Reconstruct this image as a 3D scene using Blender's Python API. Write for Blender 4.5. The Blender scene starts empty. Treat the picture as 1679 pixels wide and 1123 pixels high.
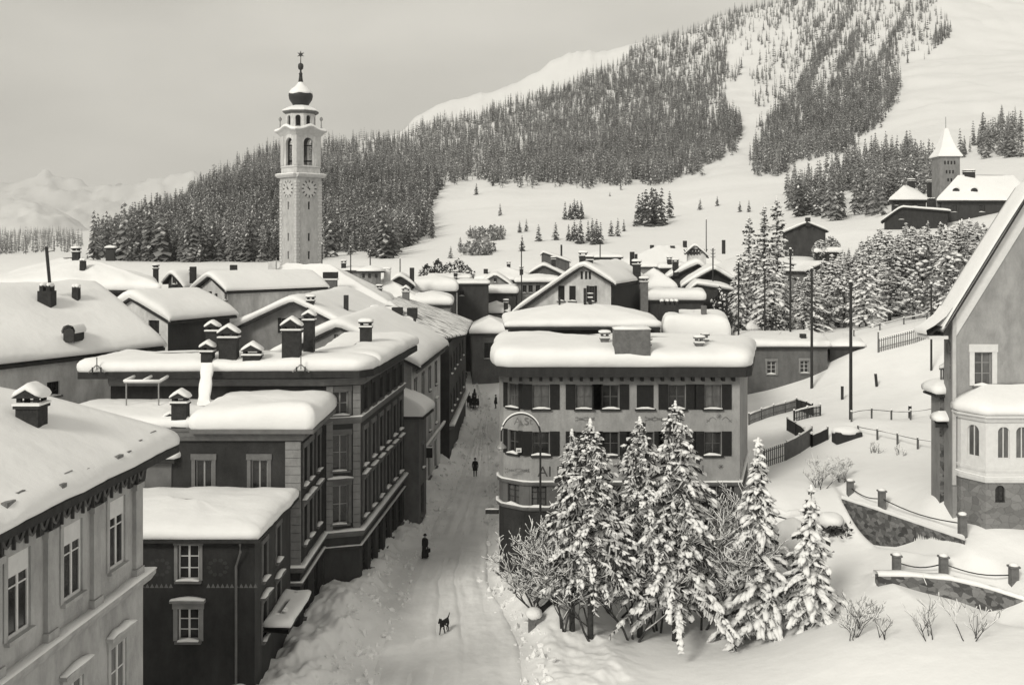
import bpy, math, random
import numpy as np
from mathutils import Vector, Matrix
R = math.radians
F, CX, HY, CZ = 1730.0, 839.5, 405.0, 21.5     # focal length, centre and horizon in photograph pixels; eye height above the street
SC = bpy.context.scene
COL = SC.collection
rnd = random.Random(7)
def PX(x, d): return (x - CX) * d / F
def PZ(y, d): return CZ - (y - HY) * d / F
# ---------------------------------------------------------------- noise
_perm = np.random.RandomState(3).permutation(4096)
_val = np.random.RandomState(5).rand(4096)
def vnoise(x, y):
    x = np.asarray(x, float); y = np.asarray(y, float)
    xi = np.floor(x).astype(np.int64); yi = np.floor(y).astype(np.int64)
    fx = x - xi; fy = y - yi
    fx = fx * fx * (3 - 2 * fx); fy = fy * fy * (3 - 2 * fy)
    def h(i, j): return _val[_perm[(i + _perm[j & 4095]) & 4095]]
    a = h(xi, yi); b = h(xi + 1, yi); c = h(xi, yi + 1); d = h(xi + 1, yi + 1)
    return (a * (1 - fx) + b * fx) * (1 - fy) + (c * (1 - fx) + d * fx) * fy - 0.5
def fbm(x, y, o=4):
    s = 0; a = 1.0
    for i in range(o):
        s = s + a * vnoise(np.asarray(x) * 2 ** i + 17.3 * i, np.asarray(y) * 2 ** i - 9.1 * i); a *= .5
    return s
# ---------------------------------------------------------------- materials
def mat(name, v, rough=.8, var=.12, scale=1.5, bump=.0, bscale=8, metal=0, spec=.3, streak=0):
    m = bpy.data.materials.new(name); m.use_nodes = True
    nt = m.node_tree; b = nt.nodes['Principled BSDF']
    b.inputs['Roughness'].default_value = rough; b.inputs['Metallic'].default_value = metal
    b.inputs['Specular IOR Level'].default_value = spec
    tc = nt.nodes.new('ShaderNodeTexCoord')
    n = nt.nodes.new('ShaderNodeTexNoise'); n.inputs['Scale'].default_value = scale; n.inputs['Detail'].default_value = 6
    n.inputs['Roughness'].default_value = .65
    if streak:
        mp = nt.nodes.new('ShaderNodeMapping'); mp.inputs['Scale'].default_value = (1, 1, streak)
        nt.links.new(tc.outputs['Object'], mp.inputs[0]); nt.links.new(mp.outputs[0], n.inputs['Vector'])
    else:
        nt.links.new(tc.outputs['Object'], n.inputs['Vector'])
    r = nt.nodes.new('ShaderNodeMapRange'); r.inputs[1].default_value = .3; r.inputs[2].default_value = .7
    r.inputs[3].default_value = v * (1 - var); r.inputs[4].default_value = v * (1 + var)
    nt.links.new(n.outputs[0], r.inputs[0]); last = r.outputs[0]
    if 'plaster' in name:    # damp streaks and patches of old render
        mp = nt.nodes.new('ShaderNodeMapping'); mp.inputs['Scale'].default_value = (.9, .9, .4); nt.links.new(tc.outputs['Object'], mp.inputs[0])
        n3 = nt.nodes.new('ShaderNodeTexNoise'); n3.inputs['Scale'].default_value = 1.5; n3.inputs['Detail'].default_value = 7; n3.inputs['Roughness'].default_value = .7; nt.links.new(mp.outputs[0], n3.inputs['Vector'])
        r3 = nt.nodes.new('ShaderNodeMapRange'); r3.inputs[1].default_value = .36; r3.inputs[2].default_value = .6; r3.inputs[3].default_value = .80; r3.inputs[4].default_value = 1.05; nt.links.new(n3.outputs[0], r3.inputs[0])
        m3 = nt.nodes.new('ShaderNodeMath'); m3.operation = 'MULTIPLY'; nt.links.new(last, m3.inputs[0]); nt.links.new(r3.outputs[0], m3.inputs[1]); last = m3.outputs[0]
    nt.links.new(last, b.inputs['Base Color'])
    if bump:
        n2 = nt.nodes.new('ShaderNodeTexNoise'); n2.inputs['Scale'].default_value = bscale; n2.inputs['Detail'].default_value = 5
        nt.links.new(tc.outputs['Object'], n2.inputs['Vector'])
        bp = nt.nodes.new('ShaderNodeBump'); bp.inputs['Strength'].default_value = bump; bp.inputs['Distance'].default_value = .1
        nt.links.new(n2.outputs[0], bp.inputs['Height']); nt.links.new(bp.outputs[0], b.inputs['Normal'])
    return m
M = dict(
    snow=mat('snow', .82, .7, .03, .4, .5, 1.3, spec=.2),
    snowfar=mat('snow_far', .80, .8, .03, .02, .0, spec=.1),
    packed=mat('packed_snow', .79, .75, .12, .35, .6, 1.4, spec=.2),
    treesnow=mat('tree_snow', .80, .8, .04, 3, .3, 14, spec=.1),
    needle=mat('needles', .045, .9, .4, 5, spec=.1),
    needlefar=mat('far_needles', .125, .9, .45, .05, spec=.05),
    frost=mat('frosted_boughs', .58, .9, .3, .05, spec=.05),
    larch=mat('larch_twigs', .235, .9, .35, .05, spec=.05),
    bark=mat('bark', .06, .9, .35, 5, .5, 12, spec=.1),
    light=mat('light_plaster', .55, .9, .2, .8, .25, 9, streak=.6),
    facade=mat('facade_plaster', .30, .9, .16, .5, .3, 7, streak=.6),
    tower=mat('tower_plaster', .40, .9, .14, .3, .3, 7, streak=.6),
    cream=mat('cream_plaster', .38, .9, .16, .9, .25, 9, streak=.6),
    grey=mat('grey_plaster', .125, .9, .2, .9, .25, 9, streak=.6),
    mid=mat('mid_plaster', .22, .9, .17, .9, .25, 9, streak=.6),
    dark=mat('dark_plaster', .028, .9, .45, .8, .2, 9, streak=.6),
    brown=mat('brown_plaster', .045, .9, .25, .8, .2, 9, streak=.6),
    trim=mat('stone_trim', .13, .85, .2, 2, .2, 14),
    trimlight=mat('light_trim', .45, .8, .12, 2, .1, 14),
    wood=mat('dark_wood', .026, .8, .35, 3, .2, 20, streak=.2),
    woodmid=mat('weathered_wood', .09, .85, .3, 3, .3, 20, streak=.2),
    white=mat('white_paint', .62, .6, .08, 3),
    frame=mat('window_paint', .26, .6, .1, 3),
    glass=mat('dark_glass', .02, .08, .5, 2.5, spec=.5),
    curtain=mat('curtained_glass', .10, .2, .5, 2.2, spec=.5, streak=.3),
    shutter=mat('dark_shutter', .012, .75, .3, 4),
    iron=mat('dark_iron', .035, .5, .3, 6, metal=.3),
    galv=mat('grey_metal', .30, .45, .15, 6, metal=.5),
    brick=mat('sooty_brick', .032, .95, .35, 4, .5, 12),
    chim=mat('rendered_chimney', .14, .95, .25, 3, .4, 12),
    tile=mat('bare_stone_slab', .16, .8, .5, 2.2, .4, 6, streak=.3),
    coat=mat('dark_cloth', .018, .9, .3, 8),
    skin=mat('skin', .38, .6, .05, 8),
    dogfur=mat('dark_fur', .015, .9, .3, 20),
    ink=mat('faded_paint', .17, .9, .35, 3),
    inkdark=mat('dark_paint', .06, .9, .35, 3),
    sky=None)
def stone_mat(name, lo, hi, sc):
    m = mat(name, .3, .95, .2, 2, .6, 7); nt = m.node_tree; b = nt.nodes['Principled BSDF']
    tc = nt.nodes.new('ShaderNodeTexCoord'); v = nt.nodes.new('ShaderNodeTexVoronoi'); v.inputs['Scale'].default_value = sc
    v2 = nt.nodes.new('ShaderNodeTexVoronoi'); v2.feature = 'DISTANCE_TO_EDGE'; v2.inputs['Scale'].default_value = sc
    n1 = nt.nodes.new('ShaderNodeTexNoise'); n1.inputs['Scale'].default_value = 2.5; n1.inputs['Detail'].default_value = 4; nt.links.new(tc.outputs['Object'], n1.inputs['Vector'])
    va = nt.nodes.new('ShaderNodeVectorMath'); va.operation = 'SCALE'; va.inputs[3].default_value = .22; nt.links.new(n1.outputs['Color'], va.inputs[0])
    vb = nt.nodes.new('ShaderNodeVectorMath'); vb.operation = 'ADD'; nt.links.new(tc.outputs['Object'], vb.inputs[0]); nt.links.new(va.outputs[0], vb.inputs[1])
    mp = nt.nodes.new('ShaderNodeMapping'); mp.inputs['Scale'].default_value = (1, 1, 1.7); nt.links.new(vb.outputs[0], mp.inputs[0])
    nt.links.new(mp.outputs[0], v.inputs['Vector']); nt.links.new(mp.outputs[0], v2.inputs['Vector'])
    r = nt.nodes.new('ShaderNodeMapRange'); r.inputs[3].default_value = lo; r.inputs[4].default_value = hi
    sx = nt.nodes.new('ShaderNodeSeparateColor'); nt.links.new(v.outputs['Color'], sx.inputs[0]); nt.links.new(sx.outputs[0], r.inputs[0])
    e = nt.nodes.new('ShaderNodeMapRange'); e.inputs[2].default_value = .05; e.inputs[3].default_value = .7; e.inputs[4].default_value = 1
    nt.links.new(v2.outputs[0], e.inputs[0])
    mu = nt.nodes.new('ShaderNodeMath'); mu.operation = 'MULTIPLY'
    nt.links.new(r.outputs[0], mu.inputs[0]); nt.links.new(e.outputs[0], mu.inputs[1]); nt.links.new(mu.outputs[0], b.inputs['Base Color'])
    return m
M['stone'] = stone_mat('rubble_stone', .05, .22, 2.6)
M['stonefine'] = stone_mat('fine_stone', .14, .22, 1.8)
def thin_snow_mat():
    m = mat('thin_snow_on_slabs', .8, .8, .05, 1); nt = m.node_tree; b = nt.nodes['Principled BSDF']
    tc = nt.nodes.new('ShaderNodeTexCoord'); mp = nt.nodes.new('ShaderNodeMapping'); mp.inputs['Scale'].default_value = (.35, 2.2, 1)
    mp.inputs['Rotation'].default_value = (0, 0, R(20))
    n = nt.nodes.new('ShaderNodeTexNoise'); n.inputs['Scale'].default_value = 1.6; n.inputs['Detail'].default_value = 7
    nt.links.new(tc.outputs['Object'], mp.inputs[0]); nt.links.new(mp.outputs[0], n.inputs['Vector'])
    r = nt.nodes.new('ShaderNodeMapRange'); r.inputs[1].default_value = .38; r.inputs[2].default_value = .50
    r.inputs[3].default_value = .12; r.inputs[4].default_value = .78
    nt.links.new(n.outputs[0], r.inputs[0]); nt.links.new(r.outputs[0], b.inputs['Base Color'])
    return m
M['thin'] = thin_snow_mat()
# ---------------------------------------------------------------- mesh builder
def wloc(o):
    v = Vector((0, 0, 0))
    while o is not None: v += o.location; o = o.parent
    return v
class MB:
    def __init__(s): s.v = []; s.f = []; s.m = []; s.mats = []
    def mi(s, m):
        if m not in s.mats: s.mats.append(m)
        return s.mats.index(m)
    def face(s, pts, m=None):
        i = len(s.v); s.v.extend([tuple(p) for p in pts]); s.f.append(tuple(range(i, i + len(pts)))); s.m.append(s.mi(m) if m else 0)
    def box(s, a, b, m=None, rz=0, c=None):
        x0, y0, z0 = a; x1, y1, z1 = b
        P = [(x0, y0, z0), (x1, y0, z0), (x1, y1, z0), (x0, y1, z0), (x0, y0, z1), (x1, y0, z1), (x1, y1, z1), (x0, y1, z1)]
        if rz:
            cx, cy = c if c else ((x0 + x1) / 2, (y0 + y1) / 2); co, si = math.cos(rz), math.sin(rz)
            P = [(cx + (x - cx) * co - (y - cy) * si, cy + (x - cx) * si + (y - cy) * co, z) for x, y, z in P]
        i = len(s.v); s.v.extend(P); k = s.mi(m) if m else 0
        for q in ((0, 3, 2, 1), (4, 5, 6, 7), (0, 1, 5, 4), (1, 2, 6, 5), (2, 3, 7, 6), (3, 0, 4, 7)):
            s.f.append(tuple(i + j for j in q)); s.m.append(k)
    def obox(s, o, du, dn, u0, u1, n0, n1, z0, z1, m=None):
        """box in a facade frame: o 2D origin, du along the wall, dn outward"""
        P = []
        for z in (z0, z1):
            for u, n in ((u0, n0), (u1, n0), (u1, n1), (u0, n1)):
                P.append((o[0] + du[0] * u + dn[0] * n, o[1] + du[1] * u + dn[1] * n, z))
        i = len(s.v); s.v.extend(P); k = s.mi(m) if m else 0
        for q in ((0, 1, 2, 3), (4, 7, 6, 5), (0, 4, 5, 1), (1, 5, 6, 2), (2, 6, 7, 3), (3, 7, 4, 0)):
            s.f.append(tuple(i + j for j in q)); s.m.append(k)
    def tube(s, pts, rad, n=6, m=None, cap=True):
        pts = [Vector(p) for p in pts]; k = s.mi(m) if m else 0
        if not isinstance(rad, (list, tuple)): rad = [rad] * len(pts)
        rings = []
        for i, p in enumerate(pts):
            t = (pts[min(i + 1, len(pts) - 1)] - pts[max(i - 1, 0)]).normalized()
            a = t.cross(Vector((0, 0, 1))) if abs(t.z) < .95 else t.cross(Vector((1, 0, 0)))
            a.normalize(); b = t.cross(a)
            i0 = len(s.v); rings.append(i0)
            for j in range(n):
                q = 2 * math.pi * j / n
                s.v.append(tuple(p + (a * math.cos(q) + b * math.sin(q)) * rad[i]))
        for r0, r1 in zip(rings, rings[1:]):
            for j in range(n):
                s.f.append((r0 + j, r0 + (j + 1) % n, r1 + (j + 1) % n, r1 + j)); s.m.append(k)
        if cap:
            s.f.append(tuple(rings[0] + j for j in reversed(range(n)))); s.m.append(k)
            s.f.append(tuple(rings[-1] + j for j in range(n))); s.m.append(k)
    def lathe(s, prof, c, n=12, m=None, ph=0):
        k = s.mi(m) if m else 0; rings = []
        for r, z in prof:
            i0 = len(s.v); rings.append(i0)
            for j in range(n):
                q = 2 * math.pi * j / n + ph
                s.v.append((c[0] + r * math.cos(q), c[1] + r * math.sin(q), c[2] + z))
        for r0, r1 in zip(rings, rings[1:]):
            for j in range(n):
                s.f.append((r0 + j, r0 + (j + 1) % n, r1 + (j + 1) % n, r1 + j)); s.m.append(k)
        s.f.append(tuple(rings[0] + j for j in reversed(range(n)))); s.m.append(k)
        s.f.append(tuple(rings[-1] + j for j in range(n))); s.m.append(k)
    def grid(s, rows, m=None, closed=False):
        k = s.mi(m) if m else 0; i0 = len(s.v); nc = len(rows[0])
        for r in rows: s.v.extend([tuple(p) for p in r])
        for i in range(len(rows) - 1):
            for j in range(nc if closed else nc - 1):
                a = i0 + i * nc + j; b = i0 + i * nc + (j + 1) % nc
                s.f.append((a, b, b + nc, a + nc)); s.m.append(k)
    def build(s, name, m=None, parent=None, smooth=False, loc=None):
        me = bpy.data.meshes.new(name)
        w = wloc(parent) if parent is not None else (Vector(loc) if loc else Vector((0, 0, 0)))
        me.from_pydata([(x - w[0], y - w[1], z - w[2]) for x, y, z in s.v], [], s.f)
        if s.mats:
            for q in s.mats: me.materials.append(M[q] if isinstance(q, str) else q)
            me.polygons.foreach_set('material_index', s.m)
        elif m: me.materials.append(M[m] if isinstance(m, str) else m)
        if smooth: me.polygons.foreach_set('use_smooth', [True] * len(me.polygons))
        me.update()
        o = bpy.data.objects.new(name, me); COL.objects.link(o)
        if parent is not None: o.parent = parent
        else: o.location = w
        return o
def np_mesh(name, V, Fq, mats, midx=None, smooth=False):
    """V (n,3), Fq (m,k) with the same k everywhere"""
    me = bpy.data.meshes.new(name); k = Fq.shape[1]
    me.vertices.add(len(V)); me.vertices.foreach_set('co', V.astype(np.float32).ravel())
    me.loops.add(Fq.size); me.loops.foreach_set('vertex_index', Fq.astype(np.int32).ravel())
    me.polygons.add(len(Fq)); me.polygons.foreach_set('loop_start', np.arange(0, Fq.size, k, dtype=np.int32))
    me.polygons.foreach_set('loop_total', np.full(len(Fq), k, np.int32))
    for q in mats: me.materials.append(M[q])
    if midx is not None: me.polygons.foreach_set('material_index', midx.astype(np.int32))
    if smooth: me.polygons.foreach_set('use_smooth', np.ones(len(Fq), bool))
    me.update(calc_edges=True); me.validate()
    return me
def tag(o, label=None, cat=None, group=None, kind=None):
    if label: o['label'] = label
    if cat: o['category'] = cat
    if group: o['group'] = group
    if kind: o['kind'] = kind
    return o
def empty(name, loc, label, cat, group=None):
    o = bpy.data.objects.new(name, None); COL.objects.link(o); o.location = loc; o.empty_display_size = .3
    return tag(o, label, cat, group)
def link_mesh(name, me, parent=None, loc=(0, 0, 0), rz=0, sc=1):
    o = bpy.data.objects.new(name, me); COL.objects.link(o); o.parent = parent
    o.location = loc; o.rotation_euler = (0, 0, rz); o.scale = (sc, sc, sc) if not isinstance(sc, tuple) else sc
    return o
def copy_tree(o, parent=None):
    c = o.copy(); COL.objects.link(c); c.parent = parent
    for ch in list(o.children): copy_tree(ch, c)
    return c
# ---------------------------------------------------------------- camera, sky, sun
cam = bpy.data.cameras.new('camera'); co = bpy.data.objects.new('camera', cam); COL.objects.link(co)
co.location = (0, 0, CZ); co.rotation_euler = (R(90), 0, 0)
cam.sensor_width = 36; cam.lens = 36 * F / 1679; cam.shift_y = (HY - 561.5) / 1679; cam.clip_end = 30000; cam.clip_start = .5
SC.camera = co
SUN_EL, SUN_AZ = 34, 212          # azimuth clockwise from +Y: behind the camera and to the left
TINT = (1.0, .965, .87)
w = bpy.data.worlds.new('World'); SC.world = w; w.use_nodes = True
nt = w.node_tree; bg = nt.nodes['Background']
sk = nt.nodes.new('ShaderNodeTexSky'); sk.sky_type = 'NISHITA'; sk.sun_disc = False
sk.sun_elevation = R(SUN_EL); sk.sun_rotation = R(SUN_AZ); sk.dust_density = 3; sk.air_density = 1.2; sk.altitude = 1700
bw = nt.nodes.new('ShaderNodeRGBToBW'); nt.links.new(sk.outputs[0], bw.inputs[0])
tc = nt.nodes.new('ShaderNodeTexCoord'); mp = nt.nodes.new('ShaderNodeMapping'); mp.inputs['Scale'].default_value = (1, 1, 3.2)
nz = nt.nodes.new('ShaderNodeTexNoise'); nz.inputs['Scale'].default_value = 2.2; nz.inputs['Detail'].default_value = 5; nz.inputs['Roughness'].default_value = .5
nt.links.new(tc.outputs['Generated'], mp.inputs[0]); nt.links.new(mp.outputs[0], nz.inputs['Vector'])
mr = nt.nodes.new('ShaderNodeMapRange'); mr.inputs[1].default_value = .3; mr.inputs[2].default_value = .7
mr.inputs[3].default_value = 1.75; mr.inputs[4].default_value = 2.7; nt.links.new(nz.outputs[0], mr.inputs[0])
SKYC = nt.nodes.new('ShaderNodeMath'); SKYC.operation = 'POWER'; SKYC.inputs[1].default_value = .3   # a veil of high cloud evens the sky out
nt.links.new(bw.outputs[0], SKYC.inputs[0])
mu = nt.nodes.new('ShaderNodeMath'); mu.operation = 'MULTIPLY'; nt.links.new(SKYC.outputs[0], mu.inputs[0]); nt.links.new(mr.outputs[0], mu.inputs[1])
cm = nt.nodes.new('ShaderNodeMix'); cm.data_type = 'RGBA'; cm.blend_type = 'MULTIPLY'; cm.inputs[0].default_value = 1
nt.links.new(mu.outputs[0], cm.inputs[6]); cm.inputs[7].default_value = (*TINT, 1)
nt.links.new(cm.outputs[2], bg.inputs[0]); bg.inputs[1].default_value = .15
sl = bpy.data.lights.new('sun', 'SUN'); so = bpy.data.objects.new('sun', sl); COL.objects.link(so)
sl.energy = 1.5; sl.angle = R(14); sl.color = TINT
az = R(SUN_AZ); el = R(SUN_EL)
sd = Vector((math.sin(az) * math.cos(el), math.cos(az) * math.cos(el), math.sin(el)))
so.rotation_euler = sd.to_track_quat('Z', 'Y').to_euler()
so.location = (0, 0, 100)
SC.view_settings.view_transform = 'Standard'; SC.view_settings.look = 'None'; SC.view_settings.exposure = .58; SC.view_settings.gamma = 1
SC.render.engine = 'CYCLES'
SC.cycles.use_denoising = True; SC.cycles.max_bounces = 5; SC.cycles.diffuse_bounces = 4; SC.cycles.volume_bounces = 0
# ================================================================ TERRAIN
CT = []
for Y in (5, 25, 45, 60, 75, 90, 110, 130):
    for X in (-70, -40, -20, -8, -2): CT.append((X, Y, 0 if (X > -30 or Y < 90) else (Y - 85) * .16))
def cp(x, y, d): CT.append((PX(x, d), d, PZ(y, d)))
for t in ((900, 1050, 57.7), (1050, 1045, 58), (1240, 1046, 57.5), (1150, 950, 64), (1400, 1050, 50), (1550, 1052, 48), (1340, 1000, 57), (1335, 915, 62.5),
          (1440, 895, 63), (1580, 892, 56.6), (1385, 800, 69), (1575, 866, 59.0), (1500, 925, 58), (1470, 952, 56), (1600, 985, 53),
          (1640, 960, 53), (1600, 850, 58.6), (1640, 856, 58.4), (1679, 862, 58.2), (1625, 908, 55.6), (1660, 916, 55.6), (1600, 842, 60), (1640, 848, 60), (1540, 800, 62), (1420, 760, 74), (1395, 690, 85), (1500, 690, 88), (1520, 600, 105), (1500, 560, 112), (1410, 584, 113),
          (1232, 652, 112), (1330, 622, 113), (1260, 768, 78), (1340, 725, 84), (1300, 700, 90), (1300, 545, 138), (1450, 525, 138), (1600, 500, 138),
          (1200, 560, 130), (1430, 450, 185), (1580, 400, 185), (1330, 422, 188), (1235, 800, 69), (1480, 388, 212), (1590, 376, 212)): cp(*t)
CT += [(-45, 110, 5), (-60, 160, 9), (-40, 160, 7), (-20, 160, 4.5), (-3, 150, 2.0), (3, 165, 4), (20, 160, 8), (-90, 220, 14), (-60, 220, 14), (-38, 192, 9), (-20, 220, 11), (10, 220, 12.5),
       (40, 220, 18), (70, 225, 25), (110, 215, 30), (20, 20, 3), (40, 20, 6), (50, 50, 8.5), (30, 45, 5.5), (8, 20, 0), (12, 40, 0.2), (8, 62, 0), (8, 80, 2.5), (14, 72, 4.3), (60, 110, 16), (70, 150, 18), (-120, 60, 0), (-120, 140, 9),
       (60, 60, 9), (8, 110, 2.5), (16, 100, 5)]
for x, y in ((60, 427), (230, 429), (450, 431), (600, 428), (720, 426), (850, 425), (960, 424), (1080, 420), (1220, 413), (1400, 393), (1550, 352), (1700, 325)): cp(x, y, 262)
CT = np.array(CT)
def _phi(r2): return np.where(r2 > 1e-9, r2 * np.log(r2 + 1e-12), 0)
_n = len(CT); _A = np.zeros((_n + 3, _n + 3)); _x = CT[:, 0] / 50; _y = CT[:, 1] / 50
_A[:_n, :_n] = _phi((_x[:, None] - _x) ** 2 + (_y[:, None] - _y) ** 2) + np.eye(_n) * .002
_P = np.stack([np.ones(_n), _x, _y], 1); _A[:_n, _n:] = _P; _A[_n:, :_n] = _P.T
_w = np.linalg.solve(_A, np.concatenate([CT[:, 2], np.zeros(3)]))
def tps(X, Y):
    X = np.asarray(X, float) / 50; Y = np.asarray(Y, float) / 50; sh = X.shape; X = X.ravel(); Y = Y.ravel(); out = np.empty(len(X))
    for a in range(0, len(X), 60000):
        x = X[a:a + 60000]; y = Y[a:a + 60000]
        k = _phi((x[:, None] - _x) ** 2 + (y[:, None] - _y) ** 2)
        out[a:a + 60000] = k @ _w[:_n] + _w[_n] + _w[_n + 1] * x + _w[_n + 2] * y
    return out.reshape(sh)
# the street: centre line and half width (world metres)
ST_Y = np.array([20, 57, 68, 82, 99, 118, 132, 150, 175]); ST_L = np.array([-11.0, -9.6, -9.2, -8.4, -7.0, -6.4, -5.9, -7.0, -8.5]); ST_R = np.array([3.5, 1.6, -.6, -.9, -1.2, -2.0, -2.3, -4.3, -5.8])
def sstep(t): t = np.clip(t, 0, 1); return t * t * (3 - 2 * t)
WALLS = []
for pts in ([(1376, 68, 817, 856), (1395, 67.2, 823, 868), (1430, 65.2, 834, 893), (1500, 61.5, 858, 900), (1582, 57.0, 886, 895), (1590, 56.6, 888, 893)], [(1432, 56.7, 944, 946), (1460, 56.2, 944, 954), (1500, 55.5, 946, 966), (1560, 54.5, 952, 980), (1620, 53.2, 966, 1000), (1690, 52, 988, 1022)]):
    WALLS.append((np.array([PX(q[0], q[1]) for q in pts]), np.array([q[1] for q in pts]), np.array([PZ(q[3], q[1]) for q in pts]), np.array([PZ(q[2], q[1]) for q in pts])))
def near_z(X, Y):
    X = np.asarray(X, float); Y = np.asarray(Y, float)
    z = tps(X, Y)
    L = np.interp(Y, ST_Y, ST_L); Rr = np.interp(Y, ST_Y, ST_R)
    ins = sstep((X - L + 6) / 3) * sstep((Rr + 4 - X) / 3) * sstep((172 - Y) / 10)
    z = z * (1 - .75 * ins * sstep((130 - Y) / 20))
    lump = fbm(X * .55, Y * .35, 4); lump2 = fbm(X * 1.3 + 40, Y * 1.1, 3)
    left = sstep((L + 1.9 + lump * 1.3 - X) / 2.4) * (.75 + lump * .7 + lump2 * .35)
    right = sstep((X - (Rr - 1.1 + lump * .8)) / 1.2) * (.35 + lump * .35 + lump2 * .2) * sstep((X - Rr + 3))
    on = sstep((Y - 30) / 15) * sstep((150 - Y) / 12)
    z = z + on * sstep((L + 6 - X + 20) / 6) * left * sstep((X - L + 5) / 2) + on * right * sstep((Rr + 5.5 - X) / 2.5)
    # ploughed heap at the street corner bottom left and the mound in front of the white house corner
    z = z + 1.3 * np.exp(-(((X + 9.2) / 1.8) ** 2 + ((Y - 60.5) / 2.6) ** 2)) + 1.5 * np.exp(-(((X - 2.1) / 2.0) ** 2 + ((Y - 63.6) / 2.2) ** 2))
    z = z + .9 * np.exp(-(((X - 2.6) / 1.0) ** 2 + ((Y - 59.3) / 1.6) ** 2))
    for WX, WY, WD, WT in WALLS:   # cut the ground away in front of the retaining walls
        s_ = np.interp(X, WX, WY) - Y; zt_ = np.interp(X, WX, WD, left=0, right=0); k_ = np.maximum(0, z - zt_) * (zt_ > 0) * np.clip((X - WX[0]) / .6, 0, 1) * np.clip((WX[-1] - X) / 1.6, 0, 1)
        z = z - k_ * sstep((s_ + .45) / .25) * (1 - sstep((s_ - 1.5) / 4))
        zu_ = np.interp(X, WX, WT); z = z + (zu_ - z) * (zt_ > 0) * sstep((-s_ - .22) / .25) * (1 - sstep((-s_ - .8) / 2.5)) * np.clip((X - WX[0]) / .6, 0, 1) * np.clip((WX[-1] - X) / .6, 0, 1)
    z = z + .10 * fbm(X * .25, Y * .25, 4) * (1 - .6 * ins) + .35 * fbm(X * .06 + 5, Y * .06, 2) * sstep((X - 14) / 6)
    return z
FX = np.array([-700, 60, 150, 230, 345, 450, 600, 720, 850, 960, 1080, 1220, 1400, 1550, 1700, 2500])
FT = [  # per column: (distance, photograph row of the ground there)
 [(262, 427), (400, 420), (700, 412), (1100, 398), (1700, 390), (3000, 400), (6000, 402)],
 [(262, 427), (400, 421), (700, 414), (1100, 400), (1700, 382), (3000, 396), (6000, 400)],
 [(262, 428), (400, 420), (700, 410), (1100, 395), (1700, 378), (3000, 396), (6000, 400)],
 [(262, 429), (420, 416), (520, 388), (620, 356), (760, 392), (1100, 388), (1700, 376), (3000, 396), (6000, 400)],
 [(262, 430), (420, 421), (520, 385), (700, 312), (850, 312), (1100, 308), (1500, 330), (3000, 380), (6000, 400)],
 [(262, 431), (420, 425), (600, 350), (750, 296), (950, 280), (1300, 256), (1700, 300), (3000, 370), (6000, 400)],
 [(262, 428), (420, 410), (600, 345), (780, 292), (1000, 274), (1400, 238), (1800, 290), (3000, 350), (6000, 400)],
 [(262, 426), (420, 395), (600, 336), (830, 296), (1050, 266), (1450, 205), (1900, 250), (3000, 330), (6000, 400)],
 [(262, 425), (420, 378), (620, 325), (830, 300), (1100, 246), (1500, 170), (2000, 220), (3000, 300), (6000, 400)],
 [(262, 424), (420, 375), (620, 325), (830, 300), (1150, 214), (1550, 125), (2100, 170), (3000, 280), (6000, 400)],
 [(262, 420), (420, 375), (620, 328), (830, 300), (1200, 200), (1700, 66), (2200, 110), (3000, 250), (6000, 400)],
 [(262, 413), (400, 365), (600, 312), (850, 268), (1250, 165), (1800, 15), (2300, 50), (3200, 200), (6000, 400)],
 [(262, 393), (400, 345), (600, 287), (850, 232), (1250, 125), (1900, -40), (2400, 0), (3200, 150), (6000, 400)],
 [(262, 352), (400, 306), (600, 256), (850, 205), (1250, 105), (1900, -70), (2400, -30), (3200, 150), (6000, 400)],
 [(262, 325), (400, 281), (600, 236), (850, 190), (1250, 90), (1900, -90), (2400, -50), (3200, 150), (6000, 400)],
 [(262, 300), (400, 260), (600, 216), (850, 175), (1250, 80), (1900, -100), (2400, -60), (3200, 150), (6000, 400)]]
_LD = np.linspace(math.log(262), math.log(6000), 160)
_FTAB = np.array([np.interp(_LD, [math.log(d) for d, y in c], [y for d, y in c]) for c in FT])
for _ in range(2):
    _q = _FTAB.copy(); _q[:, 1:-1] = (_FTAB[:, :-2] + 2 * _FTAB[:, 1:-1] + _FTAB[:, 2:]) / 4; _FTAB = _q
_FINEX = np.linspace(-700, 2500, 1601); _ft = np.empty((1601, 160))
_wx = np.interp(_FINEX, FX, np.arange(len(FX))); _wi = np.clip(_wx.astype(int), 0, len(FX) - 2); _wt = _wx - _wi; _wt = .5 * _wt + .5 * _wt * _wt * (3 - 2 * _wt)
_ft = _FTAB[_wi] * (1 - _wt[:, None]) + _FTAB[_wi + 1] * _wt[:, None]
def far_z(X, Y):
    px = np.clip(CX + X / Y * F, -700, 2499.9); ld = np.clip(np.log(Y), _LD[0], _LD[-1] - 1e-6)
    a = (px + 700) / 2; ai = np.clip(a.astype(int), 0, 1599); at = a - ai
    b = (ld - _LD[0]) / (_LD[1] - _LD[0]); bi = np.clip(b.astype(int), 0, 158); bt = b - bi
    y = (_ft[ai, bi] * (1 - bt) + _ft[ai, bi + 1] * bt) * (1 - at) + (_ft[ai + 1, bi] * (1 - bt) + _ft[ai + 1, bi + 1] * bt) * at
    z = CZ - (y - HY) * Y / F
    amp = np.clip((Y - 300) / 900, 0, 1)
    hill = np.clip((px - 150) / 200, 0, 1)
    return z + amp * hill * (26 * fbm(X / 220, Y / 220, 5) + 9 * np.abs(fbm(X / 60 + 3, Y / 90, 3))) + .8 * fbm(X / 30, Y / 30, 3)
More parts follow.
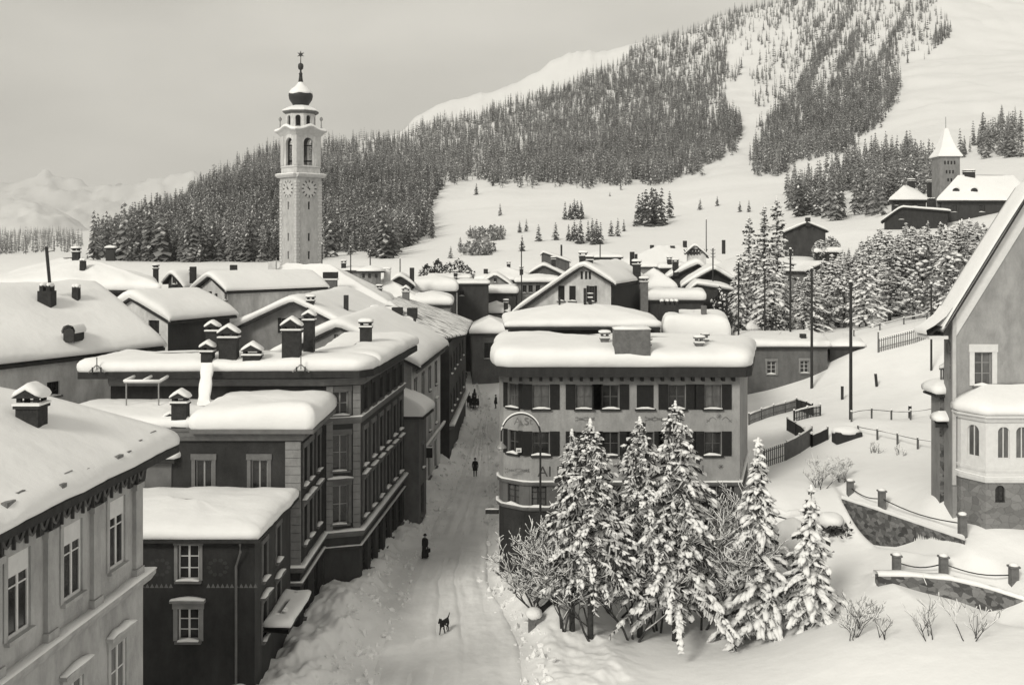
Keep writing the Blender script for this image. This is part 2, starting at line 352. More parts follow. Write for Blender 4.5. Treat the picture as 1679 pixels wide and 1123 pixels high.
def gz(X, Y):
    X = np.asarray(X, float); Y = np.asarray(Y, float); sc = X.ndim == 0
    X = np.atleast_1d(X); Y = np.atleast_1d(Y)
    t = sstep((Y - 225) / 60); z = np.zeros_like(X)
    n = t < 1; f = t > 0
    if n.any(): z[n] += (1 - t[n]) * near_z(X[n], Y[n])
    if f.any(): z[f] += t[f] * far_z(X[f], np.maximum(Y[f], 1))
    return float(z[0]) if sc else z
_hd = np.concatenate([np.arange(30, 200, .25), np.geomspace(200, 4000, 900)])
def hit(px, py, dmin=30):
    """where the line of sight through a photograph pixel meets the ground"""
    d = _hd[_hd >= dmin]; z = gz(PX(px, d), d); ray = PZ(py, d)
    k = np.nonzero(ray <= z)[0]
    if len(k) == 0: return None
    d = d[k[0]]; return Vector((PX(px, d), d, float(z[k[0]])))
# ground sheet: one polar grid from in front of the camera to the mountains
_rows = np.concatenate([np.geomspace(14, 45, 70), np.geomspace(45, 140, 470)[1:], np.geomspace(140, 300, 150)[1:], np.geomspace(300, 3200, 420)[1:], np.geomspace(3200, 6000, 12)[1:]])
_cols = np.concatenate([np.linspace(-1500, -60, 70)[:-1], np.linspace(-60, 1740, 620), np.linspace(1740, 3200, 70)[1:]])
_PXg, _Yg = np.meshgrid(_cols, _rows); _Xg = (_PXg - CX) * _Yg / F
_Zg = gz(_Xg.ravel(), _Yg.ravel()).reshape(_Xg.shape)
_nr, _nc = _Xg.shape; _idx = np.arange(_nr * _nc).reshape(_nr, _nc)
_Fq = np.stack([_idx[:-1, :-1], _idx[:-1, 1:], _idx[1:, 1:], _idx[1:, :-1]], -1).reshape(-1, 4)
me = np_mesh('snowy_ground', np.stack([_Xg, _Yg, _Zg], -1).reshape(-1, 3), _Fq, ['snow'], smooth=True)
tag(link_mesh('snowy_ground', me), 'deep snow over the village, the meadow and the mountainside', kind='structure')
# street of packed snow
ys = np.geomspace(40, 172, 520); us = np.linspace(0, 1, 81)
L = np.interp(ys, ST_Y, ST_L) + 1.9; Rr = np.interp(ys, ST_Y, ST_R) - .5
SX = L[:, None] + (Rr - L)[:, None] * us; SY = ys[:, None] + 0 * us
wob = us + .03 * fbm(SY * .05, SX * 0, 2); rut = .03 * np.sin(wob * 36) * (1 + fbm(SX * .3, SY * .1, 2)) + .12 * fbm(SX * 1.5, SY * .4, 4) - .09 * np.exp(-((wob - .44) / .03) ** 2) - .09 * np.exp(-((wob - .60) / .022) ** 2)
SZ = gz(SX.ravel(), SY.ravel()).reshape(SX.shape) + .07 + rut - .45 * (1 - sstep(np.minimum(us, 1 - us) / .12))[None, :]
idx = np.arange(SX.size).reshape(SX.shape)
me = np_mesh('street', np.stack([SX, SY, SZ], -1).reshape(-1, 3), np.stack([idx[:-1, :-1], idx[:-1, 1:], idx[1:, 1:], idx[1:, :-1]], -1).reshape(-1, 4), ['packed'], smooth=True)
tag(link_mesh('street', me), 'trodden snow of the village street between the houses', kind='structure')
# distant mountains: misty range down the valley, a nearer spur and the high ridge behind the forest
def range_mesh(name, label, d, prof, depth, rough, mats, seed):
    xs = np.linspace(prof[0][0], prof[-1][0], 260); top = np.interp(xs, [p[0] for p in prof], [p[1] for p in prof])
    rows = []; T = np.linspace(0, 1, 60)
    for t in T:
        dd = d - depth * (1 - t) if t <= .8 else d + depth * (t - .8)
        s = t / .8 if t <= .8 else 1 - (t - .8) / .2 * .5
        X = PX(xs, dd) ; base = -20
        zt = CZ - (top - HY) * d / F
        z = base + (zt - base) * s ** 1.25
        z = z + rough * d / 1000 * s * (1.1 - .45 * s) * (fbm(X / (d * .05) + seed, np.full_like(X, dd) / (d * .05), 5) - .9 * np.abs(fbm(X / (d * .02) + seed, np.full_like(X, dd) / (d * .04), 4)))
        rows.append(np.stack([X, np.full_like(X, dd), z], -1))
    V = np.array(rows); idx = np.arange(60 * 260).reshape(60, 260)
    me = np_mesh(name, V.reshape(-1, 3), np.stack([idx[:-1, :-1], idx[:-1, 1:], idx[1:, 1:], idx[1:, :-1]], -1).reshape(-1, 4), mats, smooth=False)
    return tag(link_mesh(name, me), label, kind='structure')
range_mesh('mountains', 'pale misty peaks at the far end of the valley', 5200, [(-700, 262), (-300, 276), (-60, 290), (40, 300), (90, 294), (150, 306), (210, 302), (265, 284), (320, 290), (380, 330), (500, 380), (650, 400)], 1500, 20, ['snowfar'], 2.3)
range_mesh('mountain_spur', 'snowy mountain spur running down into the valley on the left', 3100, [(-900, 200), (-400, 270), (-100, 312), (60, 330), (110, 352), (150, 378), (200, 398), (260, 402)], 900, 12, ['snowfar'], 7.7)
range_mesh('mountain_ridge', 'bare snow ridge rising behind the wooded slope', 2900, [(560, 300), (620, 245), (680, 202), (720, 184), (770, 168), (830, 152), (880, 132), (905, 112), (940, 104), (1000, 92), (1100, 70), (1250, 40), (1400, 90)], 800, 10, ['snowfar'], 4.1)
# ================================================================ BUILDING KIT
def V2(a): return Vector((a[0], a[1]))
def closest_on_seg(p, a, b):
    ab = b - a; t = 0 if ab.length < 1e-6 else max(0, min(1, (p - a).dot(ab) / ab.length_squared))
    return a + ab * t
def ridge_of(poly):
    P = [V2(p) for p in poly]; c = sum(P, Vector((0, 0))) / len(P)
    cov = np.cov(np.array([[p.x, p.y] for p in P]).T); wv, ev = np.linalg.eigh(cov); ax = Vector(ev[:, 1]); ay = Vector(ev[:, 0])
    L = [(p - c).dot(ax) for p in P]; W = [(p - c).dot(ay) for p in P]
    h = max(0.05, (max(L) - min(L)) / 2 - (max(W) - min(W)) / 2)
    mid = c + ax * ((max(L) + min(L)) / 2) + ay * ((max(W) + min(W)) / 2)
    return mid - ax * h, mid + ax * h
def offset_poly(poly, e):
    """grow a convex CCW polygon outwards by e"""
    P = [V2(p) for p in poly]; n = len(P); out = []
    for i in range(n):
        a, b, c = P[i - 1], P[i], P[(i + 1) % n]
        d1 = (b - a).normalized(); d2 = (c - b).normalized(); n1 = Vector((d1.y, -d1.x)); n2 = Vector((d2.y, -d2.x))
        k = n1 + n2; k = k / max(.2, (k.length_squared / 2)) if k.length > 1e-6 else n1
        out.append(tuple(b + k * e))
    return out
def outline(poly, step):
    P = [V2(p) for p in poly]; o = []
    for i in range(len(P)):
        a, b = P[i], P[(i + 1) % len(P)]; m = max(1, int((b - a).length / step))
        for j in range(m): o.append(a + (b - a) * (j / m))
    return o
def pillow(parent, poly, z, T, rise, name='roof_snow', material='snow', round_=.75, step=.45, lump=.10, bulge=.09, seed=0, ridge=None, shear=(0, 0)):
    """a thick pillow of snow lying on a flat or hipped roof; rise = height of the ridge above the eaves"""
    O = outline(poly, step); r0, r1 = ridge if ridge else ridge_of(poly); r0 = V2(r0); r1 = V2(r1)
    prof = [(.10, 0), (-.6 * bulge, .16), (-bulge, .38), (-.75 * bulge, .60), (.10 * round_, .80), (.4 * round_, .93), (.85 * round_, 1.0), (1.6 * round_, 1.04)]
    rows = []
    Q = [closest_on_seg(p, r0, r1) for p in O]; D = [max(.3, (q - p).length) for p, q in zip(O, Q)]
    rings = [('e', e, h) for e, h in prof] + [('t', t, 1.04) for t in (.3, .45, .6, .75, .9, 1.0)]
    px = np.array([p.x for p in O]); py = np.array([p.y for p in O])
    edge = lump * 1.5 * fbm(px * .6 + seed, py * .6, 4); Tv = 1 + .30 * fbm(px * .16 + seed * 2, py * .16, 3)
    for kind, e, h in rings:
        row = []
        for i, (p, q, dd) in enumerate(zip(O, Q, D)):
            if kind == 'e': t = (e + (edge[i] if h > .1 else edge[i] * .3)) / dd
            else: t = max(e, min(.97, 1.6 * round_ / dd + .02 * rings.index((kind, e, h))))
            t = min(t, 1.0)
            v = p + (q - p) * t
            row.append((v.x, v.y, z + rise * max(0, t) + T * h * (1 + (Tv[i] - 1) * max(0, 1 - t * 1.6)), h))
        rows.append(row)
    A = np.array(rows)
    n = fbm(A[..., 0] * .22 + seed, A[..., 1] * .22, 4) * lump * 1.9 + fbm(A[..., 0] * .9 + seed, A[..., 1] * .9, 4) * lump * .9
    A[..., 2] += n * np.minimum(1, A[..., 3] * 1.2)
    A[..., 2] += A[..., 0] * 0
    mb = MB(); mb.grid([[tuple(v[:3]) for v in row] for row in A], material, closed=True)
    mb.face([tuple(v[:3]) for v in A[-1]], material)
    return mb.build(name, None, parent, smooth=True)
def slab(parent, poly, z, th, rise, material='wood', name='roof', ridge=None):
    P = outline(poly, 3.0); r0, r1 = ridge if ridge else ridge_of(poly); r0 = V2(r0); r1 = V2(r1)
    mb = MB(); Q = [closest_on_seg(p, r0, r1) for p in P]
    mb.grid([[(p.x, p.y, z) for p in P], [(p.x, p.y, z + th) for p in P], [(q.x, q.y, z + th + rise) for q in Q]], material, closed=True)
    mb.face([(p.x, p.y, z) for p in reversed(P)], material)
    return mb.build(name, None, parent)
def frame2(p0, p1):
    p0 = V2(p0); p1 = V2(p1); d = p1 - p0; L = d.length; d = d / L
    return p0, d, Vector((d.y, -d.x)), L
def facade(mb, parent, p0, p1, z0, z1, wins=(), m='light', top=None, depth=.22):
    """wall from p0 to p1 (outward to the right of the direction) with real openings; wins: dicts u,z,w,h + style"""
    o, du, dn, L = frame2(p0, p1)
    ops = [(w['u'] - w['w'] / 2, w['u'] + w['w'] / 2, w['z'], w['z'] + w['h'], w.get('arch', 0)) for w in wins if not w.get('flat')]
    xs = sorted(set([0, L] + [v for q in ops for v in q[:2]] + ([top[0]] if top else [])))
    zs = sorted(set([z0] + [v for q in ops for v in q[2:4]] + ([z1] if not top else [])))
    def P(u, z, n=0): return (o.x + du.x * u + dn.x * n, o.y + du.y * u + dn.y * n, z)
    def roof(u): # top = (u_ridge, z_ridge, z_left, z_right)
        if not top: return z1
        ur, zr, zl, zR = top
        return zl + (zr - zl) * u / ur if u <= ur else zr + (zR - zr) * (u - ur) / (L - ur)
    for xa, xb in zip(xs, xs[1:]):
        if xb - xa < 1e-5: continue
        xm = (xa + xb) / 2; lim = min(roof(xa), roof(xb)); Z = [z for z in zs if z < lim - 1e-4]
        Z2 = Z + ([lim] if not top else [])
        for za, zb in zip(Z2, Z2[1:]):
            zm = (za + zb) / 2
            if any(a < xm < b and c < zm < d for a, b, c, d, _ in ops): continue
            mb.face([P(xa, za), P(xb, za), P(xb, zb), P(xa, zb)], m)
        if top:
            za = Z[-1]
            pts = [P(xa, za), P(xb, za)]
            if roof(xb) > za + 1e-4: pts.append(P(xb, roof(xb)))
            if roof(xa) > za + 1e-4: pts.append(P(xa, roof(xa)))
            if len(pts) > 2: mb.face(pts, m)
    for a, b, c, d, arch in ops:
        D = -depth
        mb.face([P(a, c), P(a, d), P(a, d, D), P(a, c, D)], m); mb.face([P(b, c), P(b, c, D), P(b, d, D), P(b, d)], m)
        mb.face([P(a, c), P(a, c, D), P(b, c, D), P(b, c)], m); mb.face([P(a, d), P(b, d), P(b, d, D), P(a, d, D)], m)
        if arch:
            r = (b - a) / 2; cu = (a + b) / 2; ah = min(arch, d - c); N = 8
            for sgn in (-1, 1):
                for i in range(N):
                    q0 = math.pi / 2 * i / N; q1 = math.pi / 2 * (i + 1) / N
                    u0 = cu + sgn * r * math.cos(q0); u1 = cu + sgn * r * math.cos(q1); h0 = d - ah + ah * math.sin(q0); h1 = d - ah + ah * math.sin(q1)
                    mb.face([P(u0, h0, -.002), P(u1, h1, -.002), P(u1, d, -.002), P(u0, d, -.002)], m)
                    mb.face([P(u0, h0, -.002), P(u1, h1, -.002), P(u1, h1, D), P(u0, h0, D)], m)
    for w in wins: window(parent, o, du, dn, w, depth)
def window(parent, o, du, dn, w, depth):
    u, z, ww, h = w['u'], w['z'], w['w'], w['h']; a, b, c, d = u - ww / 2, u + ww / 2, z, z + h
    fm = w.get('fm', 'frame'); D = -depth if not w.get('flat') else .02
    name = w.get('name', 'window')
    mb = MB(); t = w.get('bar', .07)
    mb.obox(o, du, dn, a, a + t, D, D + .07, c, d, fm); mb.obox(o, du, dn, b - t, b, D, D + .07, c, d, fm)
    mb.obox(o, du, dn, a + t, b - t, D, D + .07, c, c + t, fm); mb.obox(o, du, dn, a + t, b - t, D, D + .07, d - t, d, fm)
    if not w.get('plain'):
        mb.obox(o, du, dn, u - t * .55, u + t * .55, D, D + .068, c + t, d - t, fm)
        for k in w.get('rows', (.36, .68)): mb.obox(o, du, dn, a + t, b - t, D, D + .055, c + h * k - .022, c + h * k + .022, fm)
    if w.get('casing'):
        cm, cw = w['casing'], w.get('cw', .16)
        mb.obox(o, du, dn, a - cw, a - .003, -.02, .05, c, d, cm); mb.obox(o, du, dn, b + .003, b + cw, -.02, .05, c, d, cm)
        mb.obox(o, du, dn, a - cw - .04, b + cw + .04, -.02, .08, d + .003, d + cw * 1.6, cm)
    f = mb.build(name, None, parent)
    pm = MB(); pm.obox(o, du, dn, a + .01, b - .01, D + .015, D + .03, c + .01, d - .01, w.get('gm', 'glass')); pm.build('pane', None, f)
    if w.get('blind'):
        q = MB(); q.obox(o, du, dn, a + t, b - t, D + .03, D + .09, d - h * w['blind'], d - t * .5, 'white'); q.build('blind', None, f)
    if w.get('sill', 1):
        q = MB(); sm = w.get('sm', 'trim'); q.obox(o, du, dn, a - .12, b + .12, -.03, .16, c - .12, c - .003, sm); s = q.build('sill', None, f)
        if w.get('snow', 1):
            k = w['snow'] if isinstance(w.get('snow'), float) else .13
            snowbar(s, o, du, dn, a - .08 + rnd.uniform(0, .12), b + .08 - rnd.uniform(0, .2), 0, .19, c, k * rnd.uniform(.7, 1.3))
    if w.get('pediment'):
        pz = d + w.get('cw', .16) * 1.6
        q = MB(); q.obox(o, du, dn, a - .32, b + .32, -.02, .26, pz + .003, pz + .12, w.get('casing', 'trim')); s = q.build('pediment', None, f)
        snowbar(s, o, du, dn, a - .3, b + .3, .02, .25, pz + .12, .14)
    if w.get('shut'):
        sw = w.get('sw', ww / 2); mm = w.get('shm', 'shutter')
        for side in (-1, 1):
            if w['shut'] == 'closed':
                q = MB(); q.obox(o, du, dn, u if side > 0 else a, b if side > 0 else u, -.1, -.05, c + .01, d - .01, mm)
            elif w['shut'] == 'left' and side > 0 or w['shut'] == 'right' and side < 0: continue
            else:
                q = MB(); x0 = b + .02 if side > 0 else a - sw - .02
                q.obox(o, du, dn, x0, x0 + sw, .012, .06, c - .04, d + .04, mm)
                for k in range(9): q.obox(o, du, dn, x0 + .06, x0 + sw - .06, .06, .075, c + h * (.08 + .1 * k), c + h * (.11 + .1 * k), mm)
            q.build('shutter', None, parent)
def snowbar(parent, o, du, dn, u0, u1, n0, n1, z, h, name='ledge_snow', step=.5):
    m = max(2, int((u1 - u0) / step) + 1); rows = []
    for i in range(m + 1):
        u = u0 + (u1 - u0) * i / m; e = min(1, min(i, m - i) / 1.0 * .8 + .35); hh = h * e * (1 + rnd.uniform(-.25, .25)); nn = n1 + rnd.uniform(-.03, .04)
        rows.append([(o[0] + du[0] * u + dn[0] * n, o[1] + du[1] * u + dn[1] * n, z + q) for n, q in ((n0, 0), (nn, 0), (nn + .03, hh * .5), (nn - .04, hh * .88), (n0 + (nn - n0) * .5, hh), (n0, hh))])
    mb = MB(); mb.grid(rows, 'snow', closed=True); mb.face(list(reversed(rows[0])), 'snow'); mb.face(rows[-1], 'snow')
    return mb.build(name, None, parent, smooth=True)
def band(parent, path, z0, z1, proud, material='trim', snow=0, name='string_course', closed=False):
    """a moulding along an open path of wall points (outward to the right)"""
    P = [V2(p) for p in path]; mb = MB(); n = len(P); nrm = []
    for i in range(n):
        d1 = (P[i] - P[i - 1]).normalized() if i else None; d2 = (P[i + 1] - P[i]).normalized() if i < n - 1 else None
        d1 = d1 or d2; d2 = d2 or d1; n1 = Vector((d1.y, -d1.x)); n2 = Vector((d2.y, -d2.x)); k = n1 + n2
        nrm.append(k / max(.3, k.length_squared / 2))
    ro = [[tuple(p + q * e) + (z,) for e, z in ((-.05, z0), (proud * .6, z0), (proud, (z0 * .4 + z1 * .6)), (proud, z1), (-.05, z1))] for p, q in zip(P, nrm)]
    mb.grid(ro, material, closed=True); mb.face(list(reversed(ro[0])), material); mb.face(ro[-1], material)
    b = mb.build(name, None, parent)
    if snow:
        sm = MB(); rows = []
        for i in range(n - 1):
            m = max(1, int((P[i + 1] - P[i]).length / .6))
            for j in range(m + (1 if i == n - 2 else 0)):
                t = j / m; p = P[i].lerp(P[i + 1], t); q = nrm[i].lerp(nrm[i + 1], t); h = snow * (1 + rnd.uniform(-.3, .3))
                rows.append([tuple(p + q * e) + (z,) for e, z in ((-.01, z1), (proud + .01, z1), (proud + .03, z1 + h * .5), (proud - .05, z1 + h * .9), (-.01, z1 + h))])
        sm.grid(rows, 'snow', closed=True); sm.face(list(reversed(rows[0])), 'snow'); sm.face(rows[-1], 'snow')
        sm.build('ledge_snow', None, b, smooth=True)
    return b
def blob(mb, c, r, seed, m='snow', seg=10, rings=6, flat=0.0):
    """a lump of snow: rounded heap whose underside may be cut flat"""
    rows = []
    for i in range(rings + 1):
        t = math.pi * i / rings; row = []
        for j in range(seg):
            q = 2 * math.pi * j / seg; x = math.sin(t) * math.cos(q); y = math.sin(t) * math.sin(q); z = math.cos(t)
            k = 1 + .22 * float(vnoise(x * 1.7 + seed * 3.1 + z, y * 1.7 + seed))
            row.append((c[0] + x * r[0] * k, c[1] + y * r[1] * k, c[2] + max(z, -1 + flat) * r[2] * k))
        rows.append(row)
    mb.grid(rows, m, closed=True)
def chimney(parent, x, y, z0, z1, w, d, style='cap', m='brick', snow=.25):
    z1 -= {'hood': w * .38 + snow * .8, 'cap': .1 + snow, 'plain': snow * .5}.get(style, 0)
    mb = MB(); h = z1 - z0; t = .35 if style in ('cap', 'hood') else 0
    if style == 'pots': t = .45
    mb.box((x - w / 2, y - d / 2, z0 - .8), (x + w / 2, y + d / 2, z1 - t), m)
    o = mb.build('chimney', None, parent)
    if style in ('cap', 'hood'):
        c = MB(); zz = z1 - t
        c.box((x - w / 2 - .06, y - d / 2 - .06, zz + .002), (x + w / 2 + .06, y + d / 2 + .06, zz + .10), m)
        for sx in (-1, 1):
            for sy in (-1, 1): c.box((x + sx * (w / 2 - .09) - .07, y + sy * (d / 2 - .09) - .07, zz + .102), (x + sx * (w / 2 - .09) + .07, y + sy * (d / 2 - .09) + .07, z1 - .002), m)
        if style == 'cap': c.box((x - w / 2 - .08, y - d / 2 - .08, z1), (x + w / 2 + .08, y + d / 2 + .08, z1 + .1), m)
        else:
            a, b = w / 2 + .1, d / 2 + .1
            for s in (-1, 1): c.face([(x + s * a, y - b, z1), (x + s * a, y + b, z1), (x, y + b, z1 + w * .38), (x, y - b, z1 + w * .38)], m)
            c.face([(x - a, y - b, z1), (x + a, y - b, z1), (x, y - b, z1 + w * .38)], m); c.face([(x - a, y + b, z1), (x + a, y + b, z1), (x, y + b, z1 + w * .38)], m)
        c.build('chimney_cap', None, o)
        s = MB()
        rows = []
        rr = w * .38 if style == 'hood' else 0
        for k, (e, q) in enumerate(((.06, 0), (.10, .35), (.05, .75), (-.12, 1.0), (-.8, 1.08))):
            row = []
            for j in range(16):
                a = 2 * math.pi * j / 16; ca = math.copysign(abs(math.cos(a)) ** .45, math.cos(a)); sa = math.copysign(abs(math.sin(a)) ** .45, math.sin(a))
                px = x + ca * max(.02, w / 2 + .06 + e); py = y + sa * max(.02, d / 2 + .06 + e)
                base = z1 + (.1 if style == 'cap' else max(0, rr * (1 - abs(px - x) / (w / 2 + .12))))
                row.append((px, py, base + snow * q + .04 * float(vnoise(px * 3, py * 3 + k))))
            rows.append(row)
        s.grid(rows, 'snow', closed=True); s.face(rows[-1], 'snow'); s.build('chimney_snow', None, o, smooth=True)
        s = MB(); s.grid([[(x + c_ * (w / 2 + e), y + s_ * (d / 2 + e), zz + q) for c_, s_ in ((-1, -1), (1, -1), (1, 1), (-1, 1))] for e, q in ((.08, .102), (.09, .17), (-.02, .2))], 'snow', closed=True)
        s.build('chimney_snow', None, o)
    elif style == 'pots':
        n = max(2, int(w / .45)); c = MB()
        for k in range(n):
            px = x - w / 2 + w * (k + .5) / n; c.box((px - .12, y - d / 2 + .05, z1 - t), (px + .12, y + d / 2 - .05, z1 - .08), m)
        c.build('chimney_pot', None, o)
        s = MB()
        for k in range(n):
            px = x - w / 2 + w * (k + .5) / n; blob(s, (px, y, z1 - .05), (.2, d / 2, .16), k)
        s.build('chimney_snow', None, o, smooth=True)
    else:
        s = MB(); blob(s, (x, y, z1), (w * .6, d * .6, snow), x * 1.3, flat=.7)
        if w > 1.6: s = MB(); s.grid([[(x + cx * (w / 2 + e), y + cy * (d / 2 + e), z1 + q + .05 * cx * cy * (e < 0)) for cx, cy in ((-1, -1), (0, -1), (1, -1), (1, 0), (1, 1), (0, 1), (-1, 1), (-1, 0))] for e, q in ((.02, 0), (.05, .06), (-.05, .13), (-.6, .16))], 'snow', closed=True); s.face(s.v[-8:], 'snow'); s.build('chimney_snow', None, o, smooth=True)
    return o
from mathutils.bvhtree import BVHTree
def roof_d(parent, x, y, d):
    """distance at which the snow on this house's own roofs is seen at a photograph pixel"""
    best = None; o = Vector((0, 0, CZ)); r = Vector((PX(x, 1), 1, -(y - HY) / F)).normalized(); st = list(parent.children)
    while st:
        c = st.pop(); st += list(c.children)
        if c.name.startswith(('roof_snow',)) and c.type == 'MESH':
            w = wloc(c); b = BVHTree.FromPolygons([v.co + w for v in c.data.vertices], [q.vertices[:] for q in c.data.polygons])
            h = b.ray_cast(o, r)
            if h[0] is not None and (best is None or h[0].y < best): best = h[0].y
    return best if best is not None else d
def chim_px(parent, x0, x1, yt, yb, d, style='cap', m='brick', dd=None, snow=.25):
    d0 = d; d = roof_d(parent, (x0 + x1) / 2, yb, d)
    if d == d0 and style != 'pots': yb = yb + 8
    d += min(.5, (x1 - x0) * d / F / 2); snow = min(snow, .3 * (x1 - x0) * d / F)
    w = (x1 - x0) * d / F
    return chimney(parent, PX((x0 + x1) / 2, d), d, PZ(yb, d), PZ(yt, d), w, dd or min(max(w, .5), 1.2), style, m, snow)
def gable_roof(parent, c, rd, L, sl, sr, zr, pl, pr, T=.55, og=.5, og2=.5, seed=0, m='wood', smat='snow', lump=.1, th=.18, fascia=None):
    """c: ridge point above the front gable; rd: ridge direction going back; sl/sr: run to the left/right eaves, pl/pr: their pitch"""
    rd = V2(rd).normalized(); lat = Vector((rd.y, -rd.x)); c = V2(c)      # lat points right when looking along rd
    def zat(s): return zr - (pl if s < 0 else pr) * abs(s)
    def W(s, v, z): q = c + rd * v + lat * s; return (q.x, q.y, z)
    mb = MB()
    for v in ((-og, L + og2),):
        for (s0, s1) in ((-sl, 0), (0, sr)):
            a = [W(s0, v[0], zat(s0)), W(s1, v[0], zat(s1 if s1 else -1e-9 if s0 < 0 else 1e-9)), W(s1, v[1], zat(s1)), W(s0, v[1], zat(s0))]
            b = [(x, y, z - th) for x, y, z in a]
            mb.face(a, m); mb.face(list(reversed(b)), m)
            for i in range(4): mb.face([a[i], b[i], b[(i + 1) % 4], a[(i + 1) % 4]], fascia or m)
    rf = mb.build('roof', None, parent)
    ns = max(10, int((sl + sr) / .55)); S = []
    for k in range(ns + 1): S.append(-sl + (sl + sr) * k / ns)
    pre = [(-sl + .08, 0), (-sl - .08, .2), (-sl - .12, .45), (-sl - .02, .72)]; post = [(sr + .02, .72), (sr + .12, .45), (sr + .08, .2), (sr - .08, 0)]
    def hgt(s): e = min(s + sl, sr - s); return .8 + .25 * min(1, e / .9)
    prof = pre + [(s, hgt(s)) for s in S[0:] if -sl + .15 < s < sr - .15] + post
    vs = [-og + .05, -og - .10, -og - .14, -og - .02, -og + .25, -og + .7] ; k0 = [0, .3, .55, .82, .95, 1]
    nv = max(4, int(L / 1.2)); vs += [(-og + .7) + (L + og + og2 - 1.4) * (i + 1) / nv for i in range(nv)]; k0 += [1] * nv
    vs += [L + og2 - .25, L + og2 + .1, L + og2 - .05]; k0 += [.95, .55, 0]
    A = np.array([[W(s, v, 0) for s, h in prof] for v in vs]); n = fbm(A[..., 0] * .22 + seed, A[..., 1] * .22, 4) * lump * 1.6 + fbm(A[..., 0] * .8 + seed, A[..., 1] * .8, 4) * lump * .9
    rows = []
    for i, v in enumerate(vs):
        row = []
        for j, (s, h) in enumerate(prof):
            sr_ = math.sqrt(s * s + .16) - .15; zz = zr - (pl if s < 0 else pr) * sr_
            q = W(s, v + .5 * n[i, j] * (1 if i < 4 else 0), zz + T * h * k0[i] + n[i, j] * min(1, h) * k0[i]); row.append(q)
        rows.append(row)
    sm = MB(); sm.grid(rows, smat); sm.build('roof_snow', None, rf, smooth=True)
    return rf
def gable_house(label, d, xa, ya, xl, xr, L, pl, pr=None, zb=None, wall='light', side=None, rdir=None, T=.55, oh=.7, og=.6, wins=(), rwins=(), chims=(), seed=0, group=None, name='house', cat='house', smat='snow', roofm='wood', wl=None, wr=None):
    """a house whose gable faces us: apex at photograph pixel (xa, ya) at distance d, eaves' ends at xl and xr"""
    s = F / d; pr = pr or pl; c = (PX(xa, d), d); zr = PZ(ya, d) - T * .8; sl = (xa - xl) / s; sr = (xr - xa) / s
    rd = V2(rdir or (c[0] / d * .8, 1)).normalized(); lat = Vector((rd.y, -rd.x)); C = V2(c)
    wl = wl if wl is not None else sl - oh; wr = wr if wr is not None else sr - oh
    zb = zb if zb is not None else min(gz(c[0], d + L), gz(c[0], d)) - 1.5
    h = empty(name, (c[0], d + .01, zb), label, cat, group)
    A = C - lat * wl; B = C + lat * wr; mb = MB()
    zl, zR = zr - pl * wl - .15, zr - pr * wr - .15
    W = [dict(w, u=(PX(w['x'], d) - A.x) / max(.2, lat.x), z=PZ(w['y1'], d), w=(w['pw']) / s, h=(w['y1'] - w['y0']) / s) for w in wins]
    facade(mb, h, A, B, zb, None, W, wall, top=(wl, zr - .16, zl, zR))
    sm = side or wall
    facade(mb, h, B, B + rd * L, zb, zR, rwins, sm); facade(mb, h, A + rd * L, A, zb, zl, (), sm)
    facade(mb, h, B + rd * L, A + rd * L, zb, None, (), sm, top=(wr, zr - .16, zR, zl))
    mb.build('wall', None, h)
    gable_roof(h, c, rd, L, sl, sr, zr, pl, pr, T, og, og, seed, roofm, smat)
    for q in chims: chim_px(h, *q)
    return h
def hip_house(label, d, x0, x1, yr, ye, L, zb=None, wall='light', T=.7, oh=.6, wins=(), chims=(), seed=0, group=None, skew=None, name='house', cat='house', rwall=None, smat='snow', lump=.1, eave='wood', rwins=(), gm=None, round_=.75):
    """a house with a hipped or nearly flat roof: eaves edge between x0 and x1 at photograph row ye (distance d), snow top at row yr"""
    s = F / d; X0, X1 = PX(x0, d), PX(x1, d); ze = PZ(ye, d); dm = d + L / 2
    rise = max(.05, PZ(yr, dm) - ze - T * 1.04 - .2)
    sk = skew if isinstance(skew, tuple) else (X0 * L / d * .8, X1 * L / d * .8)
    eavep = [(X0, d), (X1, d), (X1 + sk[1], d + L), (X0 + sk[0], d + L)]
    wp = offset_poly(eavep, -oh); zb = zb if zb is not None else min(gz(X0, d), gz(X1, d), gz(X1, d + L)) - 1.5
    h = empty(name, ((X0 + X1) / 2, d + oh, zb), label, cat, group); mb = MB(); dw = wp[0][1]
    W = [dict(w, u=PX(w['x'], dw) - wp[0][0], z=PZ(w['y1'], dw), w=w['pw'] * dw / F, h=(w['y1'] - w['y0']) * dw / F) for w in wins]
    for i in range(4): facade(mb, h, wp[i], wp[(i + 1) % 4], zb, ze, W if i == 0 else (rwins if i == 1 else ()), wall if i in (0,) else (rwall or wall))
    mb.build('wall', None, h)
    rf = slab(h, eavep, ze, .2, rise, eave)
    pillow(rf, eavep, ze + .2, T, rise, seed=seed, material=smat, lump=lump, round_=round_)
    for q in chims: chim_px(h, *q)
    return h
# ================================================================ FOREGROUND BUILDINGS
def wn(u, z, w, h, **k): return dict(u=u, z=z, w=w, h=h, **k)
